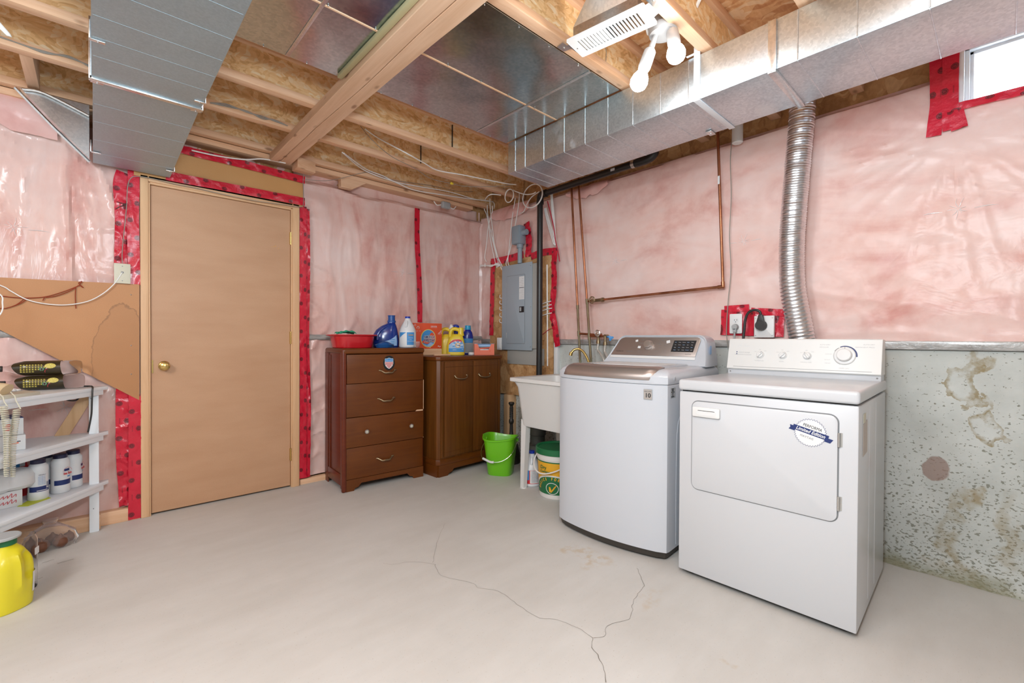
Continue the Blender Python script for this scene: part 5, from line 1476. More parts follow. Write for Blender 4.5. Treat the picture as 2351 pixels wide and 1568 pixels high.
# large blue detergent jug
o = root('detergent_jug', 'large glossy blue detergent jug beside the white bleach jug on the chest', 'jug', (1.735, 3.375, ZC), -22)
S = [(0.0, 0.094, 0.055), (0.006, 0.099, 0.060), (0.05, 0.101, 0.062), (0.10, 0.098, 0.060, -0.003), (0.14, 0.084, 0.054, 0.006), (0.172, 0.060, 0.044, 0.022), (0.188, 0.040, 0.038, 0.036), (0.196, 0.031, 0.031, 0.041), (0.206, 0.030, 0.030, 0.042)]
bm = bmesh.new(); loft(bm, S, 2.7, 32); mobj('body', bm, 'bottle_blue', o)
bm = bmesh.new(); tube(bm, [(0.018, -0.034, 0.178), (-0.036, -0.052, 0.145), (-0.068, -0.060, 0.105), (-0.073, -0.062, 0.06)], 0.010, 10, 8); mobj('moulded_ridge', bm, 'bottle_blue', o)
bm = bmesh.new(); lathe(bm, [(0.034, 0.200), (0.034, 0.214), (0.0285, 0.216), (0.0275, 0.250), (0.030, 0.252), (0.030, 0.258), (0.025, 0.259), (0.024, 0.235), (0.0, 0.235)], (0.043, 0, 0), 24, 'Z', False, False); mobj('cap', bm, 'cap_blue', o)
bm = bmesh.new(); patch(bm, S, 262, 318, 0.014, 0.10, 0.0008, 2.7, zfun=lambda u: (0.014, 0.045+0.055*u)); lb = mobj('label', bm, 'ink_pale_blue', o, label='pale blue label')
for j in range(3):
    plate(lb, 'print_line', rrect(0.040-0.008*j, 0.004, 0.001, 2), frame_m((0.045, -0.0635, 0.062-0.016*j), (1, 0.12, 0), (0, 0, 1)), 'ink_blue', 0.0005)

def bleach(o, mat='jug_white'):
    S = [(0.0, 0.060, 0.060), (0.006, 0.066, 0.066), (0.125, 0.066, 0.066), (0.14, 0.063, 0.063), (0.175, 0.048, 0.048), (0.215, 0.026, 0.026), (0.232, 0.019, 0.019), (0.240, 0.018, 0.018)]
    bm = bmesh.new(); loft(bm, S, 2.2, 32); mobj('body', bm, mat, o)
    bm = bmesh.new(); tube(bm, [(0.010, 0.032, 0.205), (0.012, 0.056, 0.185), (0.012, 0.064, 0.160), (0.012, 0.062, 0.136)], 0.012, 10, 6); mobj('handle', bm, mat, o)
    bm = bmesh.new(); tube(bm, [(-0.008, -0.030, 0.212), (-0.012, -0.043, 0.185), (-0.018, -0.054, 0.160)], lambda t: 0.007+0.004*math.sin(PI*t), 10, 6); mobj('grip_rib', bm, mat, o)
    return S
o = root('bleach_jug', 'white bleach jug with a blue label and blue cap on the chest', 'jug', (1.862, 3.255, ZC), -25)
S = bleach(o)
bm = bmesh.new(); lathe(bm, [(0.021, 0.234), (0.021, 0.247), (0.019, 0.249), (0.0, 0.249)], (0, 0, 0), 20, 'Z', True, False); mobj('cap', bm, 'cap_royal', o)
bm = bmesh.new(); patch(bm, S, 200, 345, 0.020, 0.121, 0.0006, 2.2, 24); lb = mobj('label', bm, 'ink_white', o, label='wrap label in white and blue')
bm = bmesh.new(); patch(bm, S, 262, 312, 0.021, 0.121, 0.0010, 2.2, 12); mobj('label_panel', bm, 'ink_blue', lb)
bm = bmesh.new(); patch(bm, S, 202, 258, 0.06, 0.121, 0.0010, 2.2, 12, zfun=lambda u: (0.121-0.045*(1-u), 0.121)); mobj('label_corner', bm, 'ink_blue', lb)
bm = bmesh.new(); patch(bm, S, 314, 343, 0.022, 0.119, 0.0009, 2.2, 8); mobj('label_side', bm, 'label_white', lb)
TMb = frame_m((0.019, -0.0690, 0), (1, 0.28, 0), (0, 0, 1))
text(lb, 'CLOROX', 0.0125, TMb @ Matrix.Translation((0, 0.099, 0.001)), 'ink_gold', bold=0.0004, sx=0.8)
for j, tx in enumerate(('Disinfecting', 'Bleach', 'CONCENTRATED')):
    text(lb, tx, 0.0075, TMb @ Matrix.Translation((0, 0.078-0.014*j, 0.001)), 'ink_white')
bm = bmesh.new(); lathe(bm, [(0.024, 0.0), (0.025, 0.002), (0.030, 0.048), (0.0285, 0.048), (0.023, 0.004), (0.0, 0.004)], (1.935, 3.185, 0), 20, 'Z', True, False)
bm.transform(Matrix.Translation((-0.035, 0.0, ZC)))
tag(base_origin(mobj('plastic_cup', bm, 'film_bag'), (1.90, 3.185, ZC)), 'small clear plastic measuring cup at the right edge of the chest', 'cup')

# ------------------------------------------------------------------ things on the lower cabinet
ZB = 0.9455
bm = bmesh.new(); box(bm, -0.13, 0.13, -0.075, 0.075, 0.0, 0.056, 0.002); box(bm, -0.13, 0.13, -0.078, -0.075, 0.006, 0.050); box(bm, 0.10, 0.105, -0.079, -0.075, 0.0, 0.056)
bm.transform(Matrix.Translation((2.105, 3.40, ZB)))
tag(base_origin(mobj('cardboard_box', bm, 'pine'), (2.105, 3.40, ZB)), 'low tan cardboard box under the orange detergent carton', 'box')
o = root('detergent_carton', 'large orange laundry detergent carton with a round blue logo', 'box', (2.108, 3.395, ZB+0.0565), -4)
bm = bmesh.new(); box(bm, -0.134, 0.134, -0.062, 0.062, 0, 0.216, 0.0015); ca = mobj('carton', bm, 'carton_orange', o)
bm = bmesh.new(); box(bm, -0.133, 0.133, -0.061, 0.02, 0.2155, 0.218); mobj('top_flap', bm, 'carton_orange_light', o)
CF = face_my((0, -0.0622, 0)); 
def cf(x, z, d=0.0):
    return CF @ Matrix.Translation((x, z, d))
lg = plate(ca, 'logo_ring', ngon(0.072, 48, 0, 0, 0.078), cf(0.002, 0.088), 'ink_yellow', 0.0004, label='round logo with yellow rim')
plate(lg, 'logo_disc', ngon(0.066, 48, 0, 0, 0.072), cf(0.002, 0.088, 0.0004), 'ink_blue', 0.0003)
plate(lg, 'logo_wave', [(-0.062, -0.030), (-0.03, -0.004), (0.03, 0.012), (0.010, 0.030), (0.030, 0.052), (0.046, 0.046), (0.060, 0.026), (0.064, 0.0), (0.055, -0.036), (0.03, -0.030), (-0.01, -0.048), (-0.05, -0.040)], cf(0.002, 0.088, 0.0007), 'carton_orange', 0.0002)
plate(lg, 'logo_wave', [(-0.045, -0.048), (-0.012, -0.060), (0.020, -0.036), (0.05, -0.046), (0.03, -0.064), (0, -0.071), (-0.03, -0.064)], cf(0.002, 0.088, 0.0009), 'ink_pale_blue', 0.0002)
text(lg, 'AMERICA', 0.030, cf(0.010, 0.099, 0.0013), 'ink_white', bold=0.0028, shear=0.15, sx=0.80)
text(lg, 'AMERICA', 0.030, cf(0.010, 0.099, 0.0016), 'ink_navy', bold=0.0006, shear=0.15, sx=0.80)
text(lg, 'FRESH', 0.040, cf(0.008, 0.069, 0.0013), 'ink_white', bold=0.003, shear=0.15, sx=0.84)
text(lg, 'FRESH', 0.040, cf(0.008, 0.069, 0.0016), 'ink_navy', bold=0.001, shear=0.15, sx=0.84)
text(ca, 'SUPER POWER', 0.009, cf(0.055, 0.192, 0.0002), 'ink_white', bold=0.0003)
text(ca, 'LAUNDRY DETERGENT', 0.006, cf(0.055, 0.182, 0.0002), 'ink_white')
text(ca, 'HE', 0.010, cf(-0.078, 0.150, 0.0002), 'ink_white'); text(ca, 'fresh', 0.009, cf(-0.108, 0.150, 0.0002), 'ink_white')
for (cx, cz, r) in ((0.118, 0.135, 0.010), (0.105, 0.128, 0.009), (0.125, 0.150, 0.007), (-0.122, 0.198, 0.008), (-0.095, 0.178, 0.012)):
    plate(ca, 'flourish', arc(r*0.72, r, -140, 150, 14), cf(cx, cz), 'ink_white', 0.0003)
for (cx, cz) in ((0.10, 0.02), (0.115, 0.016), (-0.118, 0.02), (0.02, 0.012)):
    plate(ca, 'flourish', [(-0.002, -0.007), (0.008, 0.006), (-0.006, 0.003)], cf(cx, cz), 'ink_white', 0.0003)

def softener(o, mat, capmat):
    """flat jug with a loop handle at left and a neck at right"""
    S = [(0.0, 0.074, 0.046), (0.005, 0.078, 0.050), (0.08, 0.078, 0.050), (0.13, 0.070, 0.047, 0.002), (0.158, 0.058, 0.042, 0.006), (0.176, 0.046, 0.034, 0.012), (0.182, 0.038, 0.03, 0.016)]
    bm = bmesh.new(); loft(bm, S, 3.2, 32); mobj('body', bm, mat, o)
    bm = bmesh.new(); tube(bm, [(-0.046, 0, 0.150), (-0.046, 0, 0.190), (-0.034, 0, 0.219), (-0.010, 0, 0.228), (0.018, 0, 0.222), (0.044, 0, 0.205)], 0.0165, 12, 6, True, 1.0); mobj('handle', bm, mat, o)
    bm = bmesh.new(); lathe(bm, [(0.030, 0.168), (0.024, 0.20), (0.0235, 0.238), (0.020, 0.240), (0.0, 0.240)], (0.044, 0, 0), 20, 'Z', False, False); mobj('neck', bm, mat if capmat is None else capmat, o)
    return S
o = root('detergent_jug', 'yellow laundry jug with a loop handle and a red and blue label', 'jug', (2.322, 3.235, ZB), -34)
S = softener(o, 'jug_yellow', None)
bm = bmesh.new(); patch(bm, S, 228, 328, 0.03, 0.14, 0.0007, 3.2, 24, 8, zfun=lambda u: (0.028, 0.078+0.060*math.sin(PI*min(1, 0.12+0.80*u)))); lb = mobj('label', bm, 'ink_pale_blue', o, label='blue and red arched label')
bm = bmesh.new(); patch(bm, S, 229, 300, 0.03, 0.14, 0.0011, 3.2, 20, 4, zfun=lambda u: (0.074+0.048*math.sin(PI*min(1, 0.12+0.58*u))-0.004, 0.078+0.060*math.sin(PI*min(1, 0.12+0.58*u)))); mobj('label_arc', bm, 'ink_red', lb)
bm = bmesh.new(); patch(bm, S, 229, 327, 0.028, 0.060, 0.0010, 3.2, 20, 3); mobj('label_foot', bm, 'ink_blue', lb)
TM = face_my((0.012, -0.0522, 0))
for k in range(9):
    a = R(-20+27*k)
    plate(lb, 'label_ray', [(0.020*math.cos(a-0.07), 0.020*math.sin(a-0.07)), (0.046*math.cos(a-0.09), 0.040*math.sin(a-0.09)), (0.046*math.cos(a+0.09), 0.040*math.sin(a+0.09)), (0.020*math.cos(a+0.07), 0.020*math.sin(a+0.07))], TM @ Matrix.Translation((0.004, 0.086, 0)), 'ink_white' if k % 2 else 'ink_blue', 0.0003)
plate(lb, 'label_disc', ngon(0.022, 28), TM @ Matrix.Translation((0.004, 0.086, 0.0003)), 'ink_gold', 0.0003)
plate(lb, 'label_disc', ngon(0.017, 28), TM @ Matrix.Translation((0.004, 0.086, 0.0006)), 'ink_white', 0.0003)
text(lb, 'Tide', 0.020, TM @ Matrix.Translation((0.004, 0.086, 0.0011)), 'ink_navy', bold=0.0006)
text(lb, 'ultra', 0.010, TM @ Matrix.Translation((-0.02, 0.120, 0.0012)), 'ink_white')
text(lb, 'SIMPLY', 0.011, TM @ Matrix.Translation((-0.022, 0.046, 0.0006)), 'ink_white')
text(lb, '64', 0.012, TM @ Matrix.Translation((0.045, 0.050, 0.0006)), 'ink_white')
o = root('detergent_jug', 'yellow jug with a white spout cap, partly behind the yellow labelled jug', 'jug', (2.320, 3.374, ZB), -38)
S = softener(o, 'jug_yellow', None)
bm = bmesh.new(); lathe(bm, [(0.026, 0.228), (0.026, 0.240), (0.018, 0.243), (0.017, 0.256), (0.012, 0.260), (0.011, 0.268), (0.0, 0.269)], (0.044, 0, 0), 18, 'Z', True, False); mobj('cap', bm, 'white_plastic', o, label='white pour cap')
o = root('detergent_jug', 'dark blue jug behind the yellow labelled jug, only its rounded top in view', 'jug', (2.445, 3.408, ZB), 20)
S = [(0.0, 0.042, 0.036), (0.006, 0.045, 0.039), (0.15, 0.045, 0.039), (0.20, 0.038, 0.034), (0.225, 0.028, 0.028)]
bm = bmesh.new(); loft(bm, S, 2.6, 24); mobj('body', bm, 'bottle_navy', o)
bm = bmesh.new(); lathe(bm, [(0.034, 0.215), (0.036, 0.24), (0.030, 0.262), (0.016, 0.272), (0.0, 0.274)], (0, 0, 0), 20, 'Z', True, False); mobj('cap', bm, 'cap_royal', o)
o = root('cleaner_bottle', 'slim blue cleaner bottle with a light blue cap, right of the yellow jugs', 'bottle', (2.528, 3.333, ZB), -30)
S = [(0.0, 0.042, 0.034), (0.005, 0.046, 0.037), (0.10, 0.046, 0.037), (0.16, 0.048, 0.038), (0.20, 0.040, 0.033), (0.222, 0.026, 0.024), (0.228, 0.022, 0.022)]
bm = bmesh.new(); loft(bm, S, 2.6, 28); mobj('body', bm, 'bottle_navy', o)
bm = bmesh.new(); lathe(bm, [(0.030, 0.226), (0.030, 0.238), (0.027, 0.240), (0.026, 0.262), (0.023, 0.265), (0.0, 0.265)], (0, 0, 0), 22, 'Z', True, False); mobj('cap', bm, 'cap_cyan', o)
bm = bmesh.new(); patch(bm, S, 200, 345, 0.012, 0.105, 0.0007, 2.6, 20); lb = mobj('label', bm, 'label_grey', o, label='grey back label')
bm = bmesh.new(); patch(bm, S, 200, 345, 0.106, 0.145, 0.0007, 2.6, 20); mobj('label_band', bm, 'ink_blue', o)
for j in range(7):
    text(lb, 'keep out of reach of children', 0.0052, frame_m((0.004, -0.0386, 0.092-0.011*j), (1, 0, 0), (0, 0, 1)), 'ink_navy', sx=0.85)
bm = bmesh.new(); lathe(bm, [(0.027, 0.0), (0.029, 0.002), (0.029, 0.020), (0.026, 0.023), (0.0, 0.023)], (2.478, 3.215, ZB), 22, 'Z', True, False)
tag(base_origin(mobj('bottle_cap', bm, 'white_plastic'), (2.478, 3.215, ZB)), 'loose white bottle cap standing between the slim blue bottle and the orange dispenser box', 'cap')
bm = bmesh.new(); box(bm, -0.075, 0.075, -0.014, 0.014, 0, 0.012, 0.002); bm.transform(Matrix.Translation((2.165, 3.215, ZB)) @ Matrix.Rotation(R(-8), 4, 'Z'))
tag(base_origin(mobj('wood_stick', bm, 'pine'), (2.165, 3.215, ZB)), 'short flat stick of raw wood at the front edge of the cabinet', 'stick')
o = root('dryer_sheet_box', 'small orange dispenser box with a cut-out front, right end of the cabinet top', 'box', (2.525, 3.090, ZB), -35)
HX, HZ, DY = 0.088, 0.098, 0.085
bm = bmesh.new(); tk_ = 0.0012
prism(bm, [(-HX, 0), (HX, 0), (HX, HZ), (0.060, HZ), (0.036, 0.044), (-0.036, 0.044), (-0.060, HZ), (-HX, HZ)], -tk_, 0, face_my((0, 0, 0)))
box(bm, -HX, -HX+tk_, 0, DY, 0, HZ); box(bm, HX-tk_, HX, 0, DY, 0, HZ); box(bm, -HX, HX, DY-tk_, DY, 0, HZ); box(bm, -HX, HX, 0, DY, 0, tk_)
mobj('box_body', bm, 'carton_orange_light', o, smooth=False)
bm = bmesh.new(); box(bm, -HX, HX, 0.0, DY, HZ, HZ+0.0015); g_ = mobj('box_top', bm, 'ink_pale_blue', o, smooth=False)
bm = bmesh.new(); prism(bm, [(-0.05, 0.050), (0.052, 0.060), (0.05, 0.070), (-0.05, 0.062)], 0.004, 0.006, face_my((0, 0.022, 0))); mobj('box_flap', bm, 'carton_orange', o, smooth=False)
bm = bmesh.new(); box(bm, -0.070, 0.070, 0.030, 0.032, 0.02, 0.096); mobj('inner_panel', bm, 'groove_grey', o, smooth=False)  # dark grey sheet painted as the shade inside the box
bm = bmesh.new(); box(bm, -0.066, 0.066, 0.020, 0.022, 0.074, 0.096); mobj('inner_panel', bm, 'ink_pale_blue', o, smooth=False)
bm = bmesh.new(); box(bm, -0.07, 0.07, 0.006, 0.028, 0.002, 0.052, 0.004); mobj('sheet_stack', bm, 'label_white', o)
plate(o, 'price_mark', rrect(0.012, 0.006, 0.001, 2), face_my((0.05, -0.0004, 0.035)), 'carton_orange', 0.0003)

# ------------------------------------------------------------------ floor items by the tub
o = root('mop_bucket', 'bright green plastic bucket with a wire handle on the floor by the cabinet', 'bucket', (2.428, 2.755, 0), -55)
S = [(0.0, 0.094, 0.088), (0.006, 0.098, 0.092), (0.27, 0.128, 0.118), (0.285, 0.132, 0.122), (0.288, 0.139, 0.129), (0.300, 0.140, 0.130), (0.301, 0.134, 0.124), (0.28, 0.126, 0.116), (0.012, 0.092, 0.086)]
bm = bmesh.new(); loft(bm, S, 3.6, 40)
for v in bm.verts:      # pouring lip on the left, dips in the rim
    if v.co.z > 0.26:
        a = math.atan2(v.co.y, v.co.x)
        v.co.z += 0.012*math.cos(2*a+0.6)
        if v.co.x < -0.10:
            v.co.x -= 0.012*math.exp(-(v.co.y/0.03)**2)
mobj('pail', bm, 'bucket_green', o)
bm = bmesh.new(); tube(bm, [(-0.128, 0.03, 0.262), (-0.150, -0.04, 0.20), (-0.122, -0.122, 0.148), (-0.05, -0.146, 0.125), (0.04, -0.146, 0.135), (0.112, -0.118, 0.185), (0.137, -0.03, 0.255), (0.132, 0.03, 0.272)], 0.0028, 8, 8); hd = mobj('wire_handle', bm, 'chrome', o, label='thin wire handle')
bm = bmesh.new(); tube(bm, [(-0.115, -0.128, 0.145), (-0.05, -0.146, 0.125), (-0.02, -0.148, 0.126)], 0.009, 10, 5); mobj('handle_grip', bm, 'white_plastic', hd, label='white grip')
for a in (-1, 1):
    bm = bmesh.new(); cyl(bm, (a*0.124, 0.03, 0.268), (a*0.140, 0.03, 0.268), 0.014, n=14); mobj('handle_lug', bm, 'bucket_green', o)
o = root('toilet_brush', 'black turned-handle brush standing behind the green bucket', 'brush', (2.70, 2.925, 0))
bm = bmesh.new(); lathe(bm, [(0.075, 0.0), (0.080, 0.01), (0.074, 0.10), (0.060, 0.16), (0.035, 0.205), (0.020, 0.235), (0.016, 0.28), (0.014, 0.34), (0.020, 0.350), (0.023, 0.365), (0.020, 0.38), (0.014, 0.39), (0.015, 0.48), (0.014, 0.50), (0.024, 0.515), (0.027, 0.523), (0.022, 0.533), (0.0, 0.537)], (0, 0, 0), 22, 'Z', True, False)
mobj('brush_holder', bm, 'iron_black', o)
bm = bmesh.new()
for k in range(11):
    for q in range(6):
        a = q*PI/3+(k % 2)*PI/6; sphere(bm, (0.0145*math.cos(a), 0.0145*math.sin(a), 0.40+k*0.0085), 0.0042, 6, 4)
mobj('handle_beading', bm, 'iron_black', o)
o = root('bleach_jug', 'white jug with blue cap and red-blue label, under the laundry tub', 'jug', (2.412, 2.385, 0), -30)
S = bleach(o)
bm = bmesh.new(); lathe(bm, [(0.021, 0.234), (0.021, 0.252), (0.019, 0.254), (0.0, 0.254)], (0, 0, 0), 20, 'Z', True, False); mobj('cap', bm, 'cap_royal', o)
bm = bmesh.new(); patch(bm, S, 190, 350, 0.022, 0.121, 0.0006, 2.2, 24); lb = mobj('label', bm, 'ink_red', o, label='red bordered label')
bm = bmesh.new(); patch(bm, S, 196, 240, 0.05, 0.121, 0.0010, 2.2, 12); mobj('label_panel', bm, 'ink_blue', lb)
bm = bmesh.new(); patch(bm, S, 246, 345, 0.026, 0.119, 0.0010, 2.2, 16); p_ = mobj('label_text_panel', bm, 'label_white', lb)
for j in range(8):
    text(lb, 'PRECAUTIONARY STATEMENT', 0.005, frame_m((0.006, -0.0692, 0.112-0.0105*j), (1, 0.08, 0), (0, 0, 1)), 'ink_navy', sx=0.8)

o = root('storage_pail', 'yellow and white pail with a green lid, under the laundry tub beside the washer', 'pail', (2.395, 2.108, 0), -66)
PS_ = [(0.0, 0.125, 0.125), (0.006, 0.130, 0.130), (0.265, 0.145, 0.145), (0.268, 0.150, 0.150), (0.325, 0.152, 0.152)]
bm = bmesh.new(); loft(bm, PS_, 2, 48); pb = mobj('pail_body', bm, 'pail_white', o)
bm = bmesh.new(); patch(bm, PS_, 180, 360, 0.035, 0.258, 0.0006, 2, 48, 6); lb = mobj('label', bm, 'pail_yellow', o, label='yellow wrap label')
bm = bmesh.new(); patch(bm, PS_, 180, 360, 0.250, 0.258, 0.0010, 2, 48, 2); mobj('label_edge', bm, 'pail_green', lb)
bm = bmesh.new(); patch(bm, PS_, 200, 340, 0.035, 0.15, 0.0010, 2, 40, 6, zfun=lambda u: (0.035, 0.05+0.118*math.sqrt(max(0, 1-(2*u-1)**2)))); mobj('label_arch', bm, 'pail_white', lb)
bm = bmesh.new(); patch(bm, PS_, 206, 334, 0.035, 0.15, 0.0014, 2, 40, 6, zfun=lambda u: (0.035, 0.05+0.108*math.sqrt(max(0, 1-(2*u-1)**2)))); mobj('label_arch', bm, 'pail_green', lb)
def on_pail(ang, z, off):
    s = loft_at(PS_, z); t = R(ang)
    return frame_m(((s[1]+off)*math.cos(t), (s[2]+off)*math.sin(t), z), (-math.sin(t), math.cos(t), 0), (0, 0, 1))
for k, cch in enumerate('BASICS FOR LESS'):
    f_ = (k+0.5)/15; th = PI*(1-f_)
    ang = 270+46*math.cos(th); z = 0.062+0.082*math.sin(th)
    if cch != ' ':
        text(lb, cch, 0.026, on_pail(ang, z, 0.0020) @ Matrix.Rotation(-(PI/2-th)*-1 if False else (th-PI/2)*0.8, 4, 'Z'), 'ink_gold', bold=0.0012, sx=0.7)
for a_, b_ in ((0.046, 'pail_white'), (0.041, 'pail_green')):
    bm = bmesh.new()
    n = 30; vs = []
    for i in range(n):
        t = 2*PI*i/n; ang = 270+math.degrees(a_*math.cos(t)/0.135); z = 0.078+a_*0.88*math.sin(t)
        s = loft_at(PS_, z); off = 0.0020 if a_ > 0.044 else 0.0025
        vs.append(bm.verts.new(((s[1]+off)*math.cos(R(ang)), (s[2]+off)*math.sin(R(ang)), z)))
    c_ = loft_at(PS_, 0.078); cv = bm.verts.new((0, -(c_[1]+off), 0.078))
    for i in range(n):
        bm.faces.new((cv, vs[i], vs[(i+1) % n]))
    mobj('label_circle', bm, b_, lb, recalc=False)
for seg in (((-0.022, 0.088), (-0.012, 0.090), (-0.004, 0.068), (-0.014, 0.052), (-0.020, 0.058)), ((-0.014, 0.052), (-0.006, 0.062), (0.016, 0.092), (0.034, 0.108), (0.030, 0.098), (0.008, 0.066), (-0.004, 0.052))):
    bm = bmesh.new(); vs = []
    for x, z in seg:
        s = loft_at(PS_, z); t = R(270)+x/0.135; vs.append(bm.verts.new(((s[1]+0.0034)*math.cos(t), (s[2]+0.0034)*math.sin(t), z)))
    bm.faces.new(vs); mobj('label_tick', bm, 'ink_gold', lb, recalc=False)
text(lb, 'Dry', 0.034, on_pail(243, 0.215, 0.0026), 'pail_green', bold=0.0006)
text(lb, 'Compost', 0.022, on_pail(250, 0.188, 0.0026), 'pail_green', bold=0.0005)
bm = bmesh.new(); lathe(bm, [(0.155, 0.300), (0.158, 0.302), (0.158, 0.338), (0.154, 0.342), (0.142, 0.340), (0.138, 0.332), (0.0, 0.334)], (0, 0, 0), 44, 'Z', False, False)
ld2 = mobj('lid', bm, 'pail_green', o, label='green lid')
bm = bmesh.new(); tube(bm, [(-0.150, -0.01, 0.285), (-0.162, -0.05, 0.235), (-0.135, -0.105, 0.195), (-0.08, -0.148, 0.178), (-0.01, -0.163, 0.190), (0.07, -0.150, 0.225), (0.13, -0.10, 0.27), (0.154, -0.01, 0.285)], 0.0055, 8, 8, True, 0.6); mobj('bail_handle', bm, 'pail_white', o, label='white plastic bail handle')
o = root('sump_cover', 'dark round sump pit with a pump pipe in the corner under the tub', 'pump', (2.68, 2.585, 0))
bm = bmesh.new(); lathe(bm, [(0.105, 0.0), (0.105, 0.17), (0.10, 0.20), (0.085, 0.225), (0.06, 0.235), (0.06, 0.30), (0.068, 0.305), (0.068, 0.36), (0.05, 0.365), (0.0, 0.365)], (0, 0, 0), 28, 'Z', True, False); mobj('pump_housing', bm, 'pump_dark', o)
bm = bmesh.new(); tube(bm, [(0.02, 0.0, 0.33), (0.09, -0.02, 0.42), (0.16, -0.25, 0.40), (0.17, -0.5, 0.38)], 0.025, 12, 6); mobj('discharge_pipe', bm, 'pump_dark', o)

# ------------------------------------------------------------------ pipes
pd = root('drain_pipe', 'black plastic drain pipe dropping in front of the breaker panel then running along the ceiling', 'pipe', (2.75, 2.635, 0.80))
bm = bmesh.new(); tube(bm, [(2.75, 2.637, 0.36), (2.75, 2.637, 2.232)], 0.0245, 20, 1); mobj('upright_pipe', bm, 'abs_black', pd, True)
bm = bmesh.new(); tube(bm, [(2.75, 2.637, 2.225), (2.75, 2.637, 2.262), (2.75, 2.629, 2.284), (2.75, 2.607, 2.2935), (2.75, 2.575, 2.294)], 0.029, 20, 6); cyl(bm, (2.75, 2.637, 2.215), (2.75, 2.637, 2.245), 0.031, n=20); cyl(bm, (2.75, 2.60, 2.294), (2.75, 2.565, 2.294), 0.031, n=20); mobj('elbow', bm, 'abs_black', pd, True)
bm = bmesh.new(); tube(bm, [(2.75, 2.60, 2.294), (2.75, 1.63, 2.304)], 0.0245, 20, 1); mobj('level_pipe', bm, 'abs_black', pd, True)
bm = bmesh.new(); tube(bm, [(2.75, 1.72, 2.303), (2.75, 1.645, 2.304), (2.75, 1.600, 2.318), (2.75, 1.582, 2.36), (2.75, 1.58, 2.50)], 0.029, 20, 6); mobj('elbow', bm, 'abs_black', pd, True)
bm = bmesh.new(); lathe(bm, [(0.027, -0.012), (0.027, 0.012)], (2.75, 1.745, 2.3028), 20, 'Y', False, False); box(bm, 2.748, 2.752, 1.735, 1.757, 2.328, 2.40); mobj('pipe_hanger', bm, 'screw_zinc', pd, True)
plate(pd, 'pipe_label', rrect(0.035, 0.018, 0.001, 2), frame_m((2.7248-2.75, 1.90-2.635, 2.300-0.80), (0, -1, 0), (0, 0, 1)), 'label_white', 0.0005)

def pipe(name, label, pts, r, mat, parts=(), cat='pipe', sub=1):
    o = root(name, label, cat, pts[0])
    bm = bmesh.new(); tube(bm, pts, r, 14, sub); mobj('pipe_run', bm, mat, o, True)
    return o
p1 = [(2.8,2.341,2.315), (2.8,2.256,1.563), (0, 0, 0)]
a_ = Vector((2.8,2.341,2.305)); b_ = Vector((2.8,2.271,1.342)); c_ = Vector((2.8,2.242,0.921))
o1 = root('water_pipe', 'left copper riser pipe on the pink wall beside the breaker board', 'pipe', c_)
up_ = a_+(a_-b_)*0.35
bm = bmesh.new(); tube(bm, [up_, a_, b_], 0.0085, 14, 1); mobj('copper_run', bm, 'copper', o1, True)
bm = bmesh.new(); tube(bm, [b_, c_, c_+(c_-b_)*0.6], 0.0095, 14, 1); mobj('lower_run', bm, 'copper_green', o1, True, label='tarnished greenish lower length')
bm = bmesh.new(); t1 = Vector((2.8,2.257,1.133)); d1 = (c_-b_).normalized(); cyl(bm, t1-d1*0.02, t1+d1*0.02, 0.0125, n=14); cyl(bm, b_-d1*0.015, b_+d1*0.015, 0.0115, n=14); mobj('fitting', bm, 'copper_green', o1, True)
bm = bmesh.new(); h1 = Vector((2.8,2.061,1.122)); tube(bm, [t1, h1], 0.0085, 12, 1); cyl(bm, h1+Vector((0, 0.02, 0)), h1-Vector((0, 0.015, 0)), 0.014, n=14); mobj('branch', bm, 'copper', o1, True)
a2 = Vector((2.8,2.27,2.315)); b2 = Vector((2.8,2.178,1.381)); c2 = Vector((2.8,2.137,0.925))
o2 = root('water_pipe', 'right copper riser pipe with a branch and round valve to the upper right', 'pipe', c2)
bm = bmesh.new(); tube(bm, [a2+(a2-b2)*0.35, b2], 0.0085, 14, 1); mobj('copper_run', bm, 'copper', o2, True)
d2 = (c2-b2).normalized()
bm = bmesh.new(); tube(bm, [b2, c2+d2*0.1], 0.0095, 14, 1); mobj('lower_run', bm, 'copper_green', o2, True, label='tarnished greenish lower length')
bm = bmesh.new(); cyl(bm, b2-d2*0.02, b2+d2*0.02, 0.012, n=14); t2 = Vector((2.8,2.155,1.112)); cyl(bm, t2-d2*0.02, t2+d2*0.03, 0.0125, n=14); mobj('fitting', bm, 'copper_green', o2, True)
bm = bmesh.new(); h2 = Vector((2.8,1.998,1.112)); tube(bm, [t2, h2], 0.0085, 12, 1); mobj('branch', bm, 'copper', o2, True)
br = [b2, Vector((2.82,1.159,1.414))]
bm = bmesh.new(); e_ = Vector((2.82,1.198,2.346)); tube(bm, [b2, br[1]], 0.0085, 14, 1); tube(bm, [br[1], e_, e_+(e_-br[1])*0.2], 0.0085, 14, 1); mobj('branch_run', bm, 'copper', o2, True, label='copper branch running right and up into the ceiling')
bm = bmesh.new(); sphere(bm, br[1], 0.0125, 12, 8); cyl(bm, br[1], br[1]+(e_-br[1]).normalized()*0.03, 0.0115, n=12); cyl(bm, br[1], br[1]+(b2-br[1]).normalized()*0.03, 0.0115, n=12); mobj('elbow', bm, 'copper', o2, True)
plate(o2, 'pipe_label', rrect(0.012, 0.05, 0.001, 2), Matrix.Translation(-c2) @ frame_m(br[1].lerp(e_, 0.70)+Vector((-0.0092, 0, 0)), (0, -1, 0), (0, 0, 1)), 'label_white', 0.0004)
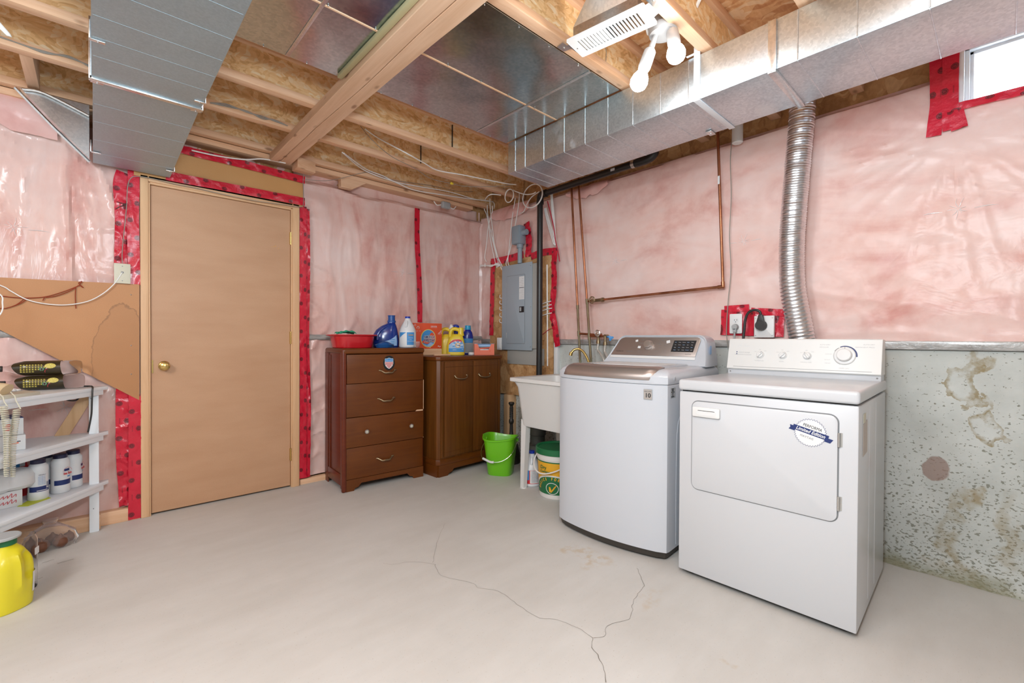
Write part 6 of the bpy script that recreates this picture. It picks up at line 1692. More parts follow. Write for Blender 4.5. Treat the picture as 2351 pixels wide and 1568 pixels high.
def handwheel(parent, c, mat, r=0.022, name='valve'):
    bm = bmesh.new(); c = Vector(c)
    cyl(bm, c+Vector((0.03, 0, 0)), c+Vector((-0.02, 0, 0)), 0.006, n=12)
    ringp = [(c.x-0.02, c.y+r*math.cos(2*PI*i/20), c.z+r*math.sin(2*PI*i/20)) for i in range(21)]
    tube(bm, ringp, lambda t: 0.0042+0.0012*math.sin(t*2*PI*6), 8, 1)
    for k in range(4):
        a = k*PI/4; cyl(bm, c+Vector((-0.02, r*math.cos(a), r*math.sin(a))), c+Vector((-0.02, -r*math.cos(a), -r*math.sin(a))), 0.0024, n=6)
    return mobj(name, bm, mat, parent, True)
vb = b2.lerp(br[1], 0.085)
handwheel(o2, vb+Vector((-0.035, 0, 0)), 'old_brass', 0.024, 'hand_wheel')['label'] = 'round valve wheel'
bm = bmesh.new(); dd_ = (br[1]-b2).normalized(); cyl(bm, vb-dd_*0.028, vb+dd_*0.07, 0.013, n=14); cyl(bm, vb+dd_*0.045, vb+dd_*0.065, 0.017, n=6); mobj('valve_body', bm, 'old_brass', o2, True)
# washer taps and hoses
tp = root('washer_taps', 'pair of hose taps with a blue handle above the back of the washer', 'tap', h1)
bm = bmesh.new()
for h in (h1, h2):
    cyl(bm, h+Vector((-0.02, 0, 0)), h+Vector((0.02, 0, 0)), 0.014, n=14); cyl(bm, h+Vector((-0.012, 0, 0)), h+Vector((-0.012, 0, -0.05)), 0.011, n=14); cyl(bm, h+Vector((-0.012, 0, -0.042)), h+Vector((-0.012, 0, -0.065)), 0.0155, n=10)
mobj('tap_body', bm, 'old_brass', tp, True)
handwheel(tp, h1+Vector((-0.045, -0.03, 0.012)), 'chrome', 0.022, 'tap_wheel')
bm = bmesh.new(); c = Vector((2.76,1.931,1.099))
cyl(bm, h2, c, 0.006, n=10)
prism(bm, [((0.022 if i % 4 < 2 else 0.013)*math.cos(2*PI*i/12), (0.022 if i % 4 < 2 else 0.013)*math.sin(2*PI*i/12)) for i in range(12)], -0.006, 0.006, frame_m(c, (0.6, -0.8, 0), (0, 0, 1)), 0.002); mobj('blue_wheel', bm, 'ink_blue', tp, True, label='blue tap wheel')
for h, e, nm in ((h1, (2.74,1.972,0.927), 'left'), (h2, (2.74,1.931,0.929), 'right')):
    p0 = h+Vector((-0.012, 0, -0.06)); e = Vector(e)
    bm = bmesh.new(); tube(bm, [p0, p0+Vector((-0.005, 0.0, -0.05)), e.lerp(p0, 0.4)+Vector((0, 0.01, 0)), e, e+Vector((0.0, -0.01, -0.12))], lambda t: 0.0085+0.0006*math.sin(t*420), 12, 24)
    tag(mobj('water_hose', bm, 'pcv_hose'), 'braided grey water hose, %s one of the pair behind the washer' % nm, 'hose', 'washer water hoses')

# flexible foil vent for the dryer
o = root('vent_duct', 'shiny corrugated foil vent pipe rising behind the dryer to the ceiling', 'vent', (2.74, 0.73, 0.9))
pts = [(2.79, 0.715, 0.62), (2.785, 0.705, 0.90), (2.778, 0.727, 1.10), (2.77, 0.755, 1.27), (2.768, 0.772, 1.40), (2.765, 0.775, 1.60), (2.765, 0.766, 1.80), (2.765, 0.750, 2.05), (2.765, 0.732, 2.32), (2.765, 0.72, 2.60)]
P = smooth_pts(pts, 60); Lp = sum((q-p).length for p, q in zip(P, P[1:])); acc = 0; prof = []
bm = bmesh.new(); rs = []
for i, p in enumerate(P):
    t = (P[min(i+1, len(P)-1)]-P[max(i-1, 0)]).normalized(); a = t.cross(Vector((0, 1, 0))).normalized(); b = t.cross(a)
    pitch = 0.019 if p.z < 1.45 else 0.0125
    acc += ((p-P[i-1]).length/pitch if i else 0)
    w = abs(2*(acc % 1)-1)
    r = 0.0585+0.0042*w**3
    rs.append([p+a*r*math.cos(2*PI*k/28)+b*r*math.sin(2*PI*k/28) for k in range(28)])
rings(bm, rs, True, True, True); mobj('foil_tube', bm, 'foil', o, True)
bm = bmesh.new(); lathe(bm, [(0.0, 2.250), (0.024, 2.2505), (0.030, 2.255), (0.030, 2.60)], (2.80, 1.075, 0), 22, 'Z', False, True)
tag(base_origin(mobj('pipe_stub', bm, 'pvc_white'), (2.80, 1.075, 2.25)), 'capped white plastic pipe stub hanging behind the duct', 'pipe')

# ------------------------------------------------------------------ breaker panel and conduit
bp = root('breaker_panel', 'grey electrical breaker panel with a closed door on the board', 'breaker panel', (2.80, 2.97, 1.0))
bm = bmesh.new(); box(bm, 2.805, 2.8378, 2.725, 3.150, 1.005, 1.745, 0.002); mobj('panel_box', bm, 'board_grey', bp, True)
bm = bmesh.new(); box(bm, 2.797, 2.806, 2.775, 3.168, 0.988, 1.762, 0.003); mobj('panel_cover', bm, 'panel_grey', bp, True, label='blue-grey cover plate')
bm = bmesh.new(); prism(bm, rrect(0.238, 0.618, 0.006, 4, -2.980, 1.354), 0, 0.0006, face_mx((2.7968, 0, 0))); mobj('door_gap', bm, 'groove_grey', bp, True)
bm = bmesh.new(); prism(bm, rrect(0.232, 0.612, 0.005, 4, -2.980, 1.354), 0, 0.0032, face_mx((2.7968, 0, 0)), 0.0012); pdo = mobj('panel_door', bm, 'panel_grey', bp, True, label='hinged door of the panel')
bm = bmesh.new(); box(bm, 2.7925, 2.794, 2.866, 2.932, 1.44, 1.645); pl = mobj('paper_label', bm, 'label_white', pdo, True, label='white paper label')
for j in range(12):
    bm = bmesh.new(); box(bm, 2.7921, 2.7925, 2.872, 2.926-0.015*(j % 3), 1.452+0.0155*j, 1.4545+0.0155*j); 
    mobj('print_line', bm, 'ink_light', pl, True)
bm = bmesh.new(); box(bm, 2.7920, 2.7925, 2.868, 2.93, 1.542, 1.546); mobj('print_line', bm, 'ink_black', pl, True)
bm = bmesh.new(); box(bm, 2.791, 2.794, 2.868, 2.928, 1.325, 1.378, 0.001); sw = mobj('latch_plate', bm, 'ink_black', pdo, True, label='black latch')
bm = bmesh.new(); box(bm, 2.788, 2.7915, 2.900, 2.920, 1.335, 1.37, 0.001); mobj('latch_tab', bm, 'label_grey', sw, True)
for (y, z) in ((2.79, 1.73), (2.79, 1.37), (2.79, 1.02), (3.155, 1.73), (3.155, 1.37), (3.155, 1.02)):
    bm = bmesh.new(); sphere(bm, (2.797, y, z), 0.0045, 8, 5); mobj('cover_screw', bm, 'screw_zinc', bp, True)
for z in (1.58, 1.12):
    bm = bmesh.new(); box(bm, 2.7925, 2.797, 3.097, 3.104, z-0.025, z+0.025, 0.001); mobj('door_hinge', bm, 'label_grey', bp, True)
cbx = root('conduit_box', 'grey plastic conduit elbow box and stub above the breaker panel', 'conduit', (2.80, 2.93, 1.78))
bm = bmesh.new(); prism(bm, rrect(0.105, 0.165, 0.012, 4, -2.948, 2.015), 0, 0.075, face_mx((2.836, 0, 0)), 0.008); mobj('fitting_body', bm, 'pvc_grey', cbx, True)
bm = bmesh.new(); prism(bm, rrect(0.092, 0.152, 0.012, 4, -2.948, 2.015), 0.075, 0.080, face_mx((2.836, 0, 0)), 0.002); mobj('fitting_cover', bm, 'pvc_grey', cbx, True)
bm = bmesh.new(); cyl(bm, (2.805, 2.935, 1.765), (2.805, 2.935, 1.935), 0.0215, n=22); cyl(bm, (2.805, 2.935, 1.90), (2.805, 2.935, 1.95), 0.030, n=22); mobj('conduit_stub', bm, 'pvc_grey', cbx, True)
bm = bmesh.new(); cyl(bm, (2.800, 2.90, 2.03), (2.800, 2.845, 2.03), 0.026, n=20); mobj('side_hub', bm, 'pvc_grey', cbx, True)
ob = root('surface_outlet', 'small white surface outlet box at the lower left corner of the breaker panel', 'outlet', (2.80, 3.19, 1.0))
bm = bmesh.new(); box(bm, 2.795, 2.838, 3.172, 3.235, 0.985, 1.10, 0.004); mobj('outlet_box', bm, 'white_plastic', ob, True)
bm = bmesh.new(); box(bm, 2.793, 2.7955, 3.185, 3.222, 1.00, 1.085, 0.001); mobj('cover_plate', bm, 'label_white', ob, True)

# ------------------------------------------------------------------ outlets in the red tape patch behind the dryer
tape(PR(2.860), [(2.85,1.182,1.198)[1:], (2.85,0.833,1.184)[1:]], 0.155, wall_right, 0.010, 0.004, label='broad patch of red tape around the outlets')
tape(PR(2.853), [(2.85,1.159,1.277)[1:], (2.85,1.018,1.281)[1:]], 0.04, wall_right, 0.006, 0.004, label='short piece of red tape over the duplex outlet')
tape(PR(2.853), [(2.85,1.006,1.26)[1:], (2.85,0.834,1.243)[1:]], 0.04, wall_right, 0.006, 0.004, label='short piece of red tape over the dryer outlet')
ol = root('wall_outlet', 'white duplex outlet with one grey plug, left one in the red tape', 'outlet', (2.84,1.088,1.187))
c = Vector((2.838,1.087,1.187)); FO = face_mx((0, 0, 0))
plate(ol, 'cover_plate', rrect(0.072, 0.118, 0.006, 4), FO, 'white_plastic', 0.006, 0.002)
for s_ in (1, -1):
    r_ = plate(ol, 'receptacle', rrect(0.034, 0.028, 0.010, 5, 0, 0.0195*s_), FO @ Matrix.Translation((0, 0, 0.006)), 'label_white', 0.001)
    for x in (-0.0065, 0.0065):
        plate(r_, 'slot', rrect(0.0025, 0.009, 0.0005, 1, x, 0.022*s_ if s_ > 0 else -0.017), FO @ Matrix.Translation((0, 0, 0.007)), 'ink_black', 0.0004)
    plate(r_, 'slot', ngon(0.0026, 10, 0, 0.0105 if s_ > 0 else -0.0285), FO @ Matrix.Translation((0, 0, 0.007)), 'ink_black', 0.0004)
pg = root('power_cord', 'grey round plug and cord in the duplex outlet', 'cord', c+Vector((-0.008, 0, -0.02)))
bm = bmesh.new(); cyl(bm, (-0.001, 0, 0), (-0.020, 0, 0), 0.019, 0.016, 20); box(bm, -0.020, -0.004, -0.010, 0.010, -0.035, -0.008, 0.004); mobj('plug', bm, 'grey_plastic', pg)
bm = bmesh.new(); tube(bm, [(-0.012, 0, -0.03), (-0.014, 0.002, -0.07), (-0.012, 0.006, -0.13), (-0.012, 0.02, -0.30)], 0.0055, 10, 6); mobj('cord', bm, 'grey_plastic', pg)
do_ = root('wall_outlet', 'large white dryer outlet box with a heavy black plug, right one in the red tape', 'outlet', (2.84,0.927,1.166))
plate(do_, 'cover_plate', rrect(0.105, 0.125, 0.004, 4), FO, 'white_plastic', 0.022, 0.003)
for (x, y) in ((-0.044, 0.05), (0.044, 0.05), (-0.044, -0.05), (0.044, -0.05)):
    bm = bmesh.new(); sphere(bm, (0, 0, 0), 0.0035, 8, 5); bm.transform(FO @ Matrix.Translation((x, y, 0.022))); mobj('screw', bm, 'screw_zinc', do_)
c = Vector((2.838,0.938,1.179))
pk = root('power_cord', 'thick black dryer cord and round plug in the dryer outlet', 'cord', c+Vector((-0.024, 0, 0)))
bm = bmesh.new(); cyl(bm, (0.0, 0, -0.006), (-0.030, 0, -0.006), 0.030, 0.026, 24); prism(bm, [(-0.022, 0.008), (0.022, 0.008), (0.012, 0.055), (-0.010, 0.055)], 0.004, 0.026, FO, 0.004); mobj('plug', bm, 'cable_black', pk)
bm = bmesh.new(); tube(bm, [(-0.015, 0, 0.045), (-0.018, 0.004, 0.072), (-0.020, 0.032, 0.083), (-0.018, 0.065, 0.068), (-0.016, 0.082, 0.03), (-0.016, 0.088, -0.03), (-0.018, 0.092, -0.10), (-0.02, 0.09, -0.28)], 0.0072, 12, 8); mobj('cord', bm, 'cable_black', pk)
pp_ = root('wall_plate', 'cream wall jack plate with a thin cord, on the pink wall above the brown board', 'wall plate', (0.126, 3.49, 1.46))
FJ = face_my((0, 0, 0))
plate(pp_, 'cover_plate', rrect(0.074, 0.116, 0.004, 4), FJ, 'ivory', 0.006, 0.002)
plate(pp_, 'jack_hole', rrect(0.012, 0.010, 0.001, 2), FJ @ Matrix.Translation((0, 0.006, 0.006)), 'groove_grey', 0.001)
for z in (0.042, -0.042):
    bm = bmesh.new(); sphere(bm, (0, -0.006, z), 0.003, 8, 5); mobj('screw', bm, 'label_grey', pp_)

# ------------------------------------------------------------------ cables: every run is a thing of its own
def cable(label, pts, r=0.004, mat='cable_white', name='cable', cat='cable', group=None, sub=7, n=7):
    bm = bmesh.new(); tube(bm, pts, r, n, sub)
    c = Vector(pts[0])
    return tag(base_origin(mobj(name, bm, mat), c), label, cat, group)
# thin cord from the jack plate across the brown board, and red yarn on it
cable('thin white phone cord drooping across the brown board from the jack plate', [(0.126, 3.482, 1.466), (0.09,3.485,1.396), (0.039,3.485,1.334), (-0.024,3.485,1.288), (-0.111,3.485,1.264), (-0.194,3.485,1.267), (-0.258,3.485,1.286), (-0.312,3.485,1.325), (-0.349,3.485,1.352), (-0.50, 3.47, 1.42)], 0.0028)
cable('white cord loop at the far left edge above the telephone', [(-0.40, 3.30, 1.10), (-0.333,3.32,1.197), (-0.325,3.32,1.255), (-0.333,3.32,1.295), (-0.40, 3.30, 1.34)], 0.003)
YG = 'strands of red yarn on the brown board'
ya = root('yarn', 'red yarn tied in a bow and strung across the brown board', 'yarn', (-0.049,3.49,1.384))
def strand(pts, nm='strand'):
    bm = bmesh.new(); tube(bm, pts, 0.0022, 6, 8); mobj(nm, bm, 'yarn_red', ya, True)
strand([(-0.054,3.492,1.377), (-0.111,3.492,1.341), (-0.186,3.492,1.305), (-0.259,3.492,1.293), (-0.313,3.492,1.294), (-0.35,3.492,1.298), (-0.5, 3.49, 1.31)])
strand([(-0.059,3.492,1.376), (-0.094,3.492,1.342), (-0.145,3.492,1.312), (-0.186,3.492,1.3)])
strand([(-0.262,3.492,1.293), (-0.29,3.492,1.259), (-0.32,3.492,1.24), (-0.351,3.492,1.234), (-0.45, 3.49, 1.25)])
strand([(-0.255,3.492,1.293), (-0.271,3.492,1.27), (-0.305,3.492,1.247)])
strand([(-0.054,3.492,1.382), (-0.045,3.492,1.399), (-0.058,3.492,1.389), (-0.047,3.492,1.37), (-0.04,3.492,1.366), (-0.052,3.492,1.379)], 'bow')
strand([(-0.07,3.492,1.368), (-0.072,3.492,1.315), (-0.07,3.492,1.247)], 'tassel'); strand([(-0.19,3.492,1.302), (-0.198,3.492,1.283)], 'tassel')
# thin grey wire round the door frame
cable('thin grey wire running from the jack plate up and over the door frame', [(0.126, 3.484, 1.52), (0.127,3.485,1.607), (0.145,3.485,1.838), (0.151,3.485,1.966), (0.165,3.485,2.021), (0.194,3.485,2.041), (0.265,3.485,2.045), (0.371,3.485,2.038), (0.483,3.485,2.037), (0.649,3.485,2.029), (0.829,3.485,2.027), (0.996,3.485,2.037), (1.114,3.485,2.045), (1.135,3.485,2.09), (1.132,3.485,2.223), (1.134,3.48,2.286)], 0.0022, 'cable_grey')
cable('short dark cable ties sticking out of the red tape left of the door', [(0.103,3.5,1.876), (0.132,3.49,1.869), (0.149,3.49,1.87), (0.126,3.49,1.855), (0.097,3.5,1.832)], 0.002, 'cable_black')
# cables under the joists
WG = 'white cables stapled along the joists'
yA = 3.425
cable('upper white cable slanting from the beam to the right corner', [(1.271,3.086,2.36), (1.565,3.38,2.408), (1.721,3.4,2.397), (1.848,3.42,2.383), (2.054,3.42,2.395), (2.37,3.42,2.421), (2.67,3.42,2.417), (2.898,3.42,2.44)], 0.0042, group=WG)
cable('lower white cable of the pair slanting to the right corner', [(1.257,3.08,2.36), (1.53,3.38,2.402), (1.684,3.4,2.384), (1.829,3.42,2.382), (2.012,3.42,2.356), (2.323,3.42,2.379), (2.67,3.42,2.413), (2.887,3.42,2.438), (2.932,3.44,2.387), (2.939,3.46,2.253), (2.83,3.364,2.111), (2.83,3.298,1.913), (2.83,3.253,1.795)], 0.0042, group=WG)
cable('white cable across the second and third joists ending near the duct corner', [(1.373,2.98,2.524), (1.465,2.96,2.48), (1.572,2.788,2.362), (1.774,2.863,2.362), (1.919,2.913,2.362), (2.105,2.862,2.362), (2.289,2.82,2.362), (2.482,2.776,2.362), (2.568,2.737,2.362)], 0.0042, group=WG)
cable('thin grey wire with a yellow connector under the joists', [(1.337,2.97,2.527), (1.337,2.774,2.362), (1.543,2.918,2.362), (1.76,2.992,2.362), (1.98,3.099,2.362), (2.158,3.083,2.362), (2.294,3.057,2.362), (2.453,2.906,2.362), (2.555,2.75,2.362)], 0.0022, 'cable_grey')
bm = bmesh.new(); p = Vector((2.157,3.069,2.358)); lathe(bm, [(0.005, -0.012), (0.011, -0.008), (0.008, 0.012), (0.0, 0.013)], p, 12, 'X'); tag(base_origin(mobj('wire_nut', bm, 'wire_nut'), p), 'yellow wire nut on the thin wire under the joists', 'connector')
cable('grey wire wandering along the last joist above the pink wall', [(1.126,3.43,2.233), (1.314,3.43,2.272), (1.624,3.43,2.412), (1.814,3.43,2.396), (2.17,3.43,2.435), (2.524,3.43,2.457), (2.839,3.43,2.544), (2.569,2.818,2.36)], 0.002, 'cable_grey')
for i, dz in enumerate((0, 6, 12)):
    cable('grey wire bundled on the joist between the trunk duct and the beam, %s strand' % ('top', 'middle', 'bottom')[i], [(0.478,2.985,2.386), (0.56+0.01*i, 2.985, 2.407-0.006*i), (0.66, 2.985, 2.395+0.004*i), (0.74, 2.985, 2.400-0.008*i), (0.80, 2.984, 2.392+0.004*i), (0.88, 2.986, 2.388)], 0.0026, 'cable_grey', group='wire bundle right of the trunk duct')
    cable('grey wire on the joist left of the trunk duct, %s strand' % ('top', 'middle', 'bottom')[i], [(-0.55, 2.985, 2.425-0.008*i), (-0.256,2.985,2.396), (-0.16, 2.985, 2.394-0.004*i), (-0.08, 2.985, 2.398+0.004*i), (-0.01, 2.985, 2.392-0.004*i)], 0.0026, 'cable_grey', group='wire bundle left of the trunk duct')
cable('white cable along the plate above the door header', [(0.458,3.47,2.265), (0.598,3.47,2.268), (0.747,3.47,2.286), (0.866,3.47,2.321), (1.00, 3.44, 2.32)], 0.0045)
cable('pale cable in the upper left joist bay', [(-0.257,2.6,2.267), (-0.243,2.6,2.26), (-0.45, 2.58, 2.50)], 0.006)
# cables that drop into the breaker panel
DG = 'white cables dropping to the breaker panel'
drops = [([ (1130,487), (1121,520), (1117,560), (1113,590)], 'leftmost'), ([(1112,480), (1119,500), (1128,560), (1138,605)], 'second from left'), ([(1119,485), (1124,520), (1135,560), (1148,608)], 'third from left'), ([(1125,470), (1130,520), (1138,575), (1152,609)], 'fourth from left'), ([(1183,455), (1176,500), (1170,560), (1166,600)], 'straight one left of the conduit box'), ([(1192,458), (1186,500), (1172,570), (1162,604)], 'curved one left of the conduit box')]
def X(px, py, x=2.835):
    return P_[(px, py)]
P_ = {(1130,487): (2.835,3.358,2.313), (1121,520): (2.835,3.416,2.184), (1117,560): (2.835,3.442,2.019), (1113,590): (2.835,3.468,1.894), (1112,480): (2.835,3.478,2.367), (1119,500): (2.835,3.43,2.272), (1128,560): (2.835,3.369,2.008), (1138,605): (2.835,3.303,1.81), (1119,485): (2.832,3.427,2.334), (1124,520): (2.832,3.393,2.18), (1135,560): (2.832,3.32,2), (1148,608): (2.832,3.236,1.79), (1125,470): (2.83,3.385,2.389), (1130,520): (2.83,3.351,2.172), (1138,575): (2.83,3.298,1.934), (1152,609): (2.83,3.209,1.782), (1183,455): (2.825,3.022,2.369), (1176,500): (2.825,3.061,2.199), (1170,560): (2.825,3.095,1.965), (1166,600): (2.825,3.118,1.807), (1192,458): (2.822,2.967,2.345), (1186,500): (2.822,3,2.187), (1172,570): (2.822,3.08,1.922), (1162,604): (2.822,3.139,1.793)}
for pts, nm in drops:
    q = [P_[p] for p in pts]
    q = [(q[0][0], q[0][1], q[0][2]+0.06)]+q+[(q[-1][0]+0.008, q[-1][1]-0.02, q[-1][2]-0.05)]
    cable('white cable dropping to the breaker panel, %s' % nm, q, 0.0042, group=DG)
rd = [(2.8,2.599,2.244), (2.8,2.569,2.154), (2.81,2.538,2.023), (2.82,2.522,1.896), (2.832,2.503,1.805), (2.832,2.488,1.731)]
cable('red cable curving down right of the black pipe', rd, 0.0045, 'cable_red')
for k, (a, b) in enumerate(((0, 0), (4, 4), (8, 7))):
    cable('white cable slanting behind the black pipe, %s of three' % ('left', 'middle', 'right')[k], [(2.82, 2.655-0.010*k, 2.20), (2.825, 2.640-0.012*k, 2.13), (2.83, 2.60-0.014*k, 2.00), (2.832, 2.555-0.014*k, 1.88)], 0.0042, group='white cables right of the black pipe')
for k in range(3):
    cable('white cable hanging straight down right of the black pipe, %s of three' % ('left', 'middle', 'right')[k], [(2.82, 2.585-0.009*k, 2.34), (2.825, 2.578-0.009*k, 2.22), (2.83, 2.562-0.009*k, 2.05), (2.832, 2.546-0.008*k, 1.87)], 0.0042, group='white cables right of the black pipe')
# coiled spare cable
def loop(c, ry, rz, x, turns=1.0, a0=0.0, n=18):
    return [(x+0.004*i/n, c[0]+ry*math.cos(a0+2*PI*turns*i/n), c[1]+rz*math.sin(a0+2*PI*turns*i/n)) for i in range(n+1)]
cable('loose white cable coil hanging beside the elbow of the black pipe, larger loop', loop((2.68, 2.285), 0.115, 0.095, 2.70, 1.6, 2.0, 30), 0.0045)
cable('white cable coil under the end of the duct, small tilted loop', loop((2.88, 2.315), 0.055, 0.055, 2.62, 1.3, 0.6, 24), 0.0045)
cable('white cable reaching from the small coil to the pipe elbow', [(2.62,2.863,2.368), (2.64,2.808,2.337), (2.68,2.748,2.31), (2.7,2.68,2.302), (2.7,2.64,2.308)], 0.0045)
cable('white cable hanging in a long bend left of the pipe elbow', [(2.72,2.619,2.311), (2.74,2.725,2.296), (2.78,2.823,2.266), (2.81,2.892,2.221), (2.83,2.963,2.22)], 0.0042)
cable('short white cable arch left of the panel cables', [(2.611,3.192,2.35), (2.544,3.073,2.34), (2.564,3.032,2.35), (2.632,3,2.35)], 0.0042)
bn_ = root('cable_bundle', 'bundle of white cables tied flat on the pink wall left of the breaker panel', 'cable', (2.82,3.47,1.884))
for k in range(4):
    bm = bmesh.new(); tube(bm, [(2.822-0.003*k, 3.525-0.006*k, 1.806+0.004*k), (2.815-0.003*k, 3.43, 1.800+0.005*(k % 2)), (2.815-0.003*k, 3.33, 1.790-0.005*(k-1.5)), (2.82, 3.235+0.015*k, 1.795+0.008*(k-1.5)), (2.818, 3.21+0.01*k, 1.783+0.004*k), (2.82, 3.26, 1.772)], 0.0042, 7, 7); mobj('strand', bm, 'cable_white', bn_, True)
bm = bmesh.new(); tube(bm, [(2.804, 3.425, 1.785), (2.803, 3.425, 1.822)], 0.004, 7, 1); mobj('tie', bm, 'cable_white', bn_, True)
# looms that leave both sides of the panel
for k, z in enumerate((1.475, 1.42, 1.362, 1.30, 1.245)):
    cable('white cable looping out of the left side of the breaker panel, %s from the top' % ('first', 'second', 'third', 'fourth', 'fifth')[k], [(2.815, 3.152, z-0.015*(k > 2)), (2.818, 3.20, z-0.005), (2.822, 3.225, z+0.006), (2.834, 3.235, z+0.03)], 0.0042, group='cables left of the breaker panel')
for k, z in enumerate((1.405, 1.375, 1.345, 1.305)):
    cable('white cable leaving the right side of the breaker panel, %s from the top' % ('first', 'second', 'third', 'fourth')[k], [(2.82, 2.722, z-0.03), (2.822, 2.66, z-0.012), (2.826, 2.60, z), (2.834, 2.572, z+0.004)], 0.0042, group='cables right of the breaker panel')
cable('red wire stub low on the right side of the breaker panel', [(2.822, 2.72, 1.11), (2.824, 2.66, 1.135), (2.828, 2.60, 1.17), (2.834, 2.57, 1.18)], 0.003, 'cable_red')
cable('white conduit strip standing beside the black pipe', [(2.832, 2.618, 0.86), (2.832, 2.622, 1.20), (2.832, 2.630, 1.72)], 0.006)
cable('thin brown wire hanging down the pink wall beside the copper branch', [(2.84,1.121,2.306), (2.84,1.13,2.172), (2.84,1.123,1.96), (2.84,1.131,1.725), (2.84,1.121,1.513), (2.84,1.135,1.329), (2.84,1.144,1.143), (2.84,1.132,1.037)], 0.0026, 'cable_grey')
cable('thick white cable hanging down from the joist near the lamp', [(1.62, 0.58, 2.60), (1.894,0.894,2.52), (1.888,0.91,2.47), (1.898,0.923,2.45)], 0.008)
cable('white lamp cable from the register strap into the lamp box', [(1.60, 0.98, 2.40), (1.703,1.024,2.4), (1.755,1.042,2.4), (1.706, 0.99, 2.412)], 0.006)
cable('thin brown wire hanging from the joist below the register', [(1.70, 1.28, 2.44), (1.772,1.28,2.459), (1.776,1.28,2.399)], 0.0018, 'cable_grey')
cable('thin wire beside the foil vent, down the pink wall', [(2.83,0.696,2.209), (2.83,0.714,2.005), (2.83,0.728,1.798), (2.83,0.738,1.588)], 0.002, 'cable_grey')
cd = root('ceiling_box', 'small grey plastic box with white wires under the last joist', 'junction box', (2.36,3.46,2.301))
bm = bmesh.new(); p = Vector((2.36,3.46,2.301)); box(bm, p.x-0.045, p.x+0.045, p.y-0.03, p.y+0.012, p.z-0.03, p.z+0.03, 0.012, 3); mobj('box_body', bm, 'grey_plastic', cd, True)
for s_ in (-1, 1):
    bm = bmesh.new(); tube(bm, [(p.x+0.04*s_, p.y, p.z), (p.x+0.09*s_, p.y, p.z-0.012), (p.x+0.12*s_, p.y, p.z+0.015)], 0.0042, 7, 6); mobj('wire', bm, 'cable_white', cd, True)

# ------------------------------------------------------------------ things on the shelf rack
ZT, ZM, ZL = 0.8095, 0.5515, 0.2695
def pet_bottle(label, z, x0):
    o = root('beverage_bottle', label, 'bottle', (x0, 3.43, z+0.0385), -2, 'clear bottles with dark labels')
    bm = bmesh.new(); lathe(bm, [(0.0, -0.236), (0.012, -0.236), (0.013, -0.215), (0.016, -0.208), (0.030, -0.175), (0.037, -0.150), (0.0375, -0.02), (0.035, -0.01), (0.0375, 0.0), (0.037, 0.045), (0.032, 0.062), (0.022, 0.066), (0.0, 0.062)], (0, 0, 0), 24, 'X', False, False)
    mobj('bottle_shell', bm, 'clear_plastic', o)
    bm = bmesh.new(); lathe(bm, [(0.0125, -0.252), (0.015, -0.250), (0.015, -0.230), (0.0135, -0.228)], (0, 0, 0), 18, 'X'); mobj('cap', bm, 'base_black', o)
    bm = bmesh.new(); g = []
    for j in range(13):
        a = R(100+220*j/12); row = []
        e = min(1.0, 1-abs(2*j/12-1)**1.5)
        for i in range(17):
            x = -0.196+0.030*(1-e)+(0.158+0.02*e)*i/16*(1)
            # radius follows the shell
            xs = x
            r = 0.0385 if xs > -0.15 else 0.0385-0.30*(-0.15-xs)
            row.append(bm.verts.new((x, r*math.sin(a)*-1 if False else r*math.cos(a), r*math.sin(a)*-1)))
        g.append(row)
    for j in range(12):
        for i in range(16):
            bm.faces.new((g[j][i], g[j][i+1], g[j+1][i+1], g[j+1][i]))
    lb = mobj('label', bm, 'bottle_dark', o, label='dark brown label with a lemon picture')
    LM = face_my((0, -0.0392, 0))
    random.seed(3)
    for j in range(4):
        n = (8, 9, 7, 5)[j]
        for i in range(n):
            x = -0.165+0.0105*i; zz_ = 0.0165-0.011*j
            # each printed character as a small block of strokes
            bmn = [(x+0.0008, zz_-0.003, 0.008, 0.0013), (x+0.0008, zz_+0.0015, 0.007, 0.0013), (x+0.0035, zz_-0.0035, 0.0014, 0.0075)]
            bm = bmesh.new()
            for (bx, bz, w, h) in bmn:
                y = -math.sqrt(max(0, 0.0388**2-(bz)**2))-0.0004
                prism(bm, [(bx, bz), (bx+w, bz), (bx+w, bz+h), (bx, bz+h)], 0, 0.0004, face_my((0, y, 0)))
            mobj('character', bm, 'ink_yellow', lb, smooth=False)
    bm = bmesh.new(); vs = []
    for i in range(24):
        t = 2*PI*i/24; x = -0.055+0.021*math.cos(t); zz_ = 0.012+0.013*math.sin(t)
        vs.append(bm.verts.new((x, -math.sqrt(0.0395**2-zz_**2)-0.0006, zz_)))
    cv_ = bm.verts.new((-0.055, -math.sqrt(0.0395**2-0.012**2)-0.0008, 0.012))
    for i in range(24):
        bm.faces.new((cv_, vs[(i+1) % 24], vs[i]))
    mobj('lemon_print', bm, 'lemon_dots', lb, label='printed lemon slice')
    for r0, r1, cx, cz, m in ((0.0075, 0.0095, -0.086, -0.004, 'ink_green'), (0.005, 0.0065, -0.086, -0.004, 'label_grey')):
        plate(lb, 'printed_ring', arc(r0, r1, -170, 170, 16), face_my((cx, -0.0400, cz)), m, 0.0003)
    plate(lb, 'printed_swirl', arc(0.012, 0.0135, -120, -10, 10), face_my((-0.062, -0.0395, -0.016)), 'ink_red', 0.0003)
    plate(lb, 'printed_glint', [(0, 0), (0.006, 0.003), (0.005, 0.005), (0, 0.002)], face_my((-0.072, -0.0400, -0.003)), 'ink_white', 0.0003)
    return o
pet_bottle('clear bottle with dark lemon label lying on top of another bottle', ZT+0.077, -0.110)
pet_bottle('clear bottle with dark lemon label lying on the shelf under the other bottle', ZT+0.0005, -0.100)
